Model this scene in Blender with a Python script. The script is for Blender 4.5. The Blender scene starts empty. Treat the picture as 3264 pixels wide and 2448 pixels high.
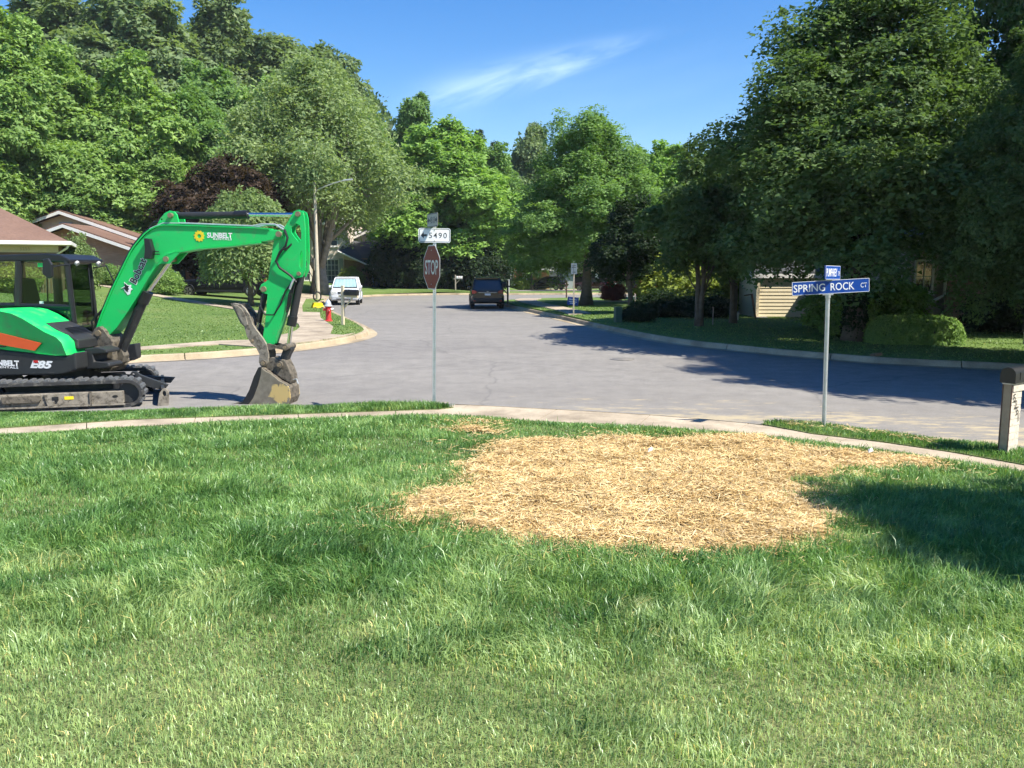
import bpy, bmesh, math, random
import numpy as np
from mathutils import Vector, Matrix
from mathutils.geometry import delaunay_2d_cdt, tessellate_polygon
R = math.radians
scene = bpy.context.scene
COL = scene.collection
random.seed(7)

# ------------------------------------------------------------------ camera, sky, sun, exposure
cam_d = bpy.data.cameras.new('camera')
cam = bpy.data.objects.new('camera', cam_d); COL.objects.link(cam)
cam.location = (0, 0, 2.35)
cam.rotation_euler = (R(90 - 7.72), 0, 0)
cam_d.sensor_width = 36; cam_d.lens = 29.36
cam_d.clip_start = 0.05; cam_d.clip_end = 3000
scene.camera = cam

SUN_EL, SUN_AZ = R(52), math.atan2(0.89, -0.455)      # azimuth clockwise from +Y
sun_dir = Vector((math.sin(SUN_AZ)*math.cos(SUN_EL), math.cos(SUN_AZ)*math.cos(SUN_EL), math.sin(SUN_EL)))
sun_d = bpy.data.lights.new('sun', 'SUN'); sun_d.energy = 5.0; sun_d.angle = R(0.53); sun_d.color = (1, 0.94, 0.82)
sun = bpy.data.objects.new('sun', sun_d); COL.objects.link(sun)
sun.rotation_euler = sun_dir.to_track_quat('Z', 'Y').to_euler()

world = bpy.data.worlds.new('World'); scene.world = world; world.use_nodes = True
def build_world():
    nt = world.node_tree; N = nt.nodes; L = nt.links; N.clear()
    out = N.new('ShaderNodeOutputWorld'); bg = N.new('ShaderNodeBackground'); bg.inputs[1].default_value = 0.118
    sky = N.new('ShaderNodeTexSky'); sky.sky_type = 'NISHITA'; sky.sun_disc = False
    sky.sun_elevation = SUN_EL; sky.sun_rotation = SUN_AZ
    sky.air_density = 1.15; sky.dust_density = 0.25; sky.ozone_density = 2.6; sky.altitude = 90
    hs = N.new('ShaderNodeHueSaturation'); hs.inputs['Saturation'].default_value = 1.42; hs.inputs['Value'].default_value = 0.84
    hs.inputs['Hue'].default_value = 0.511
    L.new(sky.outputs[0], hs.inputs['Color'])
    # thin cirrus: noise stretched along the wind, on a plane high above
    tc = N.new('ShaderNodeTexCoord'); sep = N.new('ShaderNodeSeparateXYZ'); L.new(tc.outputs['Generated'], sep.inputs[0])
    def M(op, a, b=None, c=None):
        n = N.new('ShaderNodeMath'); n.operation = op
        for i, v in enumerate((a, b, c)):
            if v is None: continue
            if hasattr(v, 'is_linked'): L.new(v, n.inputs[i])
            else: n.inputs[i].default_value = v
        return n.outputs[0]
    ymax = M('MAXIMUM', sep.outputs[1], 0.05)
    gx = M('DIVIDE', sep.outputs[0], ymax); gz = M('DIVIDE', sep.outputs[2], ymax)
    # along / across the streak
    ca, sa = math.cos(R(15.5)), math.sin(R(15.5))
    al = M('ADD', M('MULTIPLY', M('SUBTRACT', gx, 0.03), ca), M('MULTIPLY', M('SUBTRACT', gz, 0.232), sa))
    ac = M('SUBTRACT', M('MULTIPLY', M('SUBTRACT', gz, 0.232), ca), M('MULTIPLY', M('SUBTRACT', gx, 0.03), sa))
    comb = N.new('ShaderNodeCombineXYZ'); L.new(M('MULTIPLY', al, 5.0), comb.inputs[0]); L.new(M('MULTIPLY', ac, 26.0), comb.inputs[1])
    no = N.new('ShaderNodeTexNoise'); no.inputs['Scale'].default_value = 1.6; no.inputs['Detail'].default_value = 7; no.inputs['Roughness'].default_value = 0.58; no.inputs['Distortion'].default_value = 0.6
    L.new(comb.outputs[0], no.inputs['Vector'])
    # main wisp profile: tapers towards the upper right
    wid = M('MULTIPLY_ADD', al, -0.055, 0.014)
    wid = M('MAXIMUM', wid, 0.004)
    acw = M('ADD', ac, M('MULTIPLY', M('SUBTRACT', no.outputs[0], 0.5), 0.03))
    g = M('DIVIDE', acw, wid); g = M('POWER', 2.718, M('MULTIPLY', M('MULTIPLY', g, g), -1.0))
    g2 = M('DIVIDE', M('ADD', al, 0.01), 0.125); g2 = M('POWER', 2.718, M('MULTIPLY', M('POWER', M('ABSOLUTE', g2), 4.0), -1.0))
    mask = M('MULTIPLY', M('MULTIPLY', g, g2), M('MULTIPLY_ADD', no.outputs[0], 2.6, -0.85))
    no2 = N.new('ShaderNodeTexNoise'); no2.inputs['Scale'].default_value = 0.35; no2.inputs['Detail'].default_value = 6
    L.new(comb.outputs[0], no2.inputs['Vector'])
    faint = M('MULTIPLY', M('MAXIMUM', M('SUBTRACT', no2.outputs[0], 0.55), 0.0), 0.22)
    cl = N.new('ShaderNodeClamp'); L.new(M('ADD', M('MULTIPLY', mask, 0.42), faint), cl.inputs[0])
    mix = N.new('ShaderNodeMixRGB'); L.new(cl.outputs[0], mix.inputs[0]); L.new(hs.outputs[0], mix.inputs[1]); mix.inputs[2].default_value = (6.6, 8.0, 9.8, 1)
    L.new(mix.outputs[0], bg.inputs[0]); L.new(bg.outputs[0], out.inputs[0])
build_world()
scene.view_settings.view_transform = 'Standard'; scene.view_settings.look = 'None'
scene.view_settings.exposure = 0.95; scene.view_settings.gamma = 1
scene.render.engine = 'CYCLES'
cy = scene.cycles
cy.max_bounces = 5; cy.diffuse_bounces = 2; cy.glossy_bounces = 2; cy.transmission_bounces = 3; cy.transparent_max_bounces = 8
cy.use_adaptive_sampling = True; cy.adaptive_threshold = 0.03; cy.caustics_reflective = False; cy.caustics_refractive = False
cy.use_denoising = True

# ------------------------------------------------------------------ ground heights
def ss(a, b, t):
    t = np.clip((np.asarray(t, float) - a)/(b - a), 0, 1); return t*t*(3 - 2*t)
def zroad(y): return 0.25*ss(16, 30, y)
YS_X = [-30, -14, -9, -7.05, -5.45, -3.55, -1.85, -1.0, 0.66, 1.97, 2.93, 3.68, 4.6, 5.2, 5.71, 6.6, 7.6, 9, 12]
YS_Y = [1.9, 8.5, 10.2, 11.06, 11.72, 12.16, 12.52, 12.6, 12.08, 11.63, 11.18, 10.68, 9.92, 9.33, 8.67, 7.1, 5.1, 1.9, -4]
def ylawn(x): return np.interp(x, YS_X, YS_Y)          # house-side edge of the near sidewalk
def zfront(x, y):
    d = np.clip(ylawn(x) - np.asarray(y, float), 0, 40)
    return 0.150 + 0.07*ss(0, 1.2, d) + 0.050*d + 0.018*np.sin(np.asarray(x)*1.1 + 1)*np.cos(np.asarray(y)*0.9)*ss(0, 1.5, d)
def zleft(x, y):
    x = np.asarray(x, float); y = np.asarray(y, float)
    rise = np.clip(-x - 12, 0, 40)*0.075*ss(22, 42, y)
    rise = np.minimum(rise, 1.9)
    far = 0.36*ss(60, 78, y)*ss(-1, -7, x) - 0.6*ss(78, 105, y)*ss(-12, -2, x)
    hill = np.clip(y - 88, 0, 80)*0.28*ss(2, -14, x) + np.clip(y - 122, 0, 80)*0.12
    return zroad(y) + 0.15 + rise + far + hill
def zright(x, y):
    return zroad(y) + 0.15 + 0.06*ss(24, 34, y)

# ------------------------------------------------------------------ materials
MATS = {}
def newmat(name):
    m = bpy.data.materials.new(name); m.use_nodes = True; MATS[name] = m
    return m, m.node_tree, m.node_tree.nodes['Principled BSDF']
def setp(b, rough=0.5, metal=0.0, spec=0.5, coat=0.0):
    b.inputs['Roughness'].default_value = rough; b.inputs['Metallic'].default_value = metal
    b.inputs['Specular IOR Level'].default_value = spec
    if coat: b.inputs['Coat Weight'].default_value = coat; b.inputs['Coat Roughness'].default_value = 0.06
def coords(nt, kind='Object'):
    tc = nt.nodes.new('ShaderNodeTexCoord'); return tc.outputs[kind]
def wpos(nt):
    g = nt.nodes.new('ShaderNodeNewGeometry'); return g.outputs['Position']
def noise(nt, vec, scale, detail=4, rough=0.55, dist=0.0):
    n = nt.nodes.new('ShaderNodeTexNoise'); n.inputs['Scale'].default_value = scale; n.inputs['Detail'].default_value = detail
    n.inputs['Roughness'].default_value = rough; n.inputs['Distortion'].default_value = dist
    if vec is not None: nt.links.new(vec, n.inputs['Vector'])
    return n.outputs[0]
def ramp(nt, fac, stops):
    r = nt.nodes.new('ShaderNodeValToRGB'); nt.links.new(fac, r.inputs[0])
    e = r.color_ramp.elements
    while len(e) < len(stops): e.new(0.5)
    for k, (p, c) in zip(e, stops): k.position = p; k.color = (*c, 1) if len(c) == 3 else c
    return r.outputs[0]
def mixc(nt, fac, a, b, mode='MIX'):
    m = nt.nodes.new('ShaderNodeMixRGB'); m.blend_type = mode
    for i, v in enumerate((fac, a, b)):
        if hasattr(v, 'is_linked'): nt.links.new(v, m.inputs[i])
        elif i == 0: m.inputs[0].default_value = v
        else: m.inputs[i].default_value = (*v, 1)
    return m.outputs[0]
def math_(nt, op, a, b=None):
    n = nt.nodes.new('ShaderNodeMath'); n.operation = op
    for i, v in enumerate((a, b)):
        if v is None: continue
        if hasattr(v, 'is_linked'): nt.links.new(v, n.inputs[i])
        else: n.inputs[i].default_value = v
    return n.outputs[0]
def mapped(nt, vec, scale=(1, 1, 1), rot=(0, 0, 0)):
    m = nt.nodes.new('ShaderNodeMapping'); nt.links.new(vec, m.inputs[0]); m.inputs['Scale'].default_value = scale; m.inputs['Rotation'].default_value = rot
    return m.outputs[0]
def bump(nt, b, h, strength=0.3, dist=0.02):
    n = nt.nodes.new('ShaderNodeBump'); n.inputs['Strength'].default_value = strength; n.inputs['Distance'].default_value = dist
    nt.links.new(h, n.inputs['Height']); nt.links.new(n.outputs[0], b.inputs['Normal'])
def plain(name, col, rough=0.5, metal=0.0, spec=0.5, coat=0.0, vary=0.12, scale=6.0, dirt=None, dirt_amt=0.0, bmp=0.0):
    m, nt, b = newmat(name); setp(b, rough, metal, spec, coat)
    v = coords(nt); n = noise(nt, v, scale, 5)
    c = ramp(nt, n, [(0.25, tuple(x*(1 - vary) for x in col)), (0.75, tuple(min(1, x*(1 + vary)) for x in col))])
    if dirt:
        n2 = noise(nt, v, scale*1.7, 8, 0.65, 0.4)
        f = ramp(nt, n2, [(0.62 - 0.35*dirt_amt, (0, 0, 0)), (0.72 - 0.2*dirt_amt, (1, 1, 1))])
        c = mixc(nt, f, c, dirt)
        nt.links.new(ramp(nt, n2, [(0.3, (rough,)*3), (0.7, (min(1, rough + 0.3),)*3)]), b.inputs['Roughness'])
    if bmp: bump(nt, b, noise(nt, v, scale*12, 4), bmp, 0.01)
    nt.links.new(c, b.inputs['Base Color'])
    return m
def build_mats():
    plain('green_paint', (0.004, 0.53, 0.115), 0.42, coat=0.15, vary=0.05, scale=2, dirt=(0.07, 0.40, 0.12), dirt_amt=0.22)
    plain('orange_decal', (0.62, 0.09, 0.02), 0.4, vary=0.05)
    plain('black_paint', (0.022, 0.024, 0.026), 0.4, vary=0.2, scale=3, dirt=(0.07, 0.066, 0.058), dirt_amt=0.12)
    plain('cab_black', (0.014, 0.015, 0.017), 0.38, vary=0.2)
    plain('seat_dark', (0.02, 0.02, 0.022), 0.8)
    plain('rubber', (0.03, 0.031, 0.033), 0.75, vary=0.3, scale=5, dirt=(0.13, 0.125, 0.11), dirt_amt=0.25)
    plain('lug_rubber', (0.10, 0.105, 0.11), 0.6, vary=0.3, scale=8)
    plain('muddy_steel', (0.23, 0.205, 0.165), 0.8, vary=0.3, scale=7, dirt=(0.075, 0.065, 0.05), dirt_amt=0.4, bmp=0.2)
    plain('dusty_steel', (0.15, 0.13, 0.10), 0.6, metal=0.2, vary=0.3, scale=9, dirt=(0.05, 0.042, 0.034), dirt_amt=0.4, bmp=0.15)
    plain('chrome', (0.75, 0.75, 0.76), 0.12, metal=1.0, vary=0.02)
    plain('pin_steel', (0.30, 0.23, 0.15), 0.5, metal=0.5, vary=0.2, scale=15)
    plain('white_print', (0.82, 0.82, 0.82), 0.5, vary=0.03)
    plain('yellow_print', (0.80, 0.62, 0.02), 0.5, vary=0.05)
    plain('black_print', (0.012, 0.012, 0.013), 0.5, vary=0.1)
    plain('red_print', (0.55, 0.02, 0.02), 0.5, vary=0.1)
    plain('sign_white', (0.80, 0.82, 0.84), 0.45, vary=0.03)
    plain('sign_shaded', (0.46, 0.42, 0.37), 0.5, vary=0.08)  # tan plate colour with the upper plate's shade put into it
    plain('sign_dark', (0.045, 0.05, 0.065), 0.5)
    plain('stop_red', (0.22, 0.010, 0.014), 0.45, vary=0.05)
    plain('stop_letter', (0.72, 0.70, 0.68), 0.5, vary=0.05)
    plain('sign_blue', (0.006, 0.062, 0.34), 0.38, vary=0.08, scale=3)
    plain('sign_back', (0.42, 0.43, 0.44), 0.45, metal=0.6)
    plain('galvanised', (0.50, 0.53, 0.54), 0.42, metal=0.55, vary=0.15, scale=9)
    plain('lamp_pole', (0.50, 0.44, 0.33), 0.7, vary=0.15, scale=3)
    plain('lamp_arm', (0.6, 0.62, 0.62), 0.35, metal=0.6)
    plain('hydrant_red', (0.50, 0.03, 0.028), 0.42, vary=0.15, scale=9, dirt=(0.33, 0.09, 0.07), dirt_amt=0.08)
    plain('hydrant_silver', (0.66, 0.67, 0.68), 0.4, metal=0.5)
    plain('post_wood', (0.62, 0.53, 0.38), 0.8, vary=0.15, scale=12)
    plain('weathered_post', (0.36, 0.32, 0.26), 0.85, vary=0.2, scale=10)
    plain('mailbox_black', (0.012, 0.013, 0.014), 0.45)
    plain('mailbox_white', (0.72, 0.72, 0.70), 0.5)
    plain('mailbox_tan', (0.34, 0.27, 0.185), 0.75, vary=0.15, scale=14)
    plain('clapboard_white', (0.60, 0.545, 0.46), 0.7, vary=0.12, scale=9, dirt=(0.42, 0.36, 0.29), dirt_amt=0.25)
    plain('trim_brown', (0.11, 0.062, 0.045), 0.7)
    plain('pedestal_green', (0.055, 0.12, 0.085), 0.6)
    plain('recycle_blue', (0.01, 0.07, 0.22), 0.5)
    plain('hose_black', (0.01, 0.01, 0.011), 0.5)
    plain('cart_yellow', (0.72, 0.52, 0.01), 0.45)
    plain('yard_sign_blue', (0.05, 0.09, 0.36), 0.5)
    plain('white_trim', (0.75, 0.74, 0.70), 0.55, vary=0.05)
    plain('cream_siding', (0.72, 0.62, 0.42), 0.6, vary=0.07, scale=4)
    plain('cream_board', (0.60, 0.51, 0.35), 0.6, vary=0.07, scale=4)
    plain('tan_siding', (0.36, 0.31, 0.25), 0.65, vary=0.08)
    plain('grey_siding', (0.34, 0.37, 0.38), 0.65, vary=0.08)
    plain('white_siding', (0.72, 0.74, 0.76), 0.6, vary=0.05)
    plain('vent_grey', (0.36, 0.39, 0.45), 0.6)
    plain('door_grey', (0.09, 0.105, 0.115), 0.5)
    plain('door_white', (0.76, 0.76, 0.74), 0.5, vary=0.04)
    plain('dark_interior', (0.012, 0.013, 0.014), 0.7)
    plain('bark', (0.115, 0.09, 0.066), 0.9, vary=0.4, scale=5, bmp=0.5)
    plain('pale_bark', (0.24, 0.215, 0.175), 0.9, vary=0.3, scale=5, bmp=0.4)
    plain('car_white', (0.72, 0.74, 0.77), 0.25, coat=0.6, vary=0.02)
    plain('car_black', (0.006, 0.006, 0.009), 0.16, coat=0.5, vary=0.05)
    plain('truck_black', (0.006, 0.006, 0.007), 0.45, spec=0.25)
    plain('car_maroon', (0.035, 0.012, 0.014), 0.25, coat=0.7, vary=0.05)
    plain('car_silver_trim', (0.40, 0.43, 0.47), 0.35, vary=0.04)
    plain('car_plastic', (0.012, 0.012, 0.013), 0.5)
    plain('tyre', (0.016, 0.016, 0.017), 0.8)
    plain('rim', (0.45, 0.46, 0.47), 0.3, metal=0.8)
    plain('tail_red', (0.26, 0.010, 0.014), 0.18, coat=0.5)
    plain('sunshade', (0.26, 0.40, 0.41), 0.4, vary=0.18, scale=3)
    plain('headlight', (0.55, 0.57, 0.58), 0.12, coat=1.0, vary=0.3, scale=14)
    plain('pale_stone', (0.40, 0.38, 0.34), 0.85, vary=0.2)
    plain('paper', (0.75, 0.75, 0.72), 0.8)
    plain('deck_wood', (0.20, 0.115, 0.06), 0.8)
    plain('weathered_iron', (0.22, 0.205, 0.185), 0.7, metal=0.3, vary=0.25, scale=10)
    plain('tinted_lens', (0.5, 0.5, 0.48), 0.15)
    # glass
    m, nt, b = newmat('cab_glass'); setp(b, 0.03, spec=0.5); b.inputs['Base Color'].default_value = (0.82, 0.9, 0.86, 1)
    b.inputs['Transmission Weight'].default_value = 1; b.inputs['IOR'].default_value = 1.04
    gl = nt.nodes.new('ShaderNodeBsdfGlossy'); gl.inputs['Roughness'].default_value = 0.02
    tr = nt.nodes.new('ShaderNodeBsdfTransparent'); tr.inputs[0].default_value = (0.78, 0.86, 0.80, 1)
    mx = nt.nodes.new('ShaderNodeMixShader'); fr = nt.nodes.new('ShaderNodeFresnel'); fr.inputs[0].default_value = 1.45
    nt.links.new(math_(nt, 'MULTIPLY', fr.outputs[0], 0.8), mx.inputs[0]); nt.links.new(tr.outputs[0], mx.inputs[1]); nt.links.new(gl.outputs[0], mx.inputs[2])
    nt.links.new(mx.outputs[0], nt.nodes['Material Output'].inputs[0])
    m, nt, b = newmat('dark_glass'); setp(b, 0.04, spec=0.6, coat=0.5); b.inputs['Base Color'].default_value = (0.012, 0.015, 0.017, 1)
    m, nt, b = newmat('pane_glass'); setp(b, 0.06, spec=0.6); b.inputs['Base Color'].default_value = (0.10, 0.12, 0.14, 1)
    # asphalt
    m, nt, b = newmat('asphalt'); setp(b, 0.86, spec=0.3); p = wpos(nt)
    fine = noise(nt, p, 38, 4, 0.75); mid = noise(nt, p, 2.2, 6, 0.6); big = noise(nt, mapped(nt, p, (0.12, 0.35, 1)), 1, 4)
    c = ramp(nt, fine, [(0.3, (0.170, 0.160, 0.148)), (0.7, (0.285, 0.270, 0.250))])
    c = mixc(nt, 1.0, c, ramp(nt, mid, [(0.25, (0.80, 0.80, 0.81)), (0.75, (1.12, 1.12, 1.12))]), 'MULTIPLY')
    c = mixc(nt, 1.0, c, ramp(nt, noise(nt, p, 9, 5, 0.7), [(0.3, (0.92,)*3), (0.7, (1.06,)*3)]), 'MULTIPLY')
    c = mixc(nt, 1.0, c, ramp(nt, big, [(0.3, (0.9, 0.9, 0.91)), (0.7, (1.08, 1.08, 1.07))]), 'MULTIPLY')
    # dark short scuffs
    sc = noise(nt, mapped(nt, p, (0.5, 2.6, 1)), 1.3, 5, 0.6)
    c = mixc(nt, ramp(nt, sc, [(0.66, (0, 0, 0)), (0.74, (0.55, 0.55, 0.55))]), c, (0.11, 0.108, 0.105))
    # thin cracks
    vo = nt.nodes.new('ShaderNodeTexVoronoi'); vo.feature = 'DISTANCE_TO_EDGE'; vo.inputs['Scale'].default_value = 0.22
    wv = nt.nodes.new('ShaderNodeMixRGB'); wv.inputs[0].default_value = 0.35; nt.links.new(p, wv.inputs[1])
    nn = nt.nodes.new('ShaderNodeTexNoise'); nn.inputs['Scale'].default_value = 1.1; nn.inputs['Detail'].default_value = 5; nt.links.new(p, nn.inputs['Vector']); nt.links.new(nn.outputs[1], wv.inputs[2])
    nt.links.new(wv.outputs[0], vo.inputs['Vector'])
    c = mixc(nt, ramp(nt, vo.outputs[0], [(0.0, (0.35, 0.35, 0.35)), (0.005, (0, 0, 0))]), c, (0.07, 0.07, 0.072))
    # tan straw dust near the near kerb
    sep = nt.nodes.new('ShaderNodeSeparateXYZ'); nt.links.new(p, sep.inputs[0])
    dln = math_(nt, 'SUBTRACT', math_(nt, 'ADD', sep.outputs[1], math_(nt, 'MULTIPLY', sep.outputs[0], 0.42)), 13.7)
    near = math_(nt, 'MULTIPLY', math_(nt, 'MAXIMUM', math_(nt, 'SUBTRACT', 1.0, math_(nt, 'MULTIPLY', dln, 0.19)), 0.0), 1.0)
    rightness = math_(nt, 'MULTIPLY', math_(nt, 'ADD', sep.outputs[0], 4.0), 0.13)
    cl = nt.nodes.new('ShaderNodeClamp'); nt.links.new(rightness, cl.inputs[0])
    du = noise(nt, mapped(nt, p, (0.8, 2.4, 1), (0, 0, R(22))), 2.4, 8, 0.68)
    du2 = noise(nt, mapped(nt, p, (0.3, 0.9, 1), (0, 0, R(22))), 1.5, 3, 0.5)
    amt = math_(nt, 'MULTIPLY', math_(nt, 'MULTIPLY', math_(nt, 'MINIMUM', near, 1.0), cl.outputs[0]), math_(nt, 'MULTIPLY', du2, 2.0))
    thr = math_(nt, 'SUBTRACT', du, math_(nt, 'SUBTRACT', 0.73, math_(nt, 'MULTIPLY', amt, 0.36)))
    f = math_(nt, 'MULTIPLY', math_(nt, 'MAXIMUM', thr, 0.0), 7.0); c2 = nt.nodes.new('ShaderNodeClamp'); nt.links.new(f, c2.inputs[0])
    c = mixc(nt, math_(nt, 'MULTIPLY', c2.outputs[0], 0.8), c, (0.52, 0.42, 0.24))
    haze = math_(nt, 'MULTIPLY', amt, 0.35); c = mixc(nt, haze, c, (0.27, 0.245, 0.205))
    nt.links.new(c, b.inputs['Base Color']); bump(nt, b, fine, 0.35, 0.006)
    # concrete
    for nm, col in (('concrete', (0.46, 0.385, 0.285)), ('kerb_concrete', (0.42, 0.345, 0.235)), ('path_concrete', (0.43, 0.36, 0.27))):
        m, nt, b = newmat(nm); setp(b, 0.85, spec=0.3); p = wpos(nt)
        n1 = noise(nt, p, 1.4, 6, 0.62); n2 = noise(nt, p, 40, 3)
        c = ramp(nt, n1, [(0.28, tuple(x*0.60 for x in col)), (0.5, tuple(x*0.92 for x in col)), (0.75, tuple(min(x*1.14, 1) for x in col))])
        n4 = noise(nt, p, 0.35, 5, 0.6); c = mixc(nt, 1.0, c, ramp(nt, n4, [(0.3, (0.74, 0.72, 0.70)), (0.6, (1.05, 1.05, 1.05))]), 'MULTIPLY')
        c = mixc(nt, 1.0, c, ramp(nt, n2, [(0.3, (0.86,)*3), (0.7, (1.1,)*3)]), 'MULTIPLY')
        nt.links.new(c, b.inputs['Base Color']); bump(nt, b, n2, 0.25, 0.004)
    # soil + short turf under the blades
    def turf(name, a, bcol, cc, patch=0.35):
        m, nt, b = newmat(name); setp(b, 0.95, spec=0.15); p = wpos(nt)
        n1 = noise(nt, p, patch, 5, 0.55); n2 = noise(nt, p, 14, 5, 0.7); n3 = noise(nt, mapped(nt, p, (3, 9, 3)), 6, 4, 0.7)
        c = ramp(nt, n1, [(0.3, a), (0.5, bcol), (0.72, cc)])
        c = mixc(nt, 1.0, c, ramp(nt, n2, [(0.25, (0.55,)*3), (0.5, (1.0,)*3), (0.78, (1.35,)*3)]), 'MULTIPLY')
        c = mixc(nt, 1.0, c, ramp(nt, n3, [(0.3, (0.72,)*3), (0.7, (1.22,)*3)]), 'MULTIPLY')
        nt.links.new(c, b.inputs['Base Color']); bump(nt, b, n2, 0.8, 0.05)
    turf('turf_soil', (0.11, 0.155, 0.055), (0.15, 0.19, 0.07), (0.20, 0.215, 0.09))
    turf('turf_mown', (0.10, 0.165, 0.045), (0.13, 0.20, 0.055), (0.175, 0.225, 0.075))
    turf('straw_soil', (0.30, 0.20, 0.085), (0.40, 0.275, 0.12), (0.46, 0.33, 0.155), 2.5)
    # grass blades
    def blades(name, dark, mid_, light, yel, tr=0.35):
        m, nt, b = newmat(name); N = nt.nodes; p = wpos(nt)
        n1 = noise(nt, p, 0.95, 6, 0.62, 0.8); n2 = noise(nt, p, 4.6, 5, 0.6)
        at = N.new('ShaderNodeAttribute'); at.attribute_name = 'v'
        c = ramp(nt, n1, [(0.36, dark), (0.53, mid_), (0.72, light)])
        sep = N.new('ShaderNodeSeparateXYZ'); nt.links.new(p, sep.inputs[0])
        if yel is not None:   # the shorter, paler turf close to the house
            yn = math_(nt, 'SUBTRACT', 4.6, sep.outputs[1]); yn = math_(nt, 'ADD', math_(nt, 'MULTIPLY', yn, 0.55), math_(nt, 'MULTIPLY', math_(nt, 'SUBTRACT', n1, 0.47), 4.2))
            yl = N.new('ShaderNodeClamp'); nt.links.new(yn, yl.inputs[0])
            c = mixc(nt, math_(nt, 'MULTIPLY', yl.outputs[0], 0.9), c, yel)
            th_ = noise(nt, p, 2.1, 6, 0.7, 0.5); c = mixc(nt, ramp(nt, th_, [(0.60, (0, 0, 0)), (0.76, (0.55, 0.55, 0.55))]), c, (0.47, 0.42, 0.22))
        c = mixc(nt, 1.0, c, ramp(nt, n2, [(0.3, (0.60, 0.68, 0.60)), (0.7, (1.35, 1.26, 1.25))]), 'MULTIPLY')
        c = mixc(nt, 1.0, c, ramp(nt, at.outputs['Fac'], [(0.0, (0.62, 0.66, 0.6)), (0.5, (1, 1, 1)), (0.92, (1.4, 1.25, 1.15)), (1.0, (2.6, 1.55, 1.6))]), 'MULTIPLY')
        d = N.new('ShaderNodeBsdfDiffuse'); t = N.new('ShaderNodeBsdfTranslucent'); g = N.new('ShaderNodeBsdfGlossy'); g.inputs['Roughness'].default_value = 0.38
        g.inputs['Color'].default_value = (0.75, 0.85, 0.8, 1)
        nt.links.new(c, d.inputs[0]); nt.links.new(mixc(nt, 1.0, c, (1.15, 1.2, 0.7), 'MULTIPLY'), t.inputs[0])
        a = N.new('ShaderNodeMixShader'); a.inputs[0].default_value = tr; nt.links.new(d.outputs[0], a.inputs[1]); nt.links.new(t.outputs[0], a.inputs[2])
        e = N.new('ShaderNodeMixShader'); e.inputs[0].default_value = 0.04; nt.links.new(a.outputs[0], e.inputs[1]); nt.links.new(g.outputs[0], e.inputs[2])
        nt.links.new(e.outputs[0], N['Material Output'].inputs[0])
    blades('grass_near', (0.085, 0.200, 0.055), (0.185, 0.345, 0.100), (0.32, 0.47, 0.185), (0.39, 0.525, 0.225))
    blades('grass_far', (0.13, 0.225, 0.055), (0.155, 0.255, 0.065), (0.185, 0.28, 0.08), None)
    # straw
    m, nt, b = newmat('straw'); setp(b, 0.55, spec=0.3); at = nt.nodes.new('ShaderNodeAttribute'); at.attribute_name = 'v'
    n1 = noise(nt, wpos(nt), 1.6, 5, 0.6)
    c = ramp(nt, at.outputs['Fac'], [(0.0, (0.40, 0.255, 0.095)), (0.3, (0.58, 0.40, 0.165)), (0.65, (0.72, 0.535, 0.255)), (1.0, (0.84, 0.69, 0.41))])
    c = mixc(nt, 1.0, c, ramp(nt, n1, [(0.3, (0.8, 0.76, 0.7)), (0.7, (1.12, 1.12, 1.12))]), 'MULTIPLY')
    nt.links.new(c, b.inputs['Base Color'])
    # leaves: object colour carries the tree's own leaf colour
    m, nt, b = newmat('leaf'); N = nt.nodes
    oi = N.new('ShaderNodeObjectInfo'); at = N.new('ShaderNodeAttribute'); at.attribute_name = 'v'
    c = mixc(nt, 1.0, oi.outputs['Color'], ramp(nt, at.outputs['Fac'], [(0.0, (0.62, 0.66, 0.6)), (0.5, (1, 1, 1)), (1.0, (1.45, 1.32, 1.2))]), 'MULTIPLY')
    d = N.new('ShaderNodeBsdfDiffuse'); t = N.new('ShaderNodeBsdfTranslucent'); g = N.new('ShaderNodeBsdfGlossy'); g.inputs['Roughness'].default_value = 0.5
    nt.links.new(c, d.inputs[0]); nt.links.new(mixc(nt, 1.0, c, (1.2, 1.25, 0.6), 'MULTIPLY'), t.inputs[0])
    a = N.new('ShaderNodeMixShader'); a.inputs[0].default_value = 0.42; nt.links.new(d.outputs[0], a.inputs[1]); nt.links.new(t.outputs[0], a.inputs[2])
    e = N.new('ShaderNodeMixShader'); e.inputs[0].default_value = 0.012; nt.links.new(a.outputs[0], e.inputs[1]); nt.links.new(g.outputs[0], e.inputs[2])
    nt.links.new(e.outputs[0], N['Material Output'].inputs[0])
    # brick + roofs (too far away to pick the pieces apart)
    def brick(name, c1, c2, mort, sx=1.0):
        m, nt, b = newmat(name); setp(b, 0.88, spec=0.2)
        p = wpos(nt); sep = nt.nodes.new('ShaderNodeSeparateXYZ'); nt.links.new(p, sep.inputs[0])
        cb = nt.nodes.new('ShaderNodeCombineXYZ'); nt.links.new(math_(nt, 'ADD', sep.outputs[0], sep.outputs[1]), cb.inputs[0]); nt.links.new(sep.outputs[2], cb.inputs[1])
        br = nt.nodes.new('ShaderNodeTexBrick'); nt.links.new(cb.outputs[0], br.inputs[0]); br.inputs['Scale'].default_value = 1
        br.inputs['Brick Width'].default_value = 0.21; br.inputs['Row Height'].default_value = 0.075; br.inputs['Mortar Size'].default_value = 0.006
        br.inputs['Color1'].default_value = (*c1, 1); br.inputs['Color2'].default_value = (*c2, 1); br.inputs['Mortar'].default_value = (*mort, 1)
        n = noise(nt, p, 1.2, 4); c = mixc(nt, 1.0, br.outputs[0], ramp(nt, n, [(0.3, (0.84,)*3), (0.7, (1.12,)*3)]), 'MULTIPLY')
        nt.links.new(c, b.inputs['Base Color']); bump(nt, b, br.outputs['Fac'], -0.4, 0.01)
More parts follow.
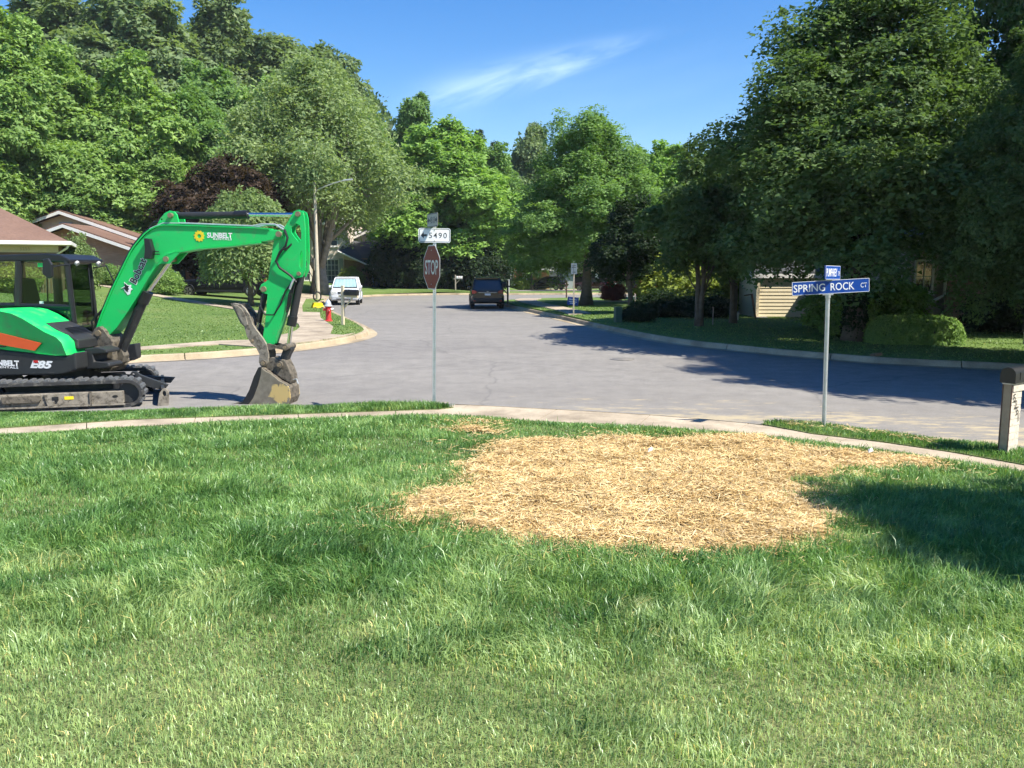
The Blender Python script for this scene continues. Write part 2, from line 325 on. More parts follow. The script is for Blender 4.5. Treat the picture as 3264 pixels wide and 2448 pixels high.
    brick('brick_red', (0.52, 0.22, 0.15), (0.60, 0.29, 0.20), (0.42, 0.34, 0.28))
    brick('brick_orange', (0.46, 0.18, 0.09), (0.52, 0.22, 0.12), (0.45, 0.33, 0.25))
    brick('brick_pale', (0.70, 0.58, 0.47), (0.80, 0.70, 0.60), (0.62, 0.56, 0.48))
    brick('brick_brown', (0.21, 0.125, 0.08), (0.26, 0.16, 0.10), (0.25, 0.2, 0.16))
    def roof(name, a, c_):
        m, nt, b = newmat(name); setp(b, 0.9, spec=0.2); p = wpos(nt)
        n1 = noise(nt, p, 0.6, 6, 0.65); n2 = noise(nt, mapped(nt, p, (4, 4, 14)), 2.0, 3)
        c = ramp(nt, n1, [(0.3, a), (0.7, c_)]); c = mixc(nt, 1.0, c, ramp(nt, n2, [(0.3, (0.85,)*3), (0.7, (1.12,)*3)]), 'MULTIPLY')
        nt.links.new(c, b.inputs['Base Color'])
    roof('roof_brown', (0.145, 0.088, 0.068), (0.20, 0.125, 0.095)); roof('roof_dark', (0.055, 0.06, 0.065), (0.085, 0.09, 0.095)); roof('roof_grey', (0.26, 0.28, 0.28), (0.33, 0.35, 0.35))
    # perforated sign post
    m, nt, b = newmat('perforated_steel'); setp(b, 0.42, metal=0.55)
    v = coords(nt); sep = nt.nodes.new('ShaderNodeSeparateXYZ'); nt.links.new(v, sep.inputs[0])
    fz = math_(nt, 'SUBTRACT', math_(nt, 'FRACT', math_(nt, 'MULTIPLY', sep.outputs[2], 33.0)), 0.5)
    dd = math_(nt, 'ADD', math_(nt, 'POWER', math_(nt, 'ABSOLUTE', math_(nt, 'DIVIDE', fz, 33.0)), 2.0), math_(nt, 'POWER', math_(nt, 'ABSOLUTE', sep.outputs[0]), 2.0))
    f = math_(nt, 'LESS_THAN', dd, 0.0055**2)
    nt.links.new(mixc(nt, f, ramp(nt, noise(nt, v, 8, 4), [(0.3, (0.40, 0.44, 0.45)), (0.7, (0.56, 0.60, 0.61))]), (0.03, 0.03, 0.03)), b.inputs['Base Color'])
    # scuffed bucket with worn yellow paint
    m, nt, b = newmat('bucket_steel'); setp(b, 0.7, metal=0.15); v = coords(nt)
    n1 = noise(nt, v, 6, 6, 0.65); n2 = noise(nt, v, 8.5, 8, 0.72, 0.9); sep = nt.nodes.new('ShaderNodeSeparateXYZ'); nt.links.new(v, sep.inputs[0])
    c = ramp(nt, n1, [(0.3, (0.13, 0.115, 0.085)), (0.7, (0.27, 0.245, 0.185))])
    dx = math_(nt, 'DIVIDE', math_(nt, 'SUBTRACT', sep.outputs[0], 3.86), 0.24); dz = math_(nt, 'DIVIDE', math_(nt, 'SUBTRACT', sep.outputs[2], 0.20), 0.19)
    rr = math_(nt, 'ADD', math_(nt, 'MULTIPLY', dx, dx), math_(nt, 'MULTIPLY', dz, dz))
    mk = math_(nt, 'SUBTRACT', math_(nt, 'ADD', n2, 0.30), math_(nt, 'MULTIPLY', rr, 0.30))
    c = mixc(nt, ramp(nt, mk, [(0.585, (0, 0, 0)), (0.61, (1, 1, 1))]), c, (0.55, 0.41, 0.16))
    nt.links.new(c, b.inputs['Base Color'])
build_mats()

# ------------------------------------------------------------------ mesh helpers
def tag(o, label=None, cat=None, group=None, kind=None):
    if label: o['label'] = label
    if cat: o['category'] = cat
    if group: o['group'] = group
    if kind: o['kind'] = kind
    return o
def empty(name, loc=(0, 0, 0), rz=0.0, tilt=(0, 0)):
    o = bpy.data.objects.new(name, None); COL.objects.link(o); o.location = loc; o.rotation_euler = (tilt[0], tilt[1], rz); o.empty_display_size = 0.2
    return o
def link(name, me, mat, parent=None, smooth=False):
    o = bpy.data.objects.new(name, me); COL.objects.link(o)
    if mat is not None:
        me.materials.clear(); me.materials.append(MATS[mat] if isinstance(mat, str) else mat)
    if parent is not None: o.parent = parent
    if smooth:
        me.polygons.foreach_set('use_smooth', np.ones(len(me.polygons), bool))
    return o
def fast_mesh(name, V, F, v=None):
    V = np.ascontiguousarray(V, dtype=np.float32); F = np.ascontiguousarray(F, dtype=np.int32); k = F.shape[1]
    me = bpy.data.meshes.new(name)
    me.vertices.add(len(V)); me.vertices.foreach_set('co', V.ravel())
    me.loops.add(F.size); me.loops.foreach_set('vertex_index', F.ravel())
    me.polygons.add(len(F)); me.polygons.foreach_set('loop_start', np.arange(0, F.size, k, dtype=np.int32))
    try: me.polygons.foreach_set('loop_total', np.full(len(F), k, dtype=np.int32))
    except Exception: pass
    if v is not None:
        a = me.attributes.new('v', 'FLOAT', 'POINT'); a.data.foreach_set('value', np.ascontiguousarray(v, dtype=np.float32))
    me.update(calc_edges=True)
    return me
class MB:
    def __init__(s, M=None): s.V = []; s.F = []; s.M = M
    def add(s, V, F):
        o = len(s.V); s.V += [tuple(v) for v in V]; s.F += [tuple(i + o for i in f) for f in F]; return s
    def box(s, c, d, rot=None):
        x, y, z = d[0]/2, d[1]/2, d[2]/2
        P = [Vector(p) for p in ((-x, -y, -z), (x, -y, -z), (x, y, -z), (-x, y, -z), (-x, -y, z), (x, -y, z), (x, y, z), (-x, y, z))]
        if rot is not None: P = [rot @ p for p in P]
        c = Vector(c)
        return s.add([c + p for p in P], [(0, 3, 2, 1), (4, 5, 6, 7), (0, 1, 5, 4), (1, 2, 6, 5), (2, 3, 7, 6), (3, 0, 4, 7)])
    def b2(s, x0, x1, y0, y1, z0, z1): return s.box(((x0 + x1)/2, (y0 + y1)/2, (z0 + z1)/2), (abs(x1 - x0), abs(y1 - y0), abs(z1 - z0)))
    def tube(s, path, rad, n=10, cap=True):
        path = [Vector(p) for p in path]; m = len(path)
        rad = list(rad) if hasattr(rad, '__len__') else [rad]*m
        up = None; rings = []
        for i, p in enumerate(path):
            d = (path[min(i + 1, m - 1)] - path[max(i - 1, 0)]).normalized()
            if up is None: up = d.orthogonal().normalized()
            else: up = (up - d*up.dot(d)).normalized()
            w = d.cross(up)
            rings.append([p + (up*math.cos(2*math.pi*k/n) + w*math.sin(2*math.pi*k/n))*rad[i] for k in range(n)])
        V = [q for r in rings for q in r]; F = []
        for i in range(m - 1):
            for k in range(n): F.append((i*n + k, i*n + (k + 1) % n, (i + 1)*n + (k + 1) % n, (i + 1)*n + k))
        if cap: F.append(tuple(range(n - 1, -1, -1))); F.append(tuple((m - 1)*n + k for k in range(n)))
        return s.add(V, F)
    def cyl(s, p0, p1, r0, r1=None, n=16): return s.tube([p0, p1], [r0, r0 if r1 is None else r1], n)
    def lathe(s, prof, c=(0, 0, 0), n=20):
        V = []; F = []; m = len(prof)
        for r, z in prof:
            for k in range(n): V.append((c[0] + r*math.cos(2*math.pi*k/n), c[1] + r*math.sin(2*math.pi*k/n), c[2] + z))
        for i in range(m - 1):
            for k in range(n): F.append((i*n + k, i*n + (k + 1) % n, (i + 1)*n + (k + 1) % n, (i + 1)*n + k))
        F.append(tuple(range(n - 1, -1, -1))); F.append(tuple((m - 1)*n + k for k in range(n)))
        return s.add(V, F)
    def prism(s, poly, a, b, holes=(), axis='y'):
        """outline in (x,z) extruded along y from a to b (axis='y'), or (x,y) along z (axis='z'), or (y,z) along x"""
        loops = [list(poly)] + [list(h) for h in holes]
        flat = [p for l in loops for p in l]
        tri = tessellate_polygon([[Vector((p[0], p[1], 0)) for p in l] for l in loops])
        def put(p, t): return (p[0], t, p[1]) if axis == 'y' else ((p[0], p[1], t) if axis == 'z' else (t, p[0], p[1]))
        n = len(flat); V = [put(p, a) for p in flat] + [put(p, b) for p in flat]
        F = [tuple(t) for t in tri] + [tuple(i + n for i in reversed(t)) for t in tri]
        o = 0
        for l in loops:
            k = len(l)
            for i in range(k): j = (i + 1) % k; F.append((o + i, o + j, o + j + n, o + i + n))
            o += k
        return s.add(V, F)
    def build(s, name, mat, parent=None, smooth=False, bevel=0.0, M=None):
        M = M or s.M
        V = [M @ Vector(v) for v in s.V] if M is not None else s.V
        me = bpy.data.meshes.new(name); me.from_pydata([tuple(v) for v in V], [], s.F)
        bm = bmesh.new(); bm.from_mesh(me); bmesh.ops.recalc_face_normals(bm, faces=bm.faces); bm.to_mesh(me); bm.free()
        o = link(name, me, mat, parent)
        if smooth:
            me.polygons.foreach_set('use_smooth', [True]*len(me.polygons))
            me.set_sharp_from_angle(angle=R(40))
        if bevel:
            b = o.modifiers.new('bevel', 'BEVEL'); b.width = bevel; b.segments = 2; b.limit_method = 'ANGLE'; b.angle_limit = R(40)
        return o
def text(name, s, mat, parent, M, width=None, height=None, bold=0.0, extrude=0.002, shear=0.0, spacing=1.0):
    cu = bpy.data.curves.new('t', 'FONT'); cu.body = s; cu.size = 1; cu.extrude = 0.0; cu.offset = bold; cu.shear = shear; cu.space_character = spacing
    cu.resolution_u = 3
    t = bpy.data.objects.new('t', cu); COL.objects.link(t)
    bpy.context.view_layer.update()
    me = bpy.data.meshes.new_from_object(t.evaluated_get(bpy.context.evaluated_depsgraph_get()))
    bpy.data.objects.remove(t)
    V = np.zeros(len(me.vertices)*3, np.float32); me.vertices.foreach_get('co', V); V = V.reshape(-1, 3)
    lo, hi = V.min(0), V.max(0); V -= (lo + hi)/2
    if height: V[:, 1] *= height/(hi[1] - lo[1])
    if width: V[:, 0] *= width/(hi[0] - lo[0])
    elif height: V[:, 0] *= height/(hi[1] - lo[1])
    V[:, 2] = 0
    me.vertices.foreach_set('co', V.ravel()); me.transform(M); me.update(); me.name = name
    o = link(name, me, mat, parent)
    return o
def face_M(origin, right, up):
    r = Vector(right).normalized(); u = Vector(up).normalized(); n = r.cross(u)
    return Matrix(((r.x, u.x, n.x, origin[0]), (r.y, u.y, n.y, origin[1]), (r.z, u.z, n.z, origin[2]), (0, 0, 0, 1)))
def inside(P, poly):
    P = np.asarray(P, float); x, y = P[:, 0], P[:, 1]; c = np.zeros(len(P), bool); q = np.asarray(poly, float); n = len(q)
    for i in range(n):
        x0, y0 = q[i]; x1, y1 = q[i - 1]
        m = ((y0 > y) != (y1 > y)) & (x < (x1 - x0)*(y - y0)/((y1 - y0) if y1 != y0 else 1e-9) + x0); c ^= m
    return c
def edge_dist(P, poly):
    P = np.asarray(P, float); q = np.asarray(poly, float); d = np.full(len(P), 1e9)
    for i in range(len(q)):
        a, b = q[i - 1], q[i]; ab = b - a; t = np.clip(((P - a) @ ab)/max(ab @ ab, 1e-9), 0, 1)
        d = np.minimum(d, np.hypot(*(P - a - t[:, None]*ab).T))
    return d
def sheet(name, poly, zf, step, mat, skirt=0.3, parent=None):
    q = np.asarray(poly, float); lo, hi = q.min(0), q.max(0)
    dens = []
    for i in range(len(q)):
        a, b = q[i - 1], q[i]; k = max(1, int(np.hypot(*(b - a))/step))
        dens += [a + (b - a)*t/k for t in range(1, k + 1)]
    dens = np.array(dens)
    gx, gy = np.meshgrid(np.arange(lo[0], hi[0], step), np.arange(lo[1], hi[1], step)); G = np.c_[gx.ravel(), gy.ravel()]
    if len(G): G = G[inside(G, dens)]
    if len(G): G = G[edge_dist(G, dens) > step*0.4]
    P = np.vstack([dens, G]) if len(G) else dens
    n = len(dens)
    vs, es, fs, _, _, _ = delaunay_2d_cdt([Vector(p) for p in P], [(i, (i + 1) % n) for i in range(n)], [], 1, 1e-5)
    XY = np.array([(v.x, v.y) for v in vs]); Z = zf(XY[:, 0], XY[:, 1])*np.ones(len(XY))
    V = [(x, y, z) for (x, y), z in zip(XY, Z)]; F = [tuple(f) for f in fs]
    cnt = {}
    for f in F:
        for i in range(len(f)):
            e = (f[i], f[(i + 1) % len(f)]); cnt[e] = 1
    m = MB(); m.V = V; m.F = F
    if skirt:
        low = {}
        for (a, b) in list(cnt):
            if (b, a) not in cnt:
                for i in (a, b):
                    if i not in low: low[i] = len(m.V); m.V.append((V[i][0], V[i][1], V[i][2] - skirt))
                m.F.append((b, a, low[a], low[b]))
    me = bpy.data.meshes.new(name); me.from_pydata(m.V, [], m.F); o = link(name, me, mat, parent)
    me.polygons.foreach_set('use_smooth', [True]*len(me.polygons)); me.set_sharp_from_angle(angle=R(50))
    return o
def spline(pts, step):
    P = [np.array(p, float) for p in pts]; P = [2*P[0] - P[1]] + P + [2*P[-1] - P[-2]]; out = []
    for i in range(1, len(P) - 2):
        p0, p1, p2, p3 = P[i - 1:i + 3]; k = max(2, int(np.hypot(*(p2 - p1))/step))
        for t in np.linspace(0, 1, k, endpoint=False):
            out.append(0.5*((2*p1) + (-p0 + p2)*t + (2*p0 - 5*p1 + 4*p2 - p3)*t*t + (-p0 + 3*p1 - 3*p2 + p3)*t**3))
    out.append(P[-2]); return np.array(out)
def resample(P, step):
    d = np.r_[0, np.cumsum(np.hypot(*np.diff(P, axis=0).T))]; n = max(2, int(d[-1]/step) + 1); s = np.linspace(0, d[-1], n)
    return np.c_[np.interp(s, d, P[:, 0]), np.interp(s, d, P[:, 1])], s
def normals2(P):
    T = np.gradient(P, axis=0); T /= np.hypot(*T.T)[:, None]; return np.c_[-T[:, 1], T[:, 0]]      # left of travel

# ------------------------------------------------------------------ the ground
def build_ground():
    V = []; F = []
    xs = [-900, -300, -120, -60, 0, 60, 120, 300, 900]; ys = [-300, -40, 0, 40, 90, 150, 300, 900]
    for y in ys:
        for x in xs: V.append((x, y, -0.9 if y < 100 else -0.9 + (y - 100)*0.02))
    n = len(xs)
    for j in range(len(ys) - 1):
        for i in range(n - 1): F.append((j*n + i, j*n + i + 1, (j + 1)*n + i + 1, (j + 1)*n + i))
    me = bpy.data.meshes.new('ground'); me.from_pydata(V, [], F); tag(link('ground', me, 'turf_mown'), 'wide grassy ground running out beyond the houses', kind='structure')
    r = sheet('road', [(-60, 3), (60, 3), (60, 92), (-60, 92)], lambda x, y: zroad(y), 2.0, 'asphalt', 0)
    tag(r, 'grey asphalt street and intersection with faint cracks and straw dust', kind='structure')
build_ground()

LEFT_KERB = [(-40, 4), (-24, 12.9), (-16, 17.3), (-9.72, 20.85), (-8.24, 21.57), (-7.07, 22.40), (-6.17, 23.3), (-5.53, 24.3), (-5.0, 25.6), (-4.78, 26.9), (-4.87, 28.3),
             (-5.62, 31.08), (-6.6, 34.2), (-8.32, 39.5), (-10.05, 45.1), (-11.7, 51.0), (-12.6, 56.5), (-12.7, 62), (-12.2, 66.4), (-10.6, 70.4), (-6.5, 73.4), (-3.5, 74), (4, 74.6), (16, 77), (40, 84)]
RIGHT_KERB = [(13, 4), (14.6, 9.5), (14.9, 14), (13.9, 17.8), (12, 19.35), (9.4, 20.5), (7.9, 21.7), (6.6, 22.95), (4.85, 25.2), (3.55, 29), (2.15, 36.4), (1.05, 42.1), (-0.55, 50.4), (-0.75, 53), (0.1, 56.2), (2.6, 59), (7, 61), (16, 63.5), (40, 70)]
def kerb(pts, sign, label, lo, hi, seg=3.0):
    root = empty('kerb'); tag(root, label, kind='structure')
    P, s = resample(spline(pts, 0.4), 0.375); Nn = normals2(P)*sign
    prof = [(-0.30, 0.006), (-0.02, 0.014), (0.015, 0.125), (0.04, 0.15), (0.15, 0.152), (0.16, -0.2)]
    k = int(seg/0.375); i = 0
    while i < len(P) - 1:
        j = min(i + k, len(P) - 1)
        mid = P[(i + j)//2]
        if lo[0] < mid[0] < hi[0] and lo[1] < mid[1] < hi[1]:
            V = []; F = []; m = len(prof)
            for t in range(i, j + 1):
                p = P[t].copy()
                if t == i: p = P[i] + (P[i + 1] - P[i])*0.035
                if t == j: p = P[j] - (P[j] - P[j - 1])*0.035
                for o, z in prof: V.append((p[0] + Nn[t][0]*o, p[1] + Nn[t][1]*o, float(zroad(p[1])) + z))
            for t in range(j - i):
                for a in range(m - 1): F.append((t*m + a, t*m + a + 1, (t + 1)*m + a + 1, (t + 1)*m + a))
            F.append(tuple(range(m))); F.append(tuple((j - i)*m + a for a in range(m - 1, -1, -1)))
            MB().add(V, F).build('kerb_stone', 'kerb_concrete', root)
        i = j
    return P, Nn
LP, LN = kerb(LEFT_KERB, 1, 'tan concrete kerb along the far left corner and curve', (-30, 8), (30, 80))
RP, RN = kerb(RIGHT_KERB, -1, 'weathered concrete kerb along the shaded right side of the street', (-5, 3), (30, 66))
LK = [tuple(p + n*0.13) for p, n in zip(LP[::2], LN[::2])]
RK = [tuple(p + n*0.13) for p, n in zip(RP[::2], RN[::2])]
LEFT_POLY = LK + [(60, 90), (60, 175), (-120, 175), (-120, 4)]
RIGHT_POLY = RK + [(60, 76), (60, 4)]
tag(sheet('left_lawn', LEFT_POLY, zleft, 2.2, 'turf_mown', 0.2), 'mown green lawns rising to the houses across the street', kind='structure')
tag(sheet('right_lawn', RIGHT_POLY, zright, 2.0, 'turf_mown', 0.2), 'shaded green lawn island on the right side of the street', kind='structure')

# near verge strips, sidewalk and front lawn
VERGE_L = [(-30, 3.5), (-14, 10.0), (-8.1, 12.75), (-6, 13.05), (-3.9, 13.35), (-1.9, 13.66), (-1.25, 13.62), (-0.95, 13.42), (-1.16, 13.26), (-1.89, 13.12), (-3.63, 12.74), (-5.62, 12.34), (-7.25, 11.62), (-14, 8.9), (-30, 2.4)]
VERGE_R = [(3.62, 11.95), (3.85, 12.12), (4.42, 11.93), (4.95, 11.42), (5.35, 10.98), (5.93, 10.58), (6.5, 9.98), (8.6, 7), (12, 0), (10, 0), (7.3, 7.0), (5.92, 9.3), (5.42, 10.03), (4.82, 10.66), (4.1, 11.22)]
WALK_FAR = [(-30, 2.4), (-14, 8.9), (-7.25, 11.62), (-5.62, 12.34), (-3.63, 12.74), (-1.89, 13.12), (-1.16, 13.26), (-0.95, 13.78), (0.7, 13.25), (2.1, 12.75), (3.0, 12.3), (3.62, 11.9), (4.1, 11.22), (4.82, 10.66), (5.42, 10.03), (5.92, 9.3), (7.3, 7.0), (10, 0)]
def verge_z(x, y): return 0.15 + 0.0*x
vl = tag(sheet('verge', VERGE_L, verge_z, 0.8, 'turf_soil', 0.2), 'grass verge strip between the near sidewalk and the excavator', kind='structure')
vr = tag(sheet('verge', VERGE_R, verge_z, 0.8, 'turf_soil', 0.2), 'grass verge strip under the street name sign and mailbox', kind='structure')
def near_walk():
    root = empty('sidewalk'); tag(root, 'narrow tan concrete sidewalk along the near lawn edge', kind='structure')
    far, s = resample(np.array(WALK_FAR, float), 0.3)
    xs = far[:, 0]; near = []
    Pn = np.c_[np.array(YS_X), np.array(YS_Y)]; pn, sn = resample(Pn, 0.1)
    idx = 0
    for p in far:      # nearest point on the house-side edge, tucked 12 cm under the lawn
        d = np.hypot(*(pn - p).T); k = int(d.argmin()); v = pn[k] - p; near.append(pn[k] + v/np.hypot(*v)*0.12)
    near = np.array(near); k = 5; i = 0
    while i < len(far) - 1:
        j = min(i + k, len(far) - 1)
        if -12 < far[i][0] < 9.5:
            V = []; F = []
            for t in range(i, j + 1):
                a, b = far[t].copy(), near[t].copy()
                if t == i: a += (far[i + 1] - far[i])*0.02; b += (near[i + 1] - near[i])*0.02
                if t == j: a -= (far[j] - far[j - 1])*0.02; b -= (near[j] - near[j - 1])*0.02
                for q, z in ((a, -0.02), (a, 0.138), (b, 0.142), (b, 0.02)): V.append((q[0], q[1], z))
            n = j - i + 1
            for t in range(n - 1):
                for c in range(3): F.append((t*4 + c, t*4 + c + 1, (t + 1)*4 + c + 1, (t + 1)*4 + c))
            F.append((0, 1, 2, 3)); F.append(tuple((n - 1)*4 + c for c in (3, 2, 1, 0)))
            MB().add(V, F).build('slab', 'concrete', root)
        i = j
    # kerb outside the verges
    for pts in (VERGE_L[1:8], VERGE_R[0:8], WALK_FAR[7:12]):
        P, _ = resample(np.array(pts, float), 0.4); Nn = normals2(P); i = 0
        while i < len(P) - 1:
            j = min(i + 7, len(P) - 1); V = []; F = []
            for t in range(i, j + 1):
                for o, z in ((0.30, 0.006), (0.10, 0.012), (0.085, 0.12), (0.0, 0.146), (-0.02, 0.0)): V.append((P[t][0] + Nn[t][0]*o, P[t][1] + Nn[t][1]*o, z))
            for t in range(j - i):
                for c in range(4): F.append((t*5 + c, t*5 + c + 1, (t + 1)*5 + c + 1, (t + 1)*5 + c))
            F.append((0, 1, 2, 3, 4)); F.append(tuple((j - i)*5 + c for c in (4, 3, 2, 1, 0)))
            MB().add(V, F).build('kerb_stone', 'kerb_concrete', root)
            i = j
near_walk()
FRONT = [(x, y) for x, y in zip(YS_X, YS_Y) if x < 12] + [(10, -3), (-26, -3)]
tag(sheet('front_lawn', FRONT, zfront, 0.45, 'turf_soil', 0.25), 'long green front lawn sloping down to the sidewalk', kind='structure')
# across the street: sidewalk, corner apron, front walk, driveways
def slab_strip(name, label, A, B, zf, mat, n_per=4, up=0.035):
    root = empty(name); tag(root, label, kind='structure')
    A, _ = resample(np.array(A, float), 0.8); B = np.array([np.interp(np.linspace(0, 1, len(A)), np.linspace(0, 1, len(B)), np.array(B)[:, k]) for k in (0, 1)]).T
    i = 0
    while i < len(A) - 1:
        j = min(i + n_per, len(A) - 1); V = []; F = []
        for t in range(i, j + 1):
            a, b = A[t].copy(), B[t].copy()
            if t == i: a += (A[i + 1] - A[i])*0.012; b += (B[i + 1] - B[i])*0.012
            for q in (a, b): z = float(zf(q[0], q[1])) + up; V.append((q[0], q[1], z)); V.append((q[0], q[1], z - 0.1))
        for t in range(j - i):
            o = t*4; F += [(o, o + 2, o + 6, o + 4), (o, o + 4, o + 5, o + 1), (o + 2, o + 3, o + 7, o + 6)]
        F.append((0, 1, 3, 2)); o = (j - i)*4; F.append((o, o + 2, o + 3, o + 1))
        MB().add(V, F).build('slab', mat, root); i = j
    return root
APRON = [(-10.6, 22.6), (-8.52, 24.28), (-7.65, 24.51), (-7.39, 24.61), (-7.28, 25.51), (-7.09, 26.49), (-7.13, 27.6), (-7.34, 28.9), (-7.79, 30.51), (-8.62, 32.81), (-9.7, 35.97), (-10.94, 41.03), (-12.52, 48.63), (-14.4, 56.8), (-19, 59), (-19, 63.5),
         (-14.6, 62), (-12.85, 60.5), (-12.75, 57), (-13.6, 55.4), (-11.74, 46.9), (-9.9, 39.6), (-9.0, 39.2), (-7.9, 34.54), (-6.25, 29.19), (-5.71, 26.2), (-5.28, 25.95), (-5.05, 26.3), (-5.2, 25.4), (-5.7, 24.35), (-6.3, 23.4), (-7.1, 22.6), (-8.3, 21.75), (-9.75, 21.05), (-9.5, 22.1), (-8.24, 23.3), (-7.4, 23.9), (-8.0, 23.9)]
APRON = [(-12.0, 21.2), (-10.6, 22.35)] + APRON[1:27] + [(-5.02, 26.6), (-5.15, 25.65), (-5.65, 24.4), (-6.3, 23.45), (-7.1, 22.85), (-8.24, 23.40), (-10.4, 21.75), (-12.0, 20.75)]
tag(sheet('sidewalk', APRON, lambda x, y: zleft(x, y) + 0.03, 0.8, 'path_concrete', 0.1), 'wide tan concrete sidewalk curving round the far corner past the hydrant', kind='structure')
slab_strip('garden_path', 'pale concrete walk crossing the lawn behind the excavator boom', [(-27, 54.5), (-21.26, 48.63), (-17.8, 45.28), (-14.88, 42.63), (-12.32, 40.4), (-10.3, 38.9)], [(-25.6, 52), (-20.1, 46.4), (-16.9, 43.2), (-14.2, 40.9), (-11.8, 38.9), (-9.7, 37.4)], zleft, 'path_concrete')
slab_strip('driveway', 'concrete driveway running up to the left house garage', [(-36, 42.3), (-31, 30), (-25.5, 15)], [(-29, 42.3), (-25, 30), (-20.5, 17)], zleft, 'path_concrete', 6)
slab_strip('driveway', 'pale driveway crossing the far lawn by the parked cars', [(20, 94), (12, 100), (6, 109), (3.5, 116)], [(24, 99), (16, 106), (10, 112), (8.5, 116)], zleft, 'path_concrete', 6)
slab_strip('sidewalk', 'tan sidewalk on the right lawn behind the black SUV', [(0.55, 57.2), (0.15, 54.5), (0.75, 49), (1.7, 43.2), (2.35, 38.6), (2.45, 36.2)], [(2.0, 57.0), (1.5, 54), (2.0, 48.6), (2.8, 43), (3.4, 38.8), (3.5, 36.8)], zright, 'path_concrete', 2)
slab_strip('garden_path', 'pale strip of driveway beyond the centre maple', [(4.5, 52.6), (10, 49.3), (16, 45.5)], [(4.8, 53.8), (10.6, 50.6), (17, 46.5)], zright, 'path_concrete', 4)

# ------------------------------------------------------------------ scattered stuff (grass, straw)
rng = np.random.default_rng(11)
def blade_mesh(name, P, h, w, lean, label, mat, bend=0.35, straight=0.0):
    """one folded blade per point: two quads' worth of width at the base, a bent tip; lean is an xy vector per blade"""
    n = len(P); a = rng.uniform(0, 2*np.pi, n); s = np.c_[np.cos(a), np.sin(a), np.zeros(n)]*(w*rng.uniform(0.7, 1.25, n))[:, None]/2
    l3 = np.c_[lean, np.zeros(n)]; up = np.array([0, 0, 1.0]); H = h[:, None]; ll = np.minimum(np.hypot(*lean.T), 1.3)[:, None]
    b = P - up*0.012; m = P + l3*H*0.30 + up*H*(0.55 - 0.06*ll); t = P + l3*H*(0.85 + bend*0.3) + up*H*(1 - 0.36*ll)
    V = np.stack([b - s, b + s, m - s*0.8, m + s*0.8, t], 1).reshape(-1, 3); o = (np.arange(n)*5)[:, None]
    F = np.vstack([o + [0, 1, 3], o + [0, 3, 2], o + [2, 3, 4]])
    v = np.clip(rng.normal(0.48, 0.2, n), 0, 0.95); v[rng.random(n) < 0.03] = 1.0
    return tag(link(name, fast_mesh(name, V, F, np.repeat(v, 5)), mat), label, kind='stuff')
def straw_mesh(name, P, el, L, w, label):
    n = len(P); a = rng.uniform(0, 2*np.pi, n); d = np.c_[np.cos(a)*np.cos(el), np.sin(a)*np.cos(el), np.sin(el)]; s = np.c_[-np.sin(a), np.cos(a), np.zeros(n)]; u = np.cross(d, s)
    bend = s*(rng.normal(0, 0.09, n)*L)[:, None]; W = w[:, None]*1.1; V = []; tw = rng.normal(0, 0.5, n)[:, None]; q = s*np.cos(tw) + u*np.sin(tw)
    for t in (-0.5, 0.0, 0.5):
        c = P + d*(L*t)[:, None] + bend*(0.25 - t*t)*2; V += [c + q*W, c - q*W]
    V = np.stack(V, 1).reshape(-1, 3); o = (np.arange(n)*6)[:, None]; F = []
    for k in (0, 2): F += [o + [k, k + 1, k + 3], o + [k, k + 3, k + 2]]
    return tag(link(name, fast_mesh(name, V, np.vstack(F), np.repeat(rng.random(n), 6)), 'straw'), label, kind='stuff')
def vnoise(x, y, f, seed=0):
    g = np.random.default_rng(seed); T = g.random((64, 64)); x = np.asarray(x)*f + 31.7; y = np.asarray(y)*f + 17.3
    xi, yi = np.floor(x).astype(int), np.floor(y).astype(int); fx, fy = x - xi, y - yi; fx, fy = fx*fx*(3 - 2*fx), fy*fy*(3 - 2*fy)
    q = lambda a, b: T[a % 64, b % 64]
    return (q(xi, yi)*(1 - fx) + q(xi + 1, yi)*fx)*(1 - fy) + (q(xi, yi + 1)*(1 - fx) + q(xi + 1, yi + 1)*fx)*fy
STRAW = [(-0.95, 5.85), (-0.79, 6.4), (-0.46, 6.96), (-0.47, 7.81), (-0.12, 8.35), (-0.16, 9.3), (0.3, 9.75), (0.51, 9.6), (1.11, 10.05), (1.78, 10.0), (2.75, 10.35), (3.15, 10.2), (3.19, 9.5), (3.63, 9.22), (4.21, 9.25), (4.72, 9.2), (4.55, 8.73), (3.95, 8.46), (3.45, 8.18), (2.91, 7.85), (2.55, 7.31), (2.52, 6.65), (2.47, 6.17), (2.1, 5.6),
         (1.82, 5.35), (1.6, 5.23), (1.39, 5.11), (1.1, 5.12), (0.86, 5.1), (0.66, 5.15), (0.52, 5.25), (0.34, 5.26), (0.04, 5.47), (-0.21, 5.58), (-0.48, 5.69), (-0.69, 5.75)]
STRAW2 = [(-0.92, 11.0), (-0.6, 11.5), (-0.2, 11.4), (-0.16, 10.7), (-0.31, 10.2), (-0.61, 10.3)]
sheet('straw_bed', STRAW, lambda x, y: zfront(x, y) + 0.012, 0.4, 'straw_soil', 0)
tag(bpy.data.objects['straw_bed'], 'tan bedding of packed straw under the loose strands', kind='stuff')
def straw_depth(P): return np.where(inside(P, STRAW), 1, -1)*edge_dist(P, STRAW)
def in_straw(P):
    w = (vnoise(P[:, 0], P[:, 1], 3.0, 5) - 0.5)*0.34 + (vnoise(P[:, 0], P[:, 1], 9.0, 6) - 0.5)*0.16
    s1 = straw_depth(P) + w; s2 = np.where(inside(P, STRAW2), 1, -1)*edge_dist(P, STRAW2) + w
    return np.maximum(s1, s2 - 0.24 + 0.8*w)
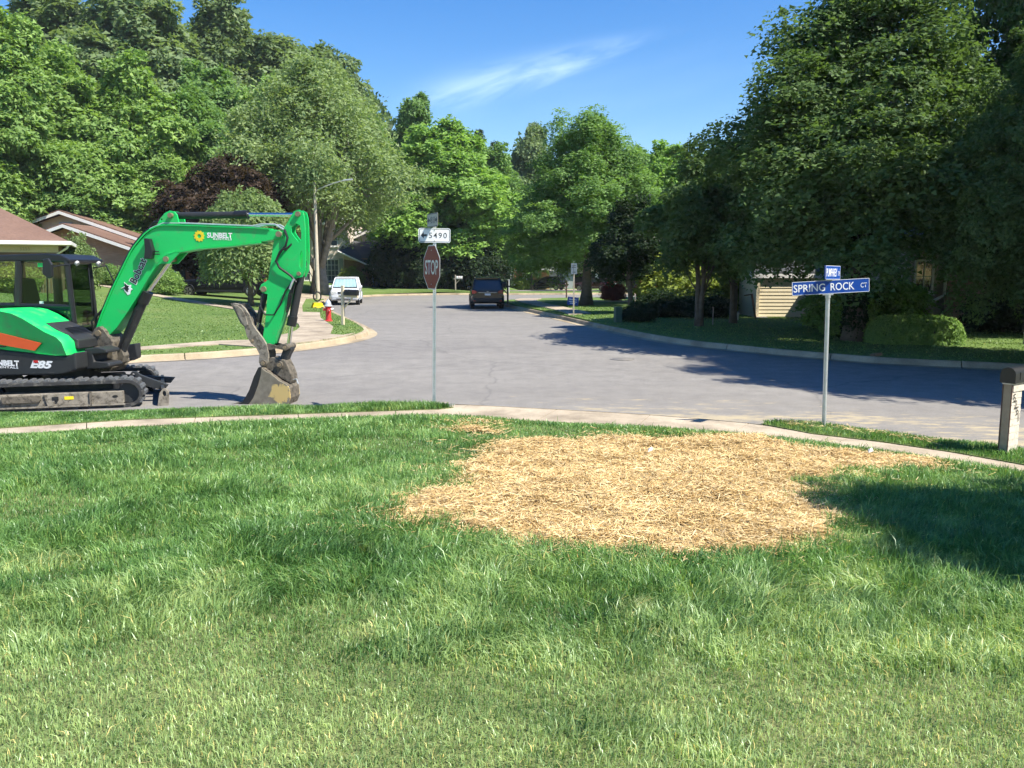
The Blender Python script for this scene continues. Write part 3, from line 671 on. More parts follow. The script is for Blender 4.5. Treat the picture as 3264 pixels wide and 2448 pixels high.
def build_near_grass():
    n = 530000; y = 1.9 + 11.1*rng.random(n)**1.12; x = rng.uniform(-1, 1, n)*(y*0.655 + 0.9)
    P = np.c_[x, y]; dl = ylawn(x) - y
    keep = (dl > -0.03) & (rng.random(n) < np.clip(1.25 - 0.062*y, 0.3, 1)); P = P[keep]
    st = in_straw(P); P = P[st < rng.normal(0.0, 0.05, len(P))]; x, y = P.T; n = len(P)
    patch = vnoise(x, y, 0.6, 1)*0.40 + vnoise(x, y, 1.9, 2)*0.38 + vnoise(x, y, 4.5, 22)*0.22
    lg = ss(0.30, 0.62, patch + 0.16*ss(3.4, 5.2, y) - 0.30*ss(3.9, 2.9, y) - 0.22*ss(0.60, 0.75, vnoise(x, y, 0.42, 9)))
    h = (0.030 + 0.008*ss(3.2, 5.0, y) + 0.058*lg)*rng.uniform(0.45, 1.4, n)*(0.55 + 0.45*ss(0.0, 0.9, ylawn(x) - y)); strag = rng.random(n) < 0.012; h[strag] *= 1.7
    th = vnoise(x, y, 1.7, 3)*9 + vnoise(x, y, 5.0, 33)*3; la = 0.10 + 0.62*lg*vnoise(x, y, 2.3, 4)
    lean = np.c_[np.cos(th), np.sin(th)]*la[:, None] + rng.normal(0, 0.50, (n, 2))
    w = 0.0044*(1 + 0.13*np.clip(y - 2.5, 0, 9))*(0.9 + 0.3*lg)
    blade_mesh('grass', np.c_[x, y, zfront(x, y)], h, w, lean, 'green grass blades of the front lawn, short near and longer farther out', 'grass_near')
    for poly, lab, n in ((VERGE_L, 'green grass of the near verge by the stop sign', 46000), (VERGE_R, 'grass of the near verge by the street name sign', 15000)):
        q = np.array(poly); lo = np.maximum(q.min(0), (-10.5, 7.5)); hi = np.minimum(q.max(0), (8.5, 20)); P = rng.uniform(0, 1, (n*6, 2))*(hi - lo) + lo
        P = P[inside(P, poly)][:n]; n = len(P); d = edge_dist(P, poly)
        h = (0.05 + 0.06*vnoise(P[:, 0], P[:, 1], 1.5, 3))*(0.7 + 0.45*ss(0, 0.25, d))*rng.uniform(0.6, 1.3, n)
        h *= (0.8 + 0.45*ss(-5, -1.8, P[:, 0])) if poly is VERGE_L else 0.95
        th = vnoise(P[:, 0], P[:, 1], 1.2, 13)*11
        blade_mesh('grass', np.c_[P, np.full(n, 0.15)], h, np.full(n, 0.0095), np.c_[np.cos(th), np.sin(th)]*0.25 + rng.normal(0, 0.35, (n, 2)), lab, 'grass_near')
    # straw mulch, with a few strands strewn round its edge
    n = 310000; P = np.c_[rng.uniform(-1.7, 5.1, n), rng.uniform(4.8, 11.8, n)]; st = in_straw(P)
    keep = (st > 0.0) | (rng.random(n) < 0.26*np.exp(-np.clip(-st, 0, 9)/0.15)); P = P[keep]; st = st[keep]; kk = rng.random(len(P)) < 0.62 + 0.7*vnoise(P[:, 0], P[:, 1], 4.0, 44); P = P[kk]; st = st[kk]; x, y = P.T; n = len(P)
    z = zfront(x, y) + 0.012 + (0.05*vnoise(x, y, 2.3, 8) + 0.022*rng.random(n) + 0.03*vnoise(x, y, 5.5, 18)**2)*ss(-0.12, 0.2, st)
    z += np.where(st < 0, 0.03, 0)
    el = rng.normal(0, 0.16, n); k = rng.random(n) < 0.05; el[k] = rng.uniform(0.2, 0.8, k.sum())
    straw_mesh('straw', np.c_[x, y, z], el, rng.uniform(0.035, 0.16, n), rng.uniform(0.0010, 0.0022, n)*(0.65 + y/12), 'golden straw mulch patch laid over new seed on the lawn')
    n = 240; x = rng.uniform(3.9, 5.4, n); y = np.interp(x, [3.6, 4.4, 5.0, 5.4], [12.0, 11.6, 11.0, 10.5]) + rng.normal(0, 0.10, n)
    straw_mesh('straw', np.c_[x, y, np.full(n, 0.20)], rng.normal(0, 0.2, n), rng.uniform(0.05, 0.2, n), rng.uniform(0.002, 0.0035, n), 'a few straw wisps blown onto the verge by the street sign')
    for poly, zf, box, n, lab in ((LEFT_POLY, zleft, (-24, -4.6, 19, 44), 40000, 'short mown grass on the lawns across the street'), (RIGHT_POLY, zright, (-1, 16, 19, 46), 38000, 'short grass on the shaded right lawn')):
        P = np.c_[rng.uniform(box[0], box[1], n*2), rng.uniform(box[2], box[3], n*2)]; P = P[inside(P, poly)]
        P = P[~inside(P, APRON)]
        a = [(-27, 54.5), (-21.26, 48.63), (-14.88, 42.63), (-10.3, 38.9), (-9.7, 37.4), (-14.2, 40.9), (-20.1, 46.4), (-25.6, 52)] if poly is LEFT_POLY else \
            [(0.75, 49), (1.7, 43.2), (2.35, 38.6), (2.45, 36.2), (3.5, 36.8), (3.4, 38.8), (2.8, 43), (2.0, 48.6)]
        P = P[~inside(P, a)][:n]; n = len(P); row = 0.75 + 0.5*(np.sin(P[:, 0]*1.2 + P[:, 1]*5.5) > 0)
        blade_mesh('grass', np.c_[P, zf(P[:, 0], P[:, 1])], rng.uniform(0.02, 0.045, n)*row, np.full(n, 0.028), rng.normal(0, 0.6, (n, 2)), lab, 'grass_far')
build_near_grass()

# ------------------------------------------------------------------ trees
def leaf_mesh(name, C, Nrm, per, cr, leaf, droop, g, thick=0.22, jitter=0.55, elong=0.36, vclump=None, tri=False):
    """C clump centres, Nrm clump normals -> folded leaves lying in loose sprays"""
    m = len(C); cidx = np.repeat(np.arange(m), per); n = len(cidx)
    N = Nrm[cidx]; a = np.cross(N, np.array([0.31, 0.17, 0.93])); a /= np.linalg.norm(a, axis=1)[:, None] + 1e-9; b = np.cross(N, a)
    th = g.uniform(0, 2*np.pi, n); r = np.sqrt(g.random(n)); cs = (cr*g.uniform(0.6, 1.35, m))[cidx]
    pos = C[cidx] + (a*(np.cos(th)*r*cs)[:, None] + b*(np.sin(th)*r*cs)[:, None]) + N*(g.normal(0, thick, n)*cs)[:, None]
    pos[:, 2] -= droop*cs*r*r
    ln = N + g.normal(0, jitter, (n, 3)); ln /= np.linalg.norm(ln, axis=1)[:, None]
    t = (a*np.cos(th)[:, None] + b*np.sin(th)[:, None])*0.8 + g.normal(0, 0.5, (n, 3)); t[:, 2] -= 0.35
    t -= ln*(t*ln).sum(1)[:, None]; t /= np.linalg.norm(t, axis=1)[:, None] + 1e-9; s = np.cross(ln, t)
    L = (leaf*g.uniform(0.45, 1.55, n))[:, None]
    vc = g.normal(0, 0.13, m) if vclump is None else vclump
    v = np.clip(0.5 + vc[cidx] + g.normal(0, 0.16, n), 0, 1)
    if tri:
        V = np.stack([pos - s*L*elong, pos + s*L*elong, pos + t*L], 1).reshape(-1, 3)
        return fast_mesh(name, V, np.arange(n*3).reshape(-1, 3), np.repeat(v, 3))
    V = np.empty((n, 4, 3)); V[:, 0] = pos; V[:, 1] = pos + t*L*0.45 + s*L*elong + ln*L*0.12; V[:, 2] = pos + t*L; V[:, 3] = pos + t*L*0.45 - s*L*elong + ln*L*0.12
    o = (np.arange(n)*4)[:, None]; F = np.vstack([o + [0, 1, 2], o + [0, 2, 3]])
    v = np.repeat(v, 4)
    return fast_mesh(name, V.reshape(-1, 3), F, v)
def sample_lobes(lobes, n, g, shell=0.5, low=-0.55):
    L = np.array(lobes, float); w = (L[:, 3]*L[:, 4] + L[:, 4]*L[:, 5] + L[:, 3]*L[:, 5]); k = g.choice(len(L), n*2, p=w/w.sum()); l = L[k]
    d = g.normal(0, 1, (n*2, 3)); d /= np.linalg.norm(d, axis=1)[:, None]
    d = d[(d[:, 2] > low) | (g.random(n*2) < 0.3)][:n]; l = l[:len(d)]
    bump_ = 1 + 0.16*np.sin(d[:, 0]*5 + l[:, 0]*3)*np.cos(d[:, 1]*6 + l[:, 2]) + 0.12*np.sin(d[:, 2]*9 + l[:, 1]*5)
    r = (shell + (1 - shell)*np.sqrt(g.random(len(d))))*bump_
    C = l[:, :3] + d*l[:, 3:]*r[:, None]
    Nn = d*0.75 + np.array([0, 0, 0.75]); Nn += g.normal(0, 0.22, Nn.shape); Nn /= np.linalg.norm(Nn, axis=1)[:, None]
    return C, Nn
def wood(name, H, top, r0, C, g, nlimb=9, sub=2, fork=0.25, mat='bark', lean=0.03, stems=1):
    m = MB()
    for st in range(stems):
        ox, oy = (0, 0) if stems == 1 else (0.25*r0*8*math.cos(2.1*st), 0.25*r0*8*math.sin(2.1*st))
        path = []; k = 9
        for i in range(k):
            t = i/(k - 1); path.append(Vector((g.normal(0, lean)*H*t*0.4 + ox*t*1.8, g.normal(0, lean)*H*t*0.4 + oy*t*1.8, -0.3 + (top + 0.3)*t)))
        rad = [r0*(1.75 if i == 0 else 1.15 if i == 1 else 1.0)*(1 - 0.82*(i/(k - 1))) + 0.02 for i in range(k)]
        m.tube(path, rad, 10)
        for q in range(nlimb//stems):
            j = int(np.clip(g.uniform(fork, 0.9)*(k - 1), 1, k - 2)); s = path[j]; c = C[g.integers(len(C))]; e = Vector(c)
            e = s + (e - s)*g.uniform(0.65, 0.95)
            if e.z < s.z: e.z = s.z + 0.3
            mid = (s + e)/2 + Vector((0, 0, -0.06*(e - s).length)); rr = rad[j]*0.5
            m.tube([s, s*0.65 + mid*0.35 + Vector((0, 0, 0.02)), mid, e], [rr, rr*0.8, rr*0.6, rr*0.18], 6)
            for u in range(sub):
                c2 = Vector(C[g.integers(len(C))]); f = mid + (e - mid)*g.random(); d2 = (c2 - f); d2 = d2.normalized()*min(d2.length, 0.22*H)
                m.tube([f, f + d2*0.5 + Vector((0, 0, 0.03*H)), f + d2], [rr*0.4, rr*0.28, rr*0.08], 5)
    me = bpy.data.meshes.new(name); me.from_pydata([tuple(v) for v in m.V], [], m.F); me.polygons.foreach_set('use_smooth', [True]*len(me.polygons)); me.materials.append(MATS[mat]); return me
PROTO = {}
def proto(key, H, W, lobes, clumps, per, cr, leaf, droop, r0, seed, shell=0.5, mat='bark', low=-0.55, jitter=0.55, nlimb=10, stems=1, thick=0.22, elong=0.36, fork=0.25, top=0.8, tri=False):
    g = np.random.default_rng(seed); C, Nn = sample_lobes(lobes, clumps, g, shell, low)
    cm = leaf_mesh('crown', C, Nn, per, cr, leaf, droop, g, thick, jitter, elong, None, tri); cm.materials.append(MATS['leaf'])
    tm = wood('trunk', H, H*top, r0, C, g, nlimb, 2, fork, mat, stems=stems)
    PROTO[key] = (H, W, cm, tm)
def lobes_for(H, W, z0, n, g, spread=0.36, taper=0.35, small=(0.09, 0.19)):
    """a core plus n uneven lobes; the outline comes from the lobes, so it stays ragged"""
    hh = H - z0; out = [(0, 0, z0 + hh*0.47, W*0.27, W*0.27, hh*0.38)]
    for i in range(n):
        t = (i + g.uniform(0.1, 0.9))/n; a = i*2.399 + g.uniform(-0.5, 0.5)
        rr = W*spread*g.uniform(0.72, 1.12)*math.sin(math.pi*min(1, 0.2 + 0.74*t))**0.8*(1 - taper*t)
        r = W*g.uniform(*small)*(1.1 - 0.35*t)
        out.append((rr*math.cos(a), rr*math.sin(a), z0 + hh*(0.10 + 0.80*t), r, r, r*g.uniform(0.7, 1.2)))
    for k in range(4):
        a = g.uniform(0, 6.28); r = W*g.uniform(0.05, 0.09); q = W*g.uniform(0.0, 0.16); out.append((q*math.cos(a), q*math.sin(a), z0 + hh*g.uniform(0.86, 0.95), r, r, r*2.0))
    return out
def build_protos():
    g = np.random.default_rng(3)
    proto('broad', 15, 11, lobes_for(15, 11, 2.4, 30, g), 1500, 76, 0.62, 0.235, 0.4, 0.30, 21, tri=True, elong=0.42, shell=0.42)
    proto('broadb', 15, 11, lobes_for(15, 11, 1.8, 34, g, taper=0.5), 1500, 76, 0.62, 0.235, 0.35, 0.28, 22, tri=True, elong=0.42, shell=0.42)
    proto('tall', 18, 9, lobes_for(18, 9, 2.6, 30, g, taper=0.55), 1300, 76, 0.6, 0.235, 0.35, 0.26, 23, tri=True, elong=0.42, shell=0.42)
    proto('airy', 17, 14, lobes_for(17, 14, 4.6, 44, g, spread=0.40, small=(0.07, 0.15)), 1500, 70, 0.70, 0.20, 0.8, 0.42, 24, shell=0.35, mat='pale_bark', jitter=0.75, nlimb=30, thick=0.42, elong=0.30, fork=0.10, tri=True)
    proto('maple', 12, 9, lobes_for(12, 9, 1.9, 40, g, taper=0.48), 3400, 52, 0.36, 0.090, 0.42, 0.20, 25, shell=0.3, nlimb=26, elong=0.5, low=-0.8, tri=True)
    proto('mapleb', 12, 9, lobes_for(12, 9, 1.6, 44, g, taper=0.45), 3400, 52, 0.36, 0.090, 0.42, 0.20, 26, shell=0.3, nlimb=26, elong=0.5, low=-0.8, tri=True)
    proto('small', 6, 4.4, lobes_for(6, 4.4, 1.7, 18, g, taper=0.3), 1000, 50, 0.30, 0.105, 0.4, 0.085, 27, shell=0.35, nlimb=16, stems=2, elong=0.48, tri=True)
    proto('purple', 10, 9, lobes_for(10, 9, 1.8, 30, g, taper=-0.15, spread=0.40)[:-4], 1400, 66, 0.46, 0.17, 0.4, 0.22, 28, tri=True, elong=0.45)
    proto('shrub', 2, 2.2, [(0, 0, 0.85, 0.95, 0.95, 0.9)] + [(0.5*math.cos(a), 0.5*math.sin(a), 0.75 + 0.25*math.sin(3*a), 0.55, 0.55, 0.6) for a in np.linspace(0, 5.4, 6)], 420, 36, 0.2, 0.085, 0.2, 0.05, 29, shell=0.55, nlimb=8, top=0.6, low=-1)
    proto('hedge', 1, 1, [(0, 0, 0.5, 0.5, 0.5, 0.5)], 10, 10, 0.2, 0.06, 0.1, 0.03, 30)
    # conifer: whorled drooping boughs
    gg = np.random.default_rng(31); C = []; Nn = []
    for z in np.arange(2, 17.6, 0.5):
        r = 3.0*(1 - (z - 1)/17.5) + 0.15
        for k in range(int(5 + r*5)):
            a = gg.uniform(0, 6.28); q = r*gg.uniform(0.35, 1); C.append((q*math.cos(a), q*math.sin(a), z - 0.35*q)); Nn.append((0.4*math.cos(a), 0.4*math.sin(a), 0.9))
    C = np.array(C); Nn = np.array(Nn); Nn /= np.linalg.norm(Nn, axis=1)[:, None]
    cm = leaf_mesh('crown', C, Nn, 42, 0.5, 0.30, 0.5, gg, 0.2, 0.5, 0.2); cm.materials.append(MATS['leaf'])
    PROTO['conifer'] = (18, 6, cm, wood('trunk', 18, 17, 0.22, C, gg, 4, 0))
    # weeping cherry: strands of narrow leaves hanging from an umbrella of branches
    gg = np.random.default_rng(33); P = []; 
    for k in range(620):
        a = gg.uniform(0, 6.28); q = 2.3*math.sqrt(gg.random()); top = 5.6 - 0.42*q*q*0.75 + 0.25*math.sin(a*3) + gg.normal(0, 0.12); ln = min(gg.uniform(1.0, 3.6)*(0.45 + 0.32*q), top - 1.25)
        x, y = q*math.cos(a), q*math.sin(a)
        for t in np.arange(0, 1, 0.13/ln):
            w = 1 + 0.12*t; P.append((x*w + gg.normal(0, 0.03), y*w + gg.normal(0, 0.03), top - ln*t*(0.55 + 0.45*t)))
    P = np.array(P); Nn = np.c_[P[:, :2]*0.5, np.full(len(P), 0.5)] + gg.normal(0, 0.4, P.shape); Nn /= np.linalg.norm(Nn, axis=1)[:, None]
    cm = leaf_mesh('crown', P, Nn, 4, 0.10, 0.17, 0.8, gg, 0.3, 0.5, 0.22); cm.materials.append(MATS['leaf'])
    gC = np.array([(1.6*math.cos(a), 1.6*math.sin(a), 5.0) for a in np.linspace(0, 6, 12)])
    PROTO['weep'] = (5.8, 4.8, cm, wood('trunk', 5.8, 4.6, 0.13, gC, gg, 12, 1, 0.4))
build_protos()
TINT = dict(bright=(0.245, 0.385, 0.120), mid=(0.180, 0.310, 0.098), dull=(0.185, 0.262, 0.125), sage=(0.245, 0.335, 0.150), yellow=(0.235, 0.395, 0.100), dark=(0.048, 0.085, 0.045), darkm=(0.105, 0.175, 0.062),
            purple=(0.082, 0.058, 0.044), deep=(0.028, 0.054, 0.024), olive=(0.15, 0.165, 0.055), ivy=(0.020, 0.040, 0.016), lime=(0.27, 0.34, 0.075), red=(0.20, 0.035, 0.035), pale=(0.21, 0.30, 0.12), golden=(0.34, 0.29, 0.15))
def tree(name, kind, x, y, ztop, width, tint, label, group=None, cat='tree', base=None, rz=None, sink=0.0):
    H, W, cm, tm = PROTO[kind]
    zb = base if base is not None else float((zright if (x > 2.5 and y < 60) else zleft)(x, y))
    zb -= sink
    o = empty(name, (x, y, zb), rz if rz is not None else random.uniform(0, 6.28)); s = width/W; o.scale = (s, s, (ztop - zb)/H)
    tag(o, label, cat, group)
    c = bpy.data.objects.new('crown', cm); COL.objects.link(c); c.parent = o; k = random.uniform(0.93, 1.07); c.color = (*[q*k for q in TINT[tint]], 1)
    t = bpy.data.objects.new('trunk', tm); COL.objects.link(t); t.parent = o
    return o
def build_trees():
    W1 = 'trees on the wooded hillside at left'
    hill = [(-35.5, 60, 20.8, 8.5, 'tall', 'bright', 'tall light green tree at the left edge of the wooded hillside'),
        (-34.9, 66, 18.6, 11.5, 'broad', 'bright', 'round bright green tree standing above the left brown roof'),
        (-29.8, 68, 18.4, 11, 'broadb', 'bright', 'bright green round tree between the gabled house and the ridge trees'),
        (-26.0, 71, 16.6, 9.5, 'broad', 'mid', 'green tree on the hillside left of the grey-green airy tree'),
        (-37.5, 58, 12.5, 8, 'broadb', 'bright', 'lower bright tree at the far left just above the brown hip roof'),
        (-27.5, 66, 11.8, 8.5, 'broadb', 'bright', 'bright leafy tree directly behind the gabled brick house'),
        (-33.0, 64, 11.2, 8, 'broad', 'mid', 'green tree rising behind the peak of the gabled house'),
        (-52, 100, 34, 17, 'tall', 'dull', 'tall dull green tree on the ridge at the far left'),
        (-42, 98, 34.8, 18, 'broad', 'dull', 'tallest dull green crown on the ridge above the bright trees'),
        (-34.5, 104, 33.6, 16, 'broadb', 'dull', 'dull green ridge tree where the skyline starts to drop'),
        (-28.6, 106, 31.2, 14, 'tall', 'dull', 'dark ridge tree in the middle of the falling skyline'),
        (-22.5, 104, 28, 13, 'broad', 'dull', 'lowest dull green ridge tree before the airy tree'),
        (-30, 86, 22.3, 13, 'broadb', 'mid', 'mid green tree on the slope below the ridge'),
        (-23, 84, 20, 12, 'broad', 'bright', 'light green tree on the slope behind the purple maple'),
        (-18.5, 99, 21, 12, 'broadb', 'mid', 'green tree on the slope behind the airy tree'),
        (-10.4, 92, 21.2, 6.5, 'tall', 'mid', 'slim pointed tree poking above the street skyline left of the wisp of cloud')]
    for x, y, zt, w, k, t, l in hill: tree('hillside_tree', k, x, y, zt, w*(1.38 if y > 95 else 1.22), t, l, W1)
    tree('airy_tree', 'airy', -14.4, 63, 17.6, 16.0, 'sage', 'large airy grey-green tree with several trunks behind the street lamp', rz=0.6)
    tree('maple_tree', 'purple', -19.2, 57, 9.9, 8.8, 'purple', 'dark purple-leaved maple above the excavator boom')
    tree('weeping_cherry', 'weep', -13.7, 44, 6.5, 4.8, 'pale', 'small weeping cherry tree under the excavator boom with drooping pale leaves')
    tree('yard_tree', 'broad', -6.3, 80.5, 15.6, 15.8, 'yellow', 'bright yellow-green tree directly behind the stop sign')
    tree('yard_tree', 'broadb', -2.2, 92, 15.2, 12, 'mid', 'green tree between the stop sign tree and the centre maple')
    tree('yard_tree', 'broad', -13.2, 97, 16.0, 11.0, 'mid', 'green tree over the white gabled house')
    tree('conifer_tree', 'conifer', -4.5, 118, 21.9, 5.5, 'dark', 'taller dark conifer tip on the skyline between two green trees', 'dark conifers on the skyline')
    tree('conifer_tree', 'conifer', -2.4, 121, 20.8, 5.2, 'dark', 'shorter dark conifer tip on the skyline beside the taller one', 'dark conifers on the skyline')
    tree('skyline_tree', 'broadb', 2.4, 112, 20.8, 12, 'dull', 'grey-green skyline tree left of the centre maple', 'distant skyline trees')
    tree('skyline_tree', 'tall', -6.5, 108, 19.6, 9, 'dull', 'distant skyline tree behind the yellow-green tree', 'distant skyline trees')
    tree('skyline_tree', 'broad', 12.3, 84, 13.8, 9.0, 'mid', 'distant green crown right of the centre maple', 'distant skyline trees')
    tree('skyline_tree', 'broadb', 19, 90, 13.5, 12, 'dull', 'distant crown behind the small yellow-green tree at right', 'distant skyline trees')
    tree('maple_tree', 'maple', 4.1, 46.5, 10.6, 11.4, 'mid', 'leafy green maple in the middle with its trunk on the right lawn', rz=0.4)
    tree('yard_tree', 'broadb', 9.2, 50, 9.6, 7.2, 'yellow', 'light yellow-green tree right of the centre maple')
    tree('yard_tree', 'broad', 14.5, 56, 10.0, 9, 'mid', 'green tree behind the dark twin-trunked trees')
    tree('yard_tree', 'broadb', 22, 48, 11, 10, 'mid', 'green tree behind the cream shed')
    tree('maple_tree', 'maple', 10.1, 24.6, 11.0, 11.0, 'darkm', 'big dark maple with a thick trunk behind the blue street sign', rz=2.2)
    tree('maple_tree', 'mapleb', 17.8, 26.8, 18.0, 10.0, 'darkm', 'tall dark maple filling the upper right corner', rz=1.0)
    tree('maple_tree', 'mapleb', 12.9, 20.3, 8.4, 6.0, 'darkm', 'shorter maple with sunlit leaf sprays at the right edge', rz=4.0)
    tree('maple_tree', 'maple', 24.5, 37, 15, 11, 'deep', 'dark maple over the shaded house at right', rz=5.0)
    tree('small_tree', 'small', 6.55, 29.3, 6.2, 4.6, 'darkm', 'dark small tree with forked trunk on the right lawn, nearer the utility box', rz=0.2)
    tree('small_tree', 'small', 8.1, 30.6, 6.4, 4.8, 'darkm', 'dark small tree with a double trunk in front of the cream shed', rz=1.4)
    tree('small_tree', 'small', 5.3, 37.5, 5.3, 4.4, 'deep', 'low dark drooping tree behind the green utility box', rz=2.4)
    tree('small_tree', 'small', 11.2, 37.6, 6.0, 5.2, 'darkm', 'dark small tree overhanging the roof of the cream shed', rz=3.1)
    # trees beside the house the photo was taken from: outside the frame, their shade is in it
    G2 = 'trees beside the near lawn casting shade'
    tree('maple_tree', 'maple', 8.6, 3.4, 8.8, 6.6, 'darkm', 'maple beside the near lawn casting shade on the right grass', G2, base=0.3, rz=1)
    tree('maple_tree', 'mapleb', 10.6, 1.6, 9.4, 6.6, 'darkm', 'second maple added out of view to thicken the shade on the right grass', G2, base=0.3, rz=2.5)  # unseen extra tree, added to make the lawn shade denser
    tree('maple_tree', 'mapleb', 15.8, 15.4, 14.5, 11.2, 'darkm', 'tall maple past the mailbox shading the street', G2, base=0.2, rz=2)
    tree('maple_tree', 'maple', 25.5, 15.5, 15.0, 12, 'darkm', 'tall maple farther along the street at right', G2, base=0.2, rz=3)
    tree('maple_tree', 'mapleb', 27, 32, 14, 11, 'darkm', 'tall maple behind the shaded right house', G2, base=0.4, rz=4)
    # shrubs
    S = lambda x, y, zt, w, t, l, g=None, cat='shrub', nm='shrub', base=None: tree(nm, 'shrub', x, y, zt, w, t, l, g, cat, base)
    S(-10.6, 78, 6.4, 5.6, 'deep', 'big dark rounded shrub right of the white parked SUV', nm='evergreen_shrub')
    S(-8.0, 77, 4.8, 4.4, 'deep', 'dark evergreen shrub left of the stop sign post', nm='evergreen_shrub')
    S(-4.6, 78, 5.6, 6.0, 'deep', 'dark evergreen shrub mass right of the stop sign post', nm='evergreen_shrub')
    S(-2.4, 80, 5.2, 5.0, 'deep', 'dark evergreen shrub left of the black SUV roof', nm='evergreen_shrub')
    S(-24.3, 41.2, 3.1, 2.6, 'lime', 'yellow-green shrub against the left house seen through the cab', nm='shrub')
    S(-27.2, 41.4, 3.1, 2.6, 'bright', 'green shrub by the left garage seen through the rear cab window')
    S(-24.3, 47.2, 4.7, 2.4, 'pale', 'light green tree-like shrub at the corner of the left house', nm='juniper_shrub')
    S(-25.4, 53.4, 2.9, 2.0, 'mid', 'green shrub along the brick wall of the gabled house')
    S(-23.0, 52.4, 2.5, 1.8, 'pale', 'low pale shrub left of the boom foot by the brick wall')
    S(-19.9, 48.2, 2.9, 2.0, 'bright', 'rounded bright green shrub behind the boom lift cylinder')
    S(-36.6, 62, 8.3, 5.5, 'golden', 'golden-tan shrub above the brown roof at the far left', nm='tall_shrub')
    S(-15.0, 79.0, 2.9, 2.4, 'lime', 'small green bush at the window of the pale brick house')
    S(9.9, 38.5, 3.4, 3.6, 'lime', 'sunlit yellow-green shrub left of the cream shed')
    S(7.5, 37.2, 3.4, 4.0, 'lime', 'sunlit yellow-green shrub between the dark small trees', 'sunlit shrubs behind the right lawn')
    S(7.8, 34.2, 1.7, 2.6, 'deep', 'dark low shrub left of the double-trunked small tree', nm='low_shrub')
    S(6.2, 34.8, 1.7, 2.6, 'deep', 'dark low shrub right of the green utility box', nm='low_shrub')
    S(4.75, 31.6, 1.25, 1.5, 'deep', 'small dark juniper beside the green utility box', nm='low_shrub')
    S(6.4, 53, 2.0, 1.7, 'red', 'red-leaved shrub right of the centre maple trunk', nm='red_shrub')
    S(8.7, 54, 2.0, 1.6, 'red', 'smaller red-leaved shrub beyond the low dark tree', nm='red_shrub')
    S(11.0, 28.2, 2.2, 2.6, 'bright', 'light green leafy shrub just right of the thick trunk')
    S(12.8, 28.6, 2.7, 2.8, 'mid', 'taller green shrub at the corner of the shaded house')
    S(10.3, 26.0, 1.25, 1.6, 'bright', 'low bright shrub between the thick trunk and the clipped hedge')
    S(12.7, 33.4, 1.5, 1.5, 'golden', 'thin twiggy bush in front of the cream shed wall', nm='twiggy_bush')
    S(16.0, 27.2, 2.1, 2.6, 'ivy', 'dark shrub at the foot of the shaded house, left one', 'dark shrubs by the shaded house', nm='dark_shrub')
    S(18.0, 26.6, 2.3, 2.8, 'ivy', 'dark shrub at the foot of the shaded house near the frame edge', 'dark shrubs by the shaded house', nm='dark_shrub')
    S(1.0, 110, 1.9, 2.8, 'lime', 'rounded pale shrub at the far brick house')
    S(3.6, 113, 1.7, 2.4, 'lime', 'small rounded shrub right of the far white garage door')
    # clipped hedge: an elongated rounded block of short leaves
    g = np.random.default_rng(50); n = 2600; a = g.uniform(-1, 1, n); th = g.uniform(-0.1, math.pi + 0.1, n)
    def sec(a_, th_, r=1.0): k = 0.92 + 0.08*np.sqrt(np.clip(1 - np.abs(a_)**5, 0, 1)); e = np.clip(1 - np.abs(a_)**7, 0.02, 1)**0.45; c = np.cos(th_); s = np.sin(th_); return np.c_[a_*1.5, np.sign(c)*np.abs(c)**0.6*0.62*e*r, np.clip(np.sign(s)*np.abs(s)**0.55*0.86*k*e*r, 0, 2)]
    C = sec(a, th, g.uniform(0.86, 1.02, n)); C[:, 2] = np.where(g.random(n) < 0.25, C[:, 2]*g.random(n), C[:, 2]); Nn = np.c_[a*0.4, np.cos(th), np.sin(th) + 0.3]; Nn /= np.linalg.norm(Nn, axis=1)[:, None]
    cm = leaf_mesh('foliage', C, Nn, 20, 0.07, 0.05, 0.1, g, 0.3, 0.6, 0.4, None, True); h = empty('hedge', (11.5, 23.9, float(zright(11.5, 23.9))), R(-9)); h.scale = (0.86, 0.9, 0.9)
    tag(h, 'low clipped green hedge with rounded end in front of the shaded house', 'hedge'); o = link('foliage', cm, 'leaf', h); o.color = (*TINT['bright'], 1)
    m = MB(); 
    for k in range(9): q = -1.3 + k*0.325; m.tube([(q, 0, -0.1), (q + 0.03, 0.05, 0.4), (q, -0.1, 0.75)], [0.03, 0.02, 0.008], 6)
    m.build('stem', 'bark', h)
    # ivy sleeve on the thick trunk
    C = np.array([(0.30*(1 - 0.03*z)*math.cos(t), 0.30*(1 - 0.03*z)*math.sin(t), z) for t, z in zip(g.uniform(0, 6.28, 700), g.uniform(0.05, 5.2, 700))]); Nn = C*[1, 1, 0] + [0, 0, 0.12]; Nn /= np.linalg.norm(Nn, axis=1)[:, None]
    iv = link('ivy', leaf_mesh('ivy', C, Nn, 12, 0.12, 0.07, 0.2, g, 0.25), 'leaf'); iv.location = (10.1, 24.6, float(zright(10.1, 24.6))); iv.color = (*TINT['ivy'], 1); tag(iv, 'dark ivy sleeve climbing the thick maple trunk', 'ivy')
    # the far wood behind everything
    g = np.random.default_rng(60); C = []
    for k in range(3600):
        x = g.uniform(-95, 75); y = g.uniform(125, 150) ; top = 15 + 5*math.sin(x*0.21) + 3*math.sin(x*0.53 + 1) + (14*float(ss(-5, -45, x))); t = g.random()**0.7
        C.append((x, y - 6*t*0, 0.5 + (top + 2)*t))
    C = np.array(C); Nn = g.normal(0, 0.3, C.shape) + [0, -0.5, 0.7]; Nn /= np.linalg.norm(Nn, axis=1)[:, None]
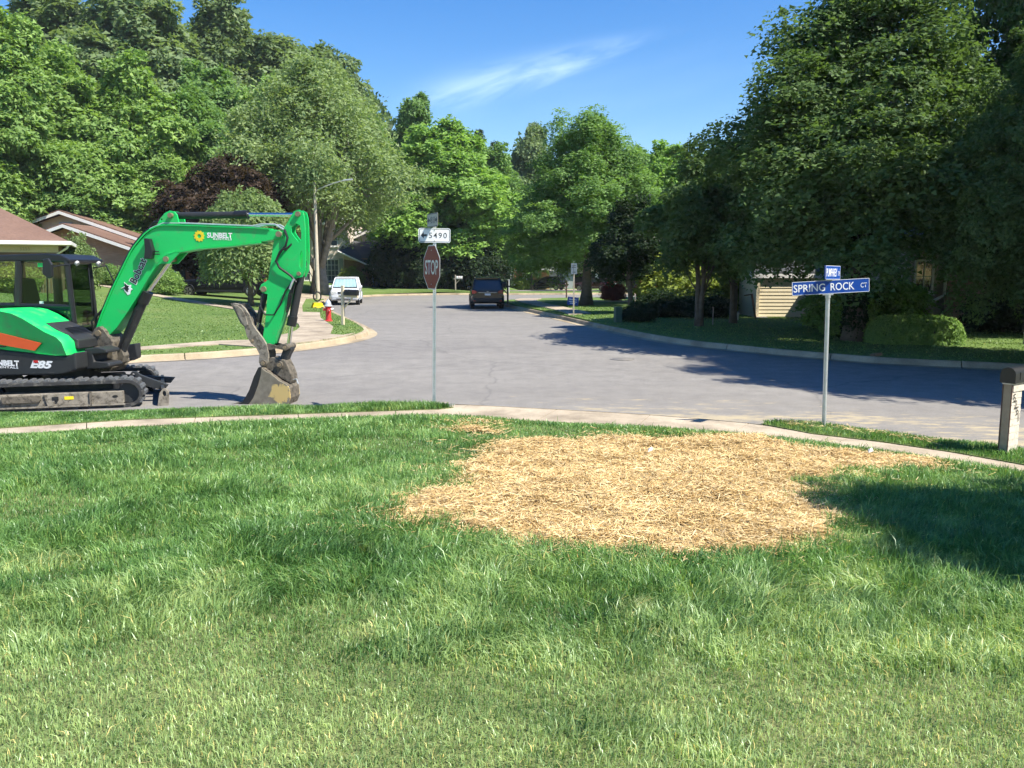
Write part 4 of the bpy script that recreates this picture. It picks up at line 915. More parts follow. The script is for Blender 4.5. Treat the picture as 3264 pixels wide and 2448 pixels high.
    fw = link('far_wood', leaf_mesh('far_wood', C, Nn, 22, 1.7, 0.75, 0.3, g, 0.35, 0.6, 0.42, None, True), 'leaf'); fw.color = (0.07, 0.12, 0.045, 1); tag(fw, 'far-off wood closing the view behind the street', 'wood', kind='stuff')
    C = []
    for k in range(1100):
        x = g.uniform(24, 60); y = g.uniform(40, 70); C.append((x, y, g.uniform(0.3, 9)))
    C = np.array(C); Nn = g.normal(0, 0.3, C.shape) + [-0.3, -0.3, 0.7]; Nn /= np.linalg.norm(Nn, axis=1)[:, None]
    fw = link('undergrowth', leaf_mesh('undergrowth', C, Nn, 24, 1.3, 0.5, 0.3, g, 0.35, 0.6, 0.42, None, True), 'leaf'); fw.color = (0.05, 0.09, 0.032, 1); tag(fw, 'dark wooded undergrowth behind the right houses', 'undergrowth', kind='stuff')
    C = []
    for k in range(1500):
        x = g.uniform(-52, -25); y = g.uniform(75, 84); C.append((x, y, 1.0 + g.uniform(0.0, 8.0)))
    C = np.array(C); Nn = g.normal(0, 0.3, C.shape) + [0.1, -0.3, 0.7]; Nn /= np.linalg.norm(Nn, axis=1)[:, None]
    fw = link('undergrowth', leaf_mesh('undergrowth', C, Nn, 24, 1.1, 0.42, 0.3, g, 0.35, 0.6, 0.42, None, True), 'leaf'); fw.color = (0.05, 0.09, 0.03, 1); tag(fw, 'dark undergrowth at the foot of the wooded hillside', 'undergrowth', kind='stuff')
build_trees()

# ------------------------------------------------------------------ the excavator
def build_excavator():
    X = empty('excavator', (-7.94, 15.3, 0)); tag(X, 'green and black tracked mini excavator parked on the street with its bucket down', 'excavator')
    U = Matrix.Rotation(R(-6), 4, 'Z'); T = Matrix.Translation((-0.093, -0.175, 0)) @ Matrix.Rotation(R(16), 4, 'Z')
    mb = lambda M=U: MB(M)
    # --- undercarriage
    def track(y0, y1, near):
        r = 0.235; xf, xb = 1.10, -1.20
        def loop(rad, n=9):
            P = []
            for k in range(n + 1): a = -math.pi/2 + math.pi*k/n; P.append((xf + rad*math.cos(a), 0.245 + rad*math.sin(a)))
            for k in range(n + 1): a = math.pi/2 + math.pi*k/n; P.append((xb + rad*math.cos(a), 0.245 + rad*math.sin(a)))
            return P
        tr = mb(T).prism(loop(r), y0, y1, [loop(r - 0.055)]).build('track', 'rubber', X, bevel=0.008)
        # lugs along the outside of the belt
        path = loop(r + 0.001, 12); path = [p for p in path]; P, s = resample(np.array(path + [path[0]]), 0.118)
        for k in range(len(P) - 1):
            d = P[(k + 1) % len(P)] - P[k - 1]; a = math.atan2(d[1], d[0]); c = P[k]
            nrm = Vector((math.sin(a), 0, -math.cos(a)))
            rot = Matrix.Rotation(-a, 3, 'Y'); sgn = 1 if k % 2 else -1
            m = mb(T); hw = 0.17; pc = Vector((c[0], (y0 + y1)/2 + sgn*0.055, c[1])) + nrm*0.012
            V = []
            for zz, q in ((-0.012, 0.045), (0.022, 0.026)):
                for sx, sy in ((-1, -1), (1, -1), (1, 1), (-1, 1)): V.append(pc + rot @ Vector((sx*q, sy*hw, -zz)))
            m.add(V, [(0, 1, 2, 3), (4, 7, 6, 5), (0, 4, 5, 1), (1, 5, 6, 2), (2, 6, 7, 3), (3, 7, 4, 0)])
            m.build('lug', 'lug_rubber', tr)
        # rollers, idler, sprocket, frame
        ym = (y0 + y1)/2
        for x, rad, nm in ((xf, 0.175, 'idler_wheel'), (xb, 0.175, 'sprocket')):
            mb(T).cyl((x, ym - 0.12, 0.245), (x, ym + 0.12, 0.245), rad, n=24).build(nm, 'black_paint', X, smooth=True)
        for x in np.linspace(-0.85, 0.75, 5): mb(T).cyl((x, ym - 0.14, 0.11), (x, ym + 0.14, 0.11), 0.075, n=14).build('roller', 'dusty_steel', X, smooth=True)
        f = mb(T).prism([(-1.25, 0.10), (-1.25, 0.29), (1.03, 0.29), (1.03, 0.08), (-1.1, 0.08)], ym - 0.06 if not near else y0 - 0.02, ym + 0.1).build('track_frame', 'muddy_steel', X, bevel=0.01)
        if near:
            yn = y0 - 0.02
            mb(T).b2(-1.3, 1.05, yn - 0.03, yn, 0.055, 0.082).build('rail', 'muddy_steel', f)
            mb(T).prism([(-0.83, 0.16), (-0.83, 0.265), (-0.24, 0.265), (-0.24, 0.20), (-0.28, 0.15), (-0.8, 0.15)], yn - 0.055, yn).build('step', 'dusty_steel', f, bevel=0.01)
            for x in np.linspace(-0.80, -0.27, 14): mb(T).b2(x, x + 0.018, yn - 0.058, yn - 0.003, 0.265, 0.275).build('tread_tooth', 'muddy_steel', f)
            mb(T).prism([(-0.20, 0.28), (-0.14, 0.06), (-0.08, 0.06), (-0.05, 0.10), (-0.02, 0.28)], yn - 0.03, yn).build('bracket', 'muddy_steel', f)
            mb(T).b2(-0.075, 0.02, yn - 0.034, yn - 0.001, 0.175, 0.235).build('slot', 'cab_black', f)
            mb(T).b2(0.11, 0.25, yn - 0.008, yn - 0.001, 0.18, 0.232).build('yellow_tag', 'yellow_print', f)
            mb(T).b2(0.50, 0.535, yn - 0.03, yn, 0.06, 0.30).build('rib', 'dusty_steel', f)
            mb(T).prism([(0.90 + 0.045*math.cos(a), 0.205 + 0.022*math.sin(a)) for a in np.linspace(0, 6.28, 13)[:-1]], yn - 0.006, yn).build('slot', 'cab_black', f)
    track(-1.15, -0.70, True); track(0.70, 1.15, False)
    mb(T).b2(-0.9, 0.8, -0.72, 0.72, 0.18, 0.42).build('centre_frame', 'black_paint', X, bevel=0.03)
    mb(T).cyl((0, 0, 0.40), (0, 0, 0.60), 0.48, n=32).build('slew_ring', 'black_paint', X, smooth=True)
    # blade with angled push plate and lifting eyes
    B = mb(T); prof = [(0.0, 0.0), (0.04, 0.0), (0.10, 0.10), (0.11, 0.20), (0.08, 0.31), (0.03, 0.31), (0.05, 0.2), (0.03, 0.1)]
    V = []; F = []; n = len(prof)
    for j, (yy, x0) in enumerate(((-1.1, 1.60), (0.95, 1.36))):
        for px, pz in prof: V.append((x0 + px, yy, pz))
    F = [(i, (i + 1) % n, n + (i + 1) % n, n + i) for i in range(n)] + [tuple(range(n)), tuple(range(2*n - 1, n - 1, -1))]
    B.add(V, F).build('blade', 'black_paint', X)
    e = mb(T).prism([(1.56, -0.01), (1.74, -0.01), (1.76, 0.24), (1.72, 0.30), (1.66, 0.30), (1.60, 0.22)], -1.14, -1.06, [[(1.685 + 0.03*math.cos(a), 0.215 + 0.05*math.sin(a)) for a in np.linspace(0, 6.28, 13)[:-1]]]).build('blade_end', 'muddy_steel', X, bevel=0.006)
    arm = mb(T).prism([(1.70, 0.30), (1.62, 0.20), (1.30, 0.30), (1.10, 0.40), (1.06, 0.50), (1.10, 0.56), (1.18, 0.56), (1.24, 0.50)], -0.62, -0.52, [[(1.125 + 0.028*math.cos(a), 0.49 + 0.04*math.sin(a)) for a in np.linspace(0, 6.28, 13)[:-1]]]).build('blade_arm', 'black_paint', X, bevel=0.006)
    mb(T).prism([(1.70, 0.30), (1.62, 0.20), (0.7, 0.28), (0.7, 0.4)], 0.45, 0.57).build('blade_arm', 'black_paint', X)
    mb(T).cyl((0.75, -0.05, 0.34), (1.5, -0.05, 0.26), 0.055).build('blade_cylinder', 'dusty_steel', X, smooth=True)
    # --- upper structure: skirt, hood, counterweight
    sk = mb().prism([(-1.55, 0.52), (0.22, 0.58), (0.46, 0.62), (0.60, 0.68), (0.60, 0.97), (0.44, 0.90), (-0.75, 1.00), (-1.55, 1.0)], -1.05, 1.02).build('skirt', 'black_paint', X, bevel=0.035)
    nose = mb().prism([(0.55, 0.64), (0.92, 0.66), (1.0, 0.70), (0.98, 0.76), (0.72, 0.78), (0.70, 0.90), (0.96, 0.93), (0.96, 0.99), (0.80, 1.03), (0.55, 1.0)], -0.72, -0.30).build('swing_bracket', 'black_paint', X, bevel=0.02)
    mb().prism([(0.30, 0.64), (0.78, 0.66), (0.78, 0.74), (0.30, 0.74)], -0.30, 0.30).build('swing_frame', 'dusty_steel', X, bevel=0.02)
    mb().prism([(0.30, 0.92), (0.74, 0.93), (0.74, 1.0), (0.30, 1.0)], -0.30, 0.30).build('swing_frame', 'dusty_steel', X, bevel=0.02)
    prof = [(-1.6, 1.00), (-1.68, 1.3), (-1.60, 1.56), (-1.25, 1.68), (-0.72, 1.70), (-0.50, 1.66), (-0.30, 1.575), (0.12, 1.33), (0.33, 1.24), (0.43, 1.14), (0.455, 0.92), (0.25, 0.915), (-0.77, 1.012)]
    # hood: rounded shoulder by lofting inward
    V = []; F = []; n = len(prof); cx, cz = -0.55, 1.15
    for yy, k in ((-1.06, 0.90), (-1.075, 0.95), (-1.03, 0.985), (-0.93, 1.0), (-0.12, 1.0)):
        for px, pz in prof: V.append((cx + (px - cx)*k if pz > 1.02 else px, yy, 1.0 + (pz - 1.0)*k if pz > 1.02 else pz))
    for j in range(4):
        for i in range(n): F.append((j*n + i, j*n + (i + 1) % n, (j + 1)*n + (i + 1) % n, (j + 1)*n + i))
    F.append(tuple(range(n))); F.append(tuple(range(5*n - 1, 4*n - 1, -1)))
    hood = mb().add(V, F).build('hood', 'green_paint', X, smooth=True)
    mb().prism([(-1.2, 1.31), (-0.78, 1.31), (0.02, 1.125), (-0.11, 0.995), (-0.78, 1.10), (-1.2, 1.12)], -1.088, -1.075).build('stripe', 'orange_decal', hood)
    mb().b2(-0.86, -0.765, -1.0935, -1.0885, 1.16, 1.29).build('stripe', 'yellow_print', hood)
    mb().b2(-0.95, -0.64, -1.092, -1.07, 1.05, 1.072).build('latch', 'cab_black', hood)
    for k in range(7): mb().box((0.20 + 0.028*k, -0.42, 1.345 - 0.022*k + 0.008), (0.012, 0.5, 0.02), Matrix.Rotation(R(28), 3, 'Y')).build('grille_slat', 'cab_black', X)
    mb().prism([(-0.2, 1.0), (0.50, 1.0), (0.50, 1.16), (0.12, 1.36), (-0.2, 1.5)], -0.80, -0.10).build('side_cover', 'black_paint', X, bevel=0.02)
    mb().prism([(-1.66, 0.55), (-1.85, 0.75), (-1.88, 1.25), (-1.6, 1.45), (-1.5, 1.0), (-1.5, 0.55)], -1.0, 1.0).build('counterweight', 'black_paint', X, bevel=0.06)
    # --- cab: frame posts, roof, glass, interior
    y0, y1 = -0.06, 0.95
    roof = mb().prism([(-1.75, 2.52), (-1.72, 2.62), (-0.50, 2.66), (-0.20, 2.64), (-0.02, 2.55), (-0.04, 2.49), (-0.5, 2.52)], y0 - 0.04, y1).build('cab_roof', 'cab_black', X, bevel=0.035)
    def post(p, q, w=0.075, d=0.075, nm='cab_post'): return mb().tube([p, q], [w/2*1.2, w/2*1.2], 8).build(nm, 'cab_black', X, smooth=True)
    fx0, fx1 = -0.10, -0.02
    post((fx0, y0, 2.52), (fx1, y0, 1.02), 0.085); post((fx0 - 0.22, y1, 2.52), (fx1 - 0.22, y1, 1.02), 0.075)
    post((-1.70, y0, 2.55), (-1.70, y0, 1.05)); post((-1.70, y1, 2.55), (-1.70, y1, 1.05)); post((-1.02, y0, 2.53), (-1.10, y0, 1.72), 0.11); post((-1.0, y1, 2.53), (-1.0, y1, 1.05), 0.14)
    post((-1.72, y0, 1.735), (fx1, y0, 1.70), 0.075, nm='window_rail'); post((fx1, y0, 1.04), (-0.9, y0, 1.66), 0.06, nm='window_rail'); post((-0.9, y0, 1.665), (fx1, y0, 1.645), 0.05, nm='window_rail')
    post((-0.50, y0 + 0.01, 2.52), (-0.53, y0 + 0.01, 1.73), 0.022, nm='window_rail'); post((-1.72, y1, 1.735), (fx1 - 0.22, y1, 1.70), 0.06, nm='window_rail'); post((fx1, y0, 1.03), (fx1 - 0.22, y1, 1.03), 0.07, nm='window_rail'); post((fx0, y0, 2.5), (fx0 - 0.22, y1, 2.5), 0.06, nm='window_rail')
    mb().prism([(-1.72, 1.05), (-1.72, 1.72), (-0.92, 1.70), (-0.06, 1.05)], y0 + 0.01, y0 + 0.03).build('cab_side_panel', 'cab_black', X)
    mb().prism([(-1.72, 1.05), (-1.72, 1.72), (-0.95, 1.70), (-0.95, 1.05)], y1 - 0.03, y1 - 0.01).build('cab_side_panel', 'cab_black', X)
    mb().b2(-1.72, -0.05, y0 + 0.02, y1 - 0.02, 0.95, 1.08).build('cab_floor', 'cab_black', X)
    mb().b2(-1.73, -1.70, y0 + 0.03, y1 - 0.03, 1.05, 1.75).build('cab_rear_panel', 'cab_black', X)
    mb().prism([(-1.68, 2.5), (-0.12, 2.5), (-0.06, 1.72), (-1.68, 1.74)], y0 - 0.006, y0 + 0.002).build('side_window', 'cab_glass', X)
    mb().prism([(-0.86, 1.64), (-0.06, 1.625), (-0.05, 1.10)], y0 - 0.006, y0 + 0.002).build('side_window', 'cab_glass', X)
    mb().prism([(-1.68, 2.5), (-0.34, 2.5), (-0.28, 1.08), (-0.96, 1.08), (-0.96, 1.74), (-1.68, 1.74)], y1 - 0.004, y1 + 0.004).build('side_window', 'cab_glass', X)
    V = [(fx0 + 0.005, y0, 2.5), (fx0 - 0.215, y1, 2.5), (fx1 - 0.215, y1, 1.05), (fx1 + 0.005, y0, 1.05)]; V += [(x + 0.008, y, z) for x, y, z in V]
    mb().add(V, [(0, 1, 2, 3), (7, 6, 5, 4), (0, 4, 5, 1), (1, 5, 6, 2), (2, 6, 7, 3), (3, 7, 4, 0)]).build('windscreen', 'cab_glass', X)
    seat = mb().prism([(-1.35, 1.1), (-0.85, 1.1), (-0.82, 1.42), (-0.95, 1.48), (-1.12, 1.46), (-1.22, 1.95), (-1.27, 2.2), (-1.36, 2.22), (-1.42, 1.9)], 0.22, 0.70).build('seat', 'seat_dark', X, bevel=0.05)
    for yy in (0.12, 0.80):
        mb().prism([(-1.15, 1.35), (-0.72, 1.35), (-0.70, 1.52), (-1.15, 1.62)], yy - 0.06, yy + 0.06).build('console', 'seat_dark', X, bevel=0.03)
        mb().tube([(-0.76, yy, 1.5), (-0.73, yy, 1.66), (-0.75, yy, 1.75)], [0.018, 0.022, 0.028], 8).build('joystick', 'cab_black', X, smooth=True)
    mb().prism([(-0.35, 1.05), (-0.25, 1.05), (-0.22, 1.55), (-0.30, 1.6)], 0.62, 0.8).build('monitor', 'seat_dark', X)
    for yy in (0.35, 0.55): mb().tube([(-0.42, yy, 1.05), (-0.40, yy, 1.45), (-0.46, yy, 1.58)], 0.014, 6).build('travel_lever', 'cab_black', X)
    mir = mb().prism([(-0.36, 2.30), (-0.33, 2.55), (-0.22, 2.57), (-0.16, 2.45), (-0.17, 2.24), (-0.25, 2.21)], -0.40, -0.34).build('mirror', 'cab_black', X, bevel=0.02)
    mb().tube([(-0.05, y0, 2.46), (-0.10, -0.2, 2.45), (-0.17, -0.36, 2.42)], 0.014, 6).build('mirror_arm', 'cab_black', mir)
    mb().tube([(-0.25, y1, 2.4), (-0.05, y1 + 0.12, 2.45), (0.06, y1 + 0.2, 2.1), (0.10, y1 + 0.2, 1.8), (0.16, y1 + 0.2, 1.6), (0.17, y1 + 0.15, 1.35)], 0.014, 6).build('grab_rail', 'cab_black', X)
    mb().tube([(-0.02, 0.45, 2.40), (0.02, 0.42, 1.9), (0.03, 0.40, 1.6)], 0.010, 6).build('wiper', 'cab_black', X)
    for k, yy in enumerate((0.06, 0.72)): mb().cyl((0.0, yy, 2.50), (0.035, yy, 2.47), 0.045, n=12).build('work_light', 'tinted_lens', X)
    mb().b2(-0.68, -0.60, y0 - 0.012, y0 - 0.008, 1.745, 1.80).build('sticker', 'white_print', X)
    mb().b2(-0.66, -0.56, y0 - 0.012, y0 - 0.008, 2.42, 2.49).build('sticker', 'green_paint', X)
    mb().b2(-0.60, -0.50, y0 - 0.016, y0 - 0.012, 1.53, 1.60).build('sticker', 'white_print', X)
    # --- swing post
    sw = mb().prism([(0.30, 1.14), (0.40, 1.22), (0.46, 1.33), (0.55, 1.36), (0.63, 1.30), (0.78, 1.08), (0.77, 0.62), (0.70, 0.54), (0.26, 0.55), (0.24, 0.61), (0.50, 0.62), (0.52, 0.90), (0.24, 0.94), (0.22, 1.06)], -0.24, 0.24).build('swing_post', 'dusty_steel', X, bevel=0.02)
    mb().prism([(0.72, 1.0), (0.86, 0.92), (0.90, 0.82), (0.86, 0.70), (0.74, 0.60)], -0.09, 0.09).build('cylinder_lug', 'dusty_steel', X, bevel=0.01)
    mb().cyl((0.53, -0.275, 1.24), (0.53, 0.275, 1.24), 0.055, n=16).build('pin', 'pin_steel', X, smooth=True)
    # --- boom
    top = [(0.44, 1.27), (0.57, 1.57), (0.78, 1.98), (1.0, 2.36), (1.18, 2.66), (1.26, 2.77), (1.37, 2.89), (1.47, 2.99), (1.57, 3.06), (1.69, 3.115), (1.82, 3.14), (2.13, 3.135), (2.73, 3.11), (3.5, 3.08), (3.76, 3.06), (3.92, 3.05), (4.0, 3.0)]
    bot = [(4.0, 2.94), (3.9, 2.9), (3.59, 2.85), (2.97, 2.79), (2.45, 2.75), (2.13, 2.70), (2.0, 2.675), (1.87, 2.63), (1.75, 2.56), (1.65, 2.46), (1.47, 2.23), (1.3, 1.98), (1.06, 1.65), (0.83, 1.36), (0.65, 1.20)]
    boom = mb().prism(top + bot, -0.14, 0.14).build('boom', 'green_paint', X, bevel=0.008)
    # flange plates along the boom edges
    def flange(P, nm, w):
        m = mb(); V = []; F = []
        Q = np.array(P); Nn = normals2(Q)
        for i, (p, n_) in enumerate(zip(Q, Nn)):
            for o, yy in ((0.0, -w), (0.0, w), (0.022, w), (0.022, -w)): V.append((p[0] + n_[0]*o, yy, p[1] + n_[1]*o))
        for i in range(len(Q) - 1):
            for c in range(4): F.append((i*4 + c, i*4 + (c + 1) % 4, (i + 1)*4 + (c + 1) % 4, (i + 1)*4 + c))
        F.append((0, 1, 2, 3)); F.append(tuple((len(Q) - 1)*4 + c for c in (3, 2, 1, 0)))
        return m.add(V, F).build(nm, 'green_paint', boom)
    flange(top[:-2], 'flange', 0.165); flange(bot[2:], 'flange', 0.165)
    for yy in (-0.13, 0.10): mb().prism([(1.66, 3.10), (1.76, 3.27), (1.85, 3.36), (1.94, 3.40), (2.02, 3.385), (2.07, 3.33), (2.11, 3.14)], yy, yy + 0.035, [[(1.78 + 0.018*math.cos(a), 3.245 + 0.018*math.sin(a)) for a in np.linspace(0, 6.28, 9)[:-1]]]).build('cylinder_lug', 'green_paint', boom, bevel=0.005)
    for yy in (-0.165, 0.125): mb().prism([(1.58, 2.38), (1.72, 2.47), (1.90, 2.475), (1.99, 2.56), (2.12, 2.69), (1.85, 2.66), (1.7, 2.54)], yy, yy + 0.04).build('cylinder_lug', 'green_paint', boom, bevel=0.005)
    for (x, z, r_) in ((1.97, 3.315, 0.042), (1.85, 2.555, 0.048), (3.93, 2.98, 0.05)):
        mb().cyl((x, -0.20, z), (x, 0.20, z), r_, n=14).build('pin', 'pin_steel', X, smooth=True)
    # boom-side lamp bracket, hose lines
    mb().prism([(1.48, 2.56), (1.62, 2.56), (1.65, 2.70), (1.60, 2.91), (1.50, 2.92), (1.51, 2.74)], -0.26, -0.15).build('work_lamp', 'cab_black', boom, bevel=0.012)
    mb().b2(1.64, 1.74, -0.22, -0.18, 2.63, 2.65).build('lamp_bracket', 'cab_black', boom); mb().b2(1.64, 1.73, -0.22, -0.18, 2.675, 2.695).build('lamp_bracket', 'cab_black', boom)
    off = [(p[0] - 0.05, p[1] + 0.03) for p in top[:9]]
    for k, yy in enumerate((-0.10, -0.03, 0.05)):
        q = [(0.33, yy, 1.18)] + [(a - 0.012*k, yy, b + 0.015*k) for a, b in off] + [(1.62, yy, 3.2 + 0.02*k), (1.72, yy, 3.2)]
        mb().tube(q, 0.017, 7).build('hose', 'hose_black', X, smooth=True)
    for k, yy in enumerate((-0.12, 0.12)): mb().tube([(1.55, yy, 3.085), (1.8, yy, 3.185), (2.2, yy, 3.18), (3.45, yy, 3.125), (3.6, yy, 3.155), (3.85, yy, 3.15), (4.0, yy, 3.06)], 0.016, 7).build('hydraulic_line', 'galvanised', X, smooth=True)
    for k in range(5): mb().tube([(0.35 + 0.04*k, -0.1 + 0.05*k, 1.12 + 0.02*k), (0.36 + 0.05*k, -0.15 + 0.06*k, 1.45 + 0.06*k), (0.56 + 0.05*k, -0.12 + 0.05*k, 1.66 + 0.08*k)], 0.018, 6).build('hose', 'hose_black', X, smooth=True)
    # --- cylinders
    def ram(name, a, b, c, d, r1, r2, collar, yy=0.0):
        P = lambda q: (q[0], yy, q[1])
        body = mb().cyl(P(a), P(b), r1, n=18).build(name, 'black_paint', X, smooth=True)
        mb().cyl(P(b), P(c), collar, n=18).build('collar', 'cab_black', body, smooth=True)
        mb().cyl(P(c), P(d), r2, n=14).build('rod', 'chrome', body, smooth=True)
        return body
    ram('arm_cylinder', (2.0, 3.32), (3.08, 3.325), (3.32, 3.33), (4.26, 3.32), 0.062, 0.033, 0.075)
    bc = ram('boom_cylinder', (0.80, 0.90), (1.26, 1.78), (1.37, 1.98), (1.84, 2.55), 0.085, 0.045, 0.105)
    mb().tube([(0.86, -0.11, 0.98), (1.05, -0.13, 1.32), (1.22, -0.12, 1.66)], 0.018, 6).build('hose', 'hose_black', bc)
    ram('bucket_cylinder', (4.24, 2.28), (4.07, 1.55), (4.03, 1.38), (3.97, 1.02), 0.07, 0.036, 0.085)
    ram('thumb_cylinder', (3.60, 2.03), (3.44, 1.50), (3.42, 1.44), (3.36, 1.28), 0.05, 0.028, 0.06)
    # --- arm (stick) with cut-outs
    arm_o = [(4.19, 3.37), (4.28, 3.40), (4.35, 3.36), (4.375, 3.25), (4.38, 3.07), (4.375, 2.58), (4.355, 2.36), (4.30, 2.245), (4.19, 2.22), (4.07, 1.95), (3.94, 1.59), (3.74, 1.06), (3.62, 1.02), (3.52, 1.08), (3.60, 1.46), (3.66, 1.94), (3.56, 1.965), (3.515, 2.03), (3.55, 2.11), (3.68, 2.19), (3.75, 2.53), (3.79, 2.78), (3.83, 2.93), (3.91, 3.04), (4.0, 3.08), (4.11, 3.24)]
    h1 = [(4.14, 3.10), (4.22, 3.17), (4.29, 3.13), (4.31, 3.0), (4.30, 2.85), (4.26, 2.84), (4.17, 2.95), (4.13, 3.02)]
    h2 = [(4.27, 2.62), (4.30, 2.70), (4.325, 2.66), (4.325, 2.46), (4.31, 2.39), (4.27, 2.39), (4.255, 2.45)]
    armp = mb().prism(arm_o, -0.11, -0.075, [h1, h2]).build('arm', 'green_paint', X, bevel=0.004)
    mb().prism(arm_o, 0.075, 0.11, [h1, h2]).build('arm_plate', 'green_paint', armp, bevel=0.004)
    mb().prism([(3.99, 2.95), (4.1, 2.9), (4.22, 2.72), (4.20, 2.25), (4.07, 1.95), (3.94, 1.59), (3.74, 1.07), (3.53, 1.09), (3.61, 1.46), (3.68, 1.95), (3.72, 2.3), (3.80, 2.78)], -0.073, 0.073).build('arm_web', 'green_paint', armp)
    for (x, z, r_) in ((4.27, 3.325, 0.045), (4.25, 2.30, 0.035), (3.60, 2.03, 0.05), (3.63, 1.01, 0.045)): mb().cyl((x, -0.155, z), (x, 0.155, z), r_, n=14).build('pin', 'pin_steel', X, smooth=True)
    mb().tube([(4.02, -0.13, 3.06), (4.08, -0.16, 2.92), (4.05, -0.18, 2.78), (3.93, -0.17, 2.66), (3.86, -0.17, 2.52), (3.92, -0.16, 2.40), (4.12, -0.15, 2.26), (4.2, -0.14, 2.15)], 0.022, 8).build('hose', 'hose_black', X, smooth=True)
    mb().tube([(4.06, 0.0, 3.08), (4.14, -0.05, 2.95), (4.12, -0.1, 2.80), (4.0, -0.13, 2.7)], 0.02, 8).build('hose', 'hose_black', X, smooth=True)
    mb().tube([(3.55, -0.12, 1.95), (3.54, -0.15, 1.72), (3.62, -0.16, 1.58), (3.78, -0.16, 1.58), (3.9, -0.16, 1.75), (4.0, -0.14, 2.0), (4.16, -0.12, 2.2)], 0.014, 8).build('hose', 'hose_black', X, smooth=True)
    for k in range(3): mb().tube([(4.20, -0.14 + 0.03*k, 2.2), (4.12 - 0.03*k, -0.13, 1.95), (4.06 - 0.03*k, -0.12, 1.72 - 0.05*k)], 0.014, 6).build('hose', 'hose_black', X, smooth=True)
    mb().tube([(4.17, -0.16, 2.21), (4.13, -0.17, 2.13), (4.09, -0.17, 2.03)], 0.02, 8).build('hose_fitting', 'galvanised', X, smooth=True)
    # --- thumb
    th = mb().prism([(3.0, 1.78), (3.08, 1.785), (3.19, 1.76), (3.27, 1.69), (3.34, 1.57), (3.40, 1.40), (3.47, 1.30), (3.57, 1.17), (3.64, 1.05), (3.665, 0.90), (3.655, 0.74), (3.60, 0.66), (3.52, 0.67), (3.48, 0.74), (3.50, 0.88), (3.44, 1.0), (3.35, 1.08), (3.28, 1.20), (3.24, 1.37), (3.17, 1.44), (3.14, 1.50), (3.09, 1.62)], -0.19, -0.13).build('thumb', 'muddy_steel', X, bevel=0.006)
    mb().prism([(3.0, 1.78), (3.19, 1.76), (3.34, 1.57), (3.40, 1.40), (3.57, 1.17), (3.655, 0.9), (3.655, 0.74), (3.52, 0.67), (3.5, 0.88), (3.28, 1.2), (3.17, 1.44)], 0.13, 0.19).build('thumb_plate', 'dusty_steel', th, bevel=0.006)
    mb().prism([(3.10, 1.66), (3.28, 1.60), (3.42, 1.30), (3.34, 1.2), (3.24, 1.42)], -0.129, 0.129).build('thumb_web', 'dusty_steel', th)
    mb().prism([(3.075, 1.745), (3.14, 1.75), (3.225, 1.68), (3.29, 1.55), (3.325, 1.40), (3.27, 1.37), (3.22, 1.42), (3.12, 1.62)], -0.215, -0.192).build('wear_plate', 'muddy_steel', th, bevel=0.008)
    mb().cyl((3.38, -0.235, 1.12), (3.38, -0.19, 1.12), 0.026, n=12).build('pin', 'pin_steel', th)
    # --- links
    for yy in (-0.17, 0.13): mb().prism([(3.60, 1.06), (3.66, 1.075), (3.80, 1.04), (3.93, 1.065), (4.0, 1.065), (4.03, 1.01), (4.0, 0.955), (3.92, 0.965), (3.80, 0.985), (3.66, 0.955), (3.60, 0.965)], yy, yy + 0.04).build('side_link', 'dusty_steel', X, bevel=0.006)
    mb().prism([(3.92, 1.01), (4.02, 1.04), (4.05, 0.96), (3.99, 0.86), (3.965, 0.80), (3.90, 0.66), (3.80, 0.66), (3.80, 0.72)], -0.10, 0.10).build('bucket_link', 'black_paint', X, bevel=0.01)
    for x, z, r_ in ((3.98, 1.01, 0.055), (3.865, 0.70, 0.06), (3.57, 0.725, 0.06)):
        a = mb().cyl((x, -0.225, z), (x, 0.2, z), r_, n=18).build('pin', 'dusty_steel', X, smooth=True); mb().cyl((x, -0.24, z), (x, -0.226, z), r_*0.58, n=14).build('pin_cap', 'pin_steel', a, smooth=True)
    # --- coupler and bucket
    mb().prism([(3.60, 0.80), (3.72, 0.83), (3.84, 0.80), (3.95, 0.78), (4.01, 0.66), (4.06, 0.52), (4.07, 0.42), (4.04, 0.36), (3.98, 0.40), (3.86, 0.46), (3.72, 0.58), (3.60, 0.62)], -0.17, 0.13).build('coupler', 'dusty_steel', X, bevel=0.012)
    mb().tube([(4.06, -0.1, 0.42), (4.14, -0.12, 0.44), (4.16, -0.12, 0.36)], 0.014, 6).build('lock_pin', 'galvanised', X)
    side = [(3.57, 0.66), (3.64, 0.60), (3.74, 0.55), (3.88, 0.43), (4.02, 0.36), (4.07, 0.30), (4.08, 0.12), (4.03, 0.0), (3.9, -0.02), (3.30, -0.01), (3.40, 0.12), (3.50, 0.36), (3.56, 0.56)]
    bk = mb().prism(side, -0.30, -0.27).build('bucket', 'bucket_steel', X, bevel=0.004)
    mb().prism(side, 0.15, 0.18).build('bucket_side', 'bucket_steel', bk, bevel=0.004)
    shell = [(3.57, 0.66), (3.74, 0.55), (3.88, 0.43), (4.02, 0.36), (4.07, 0.30), (4.08, 0.12), (4.03, 0.0), (3.9, -0.02), (3.30, -0.01), (3.30, 0.02), (3.88, 0.02), (4.0, 0.04), (4.045, 0.13), (4.035, 0.28), (3.99, 0.325), (3.86, 0.40), (3.72, 0.515), (3.56, 0.62)]
    mb().prism(shell, -0.269, 0.149).build('bucket_shell', 'dusty_steel', bk)
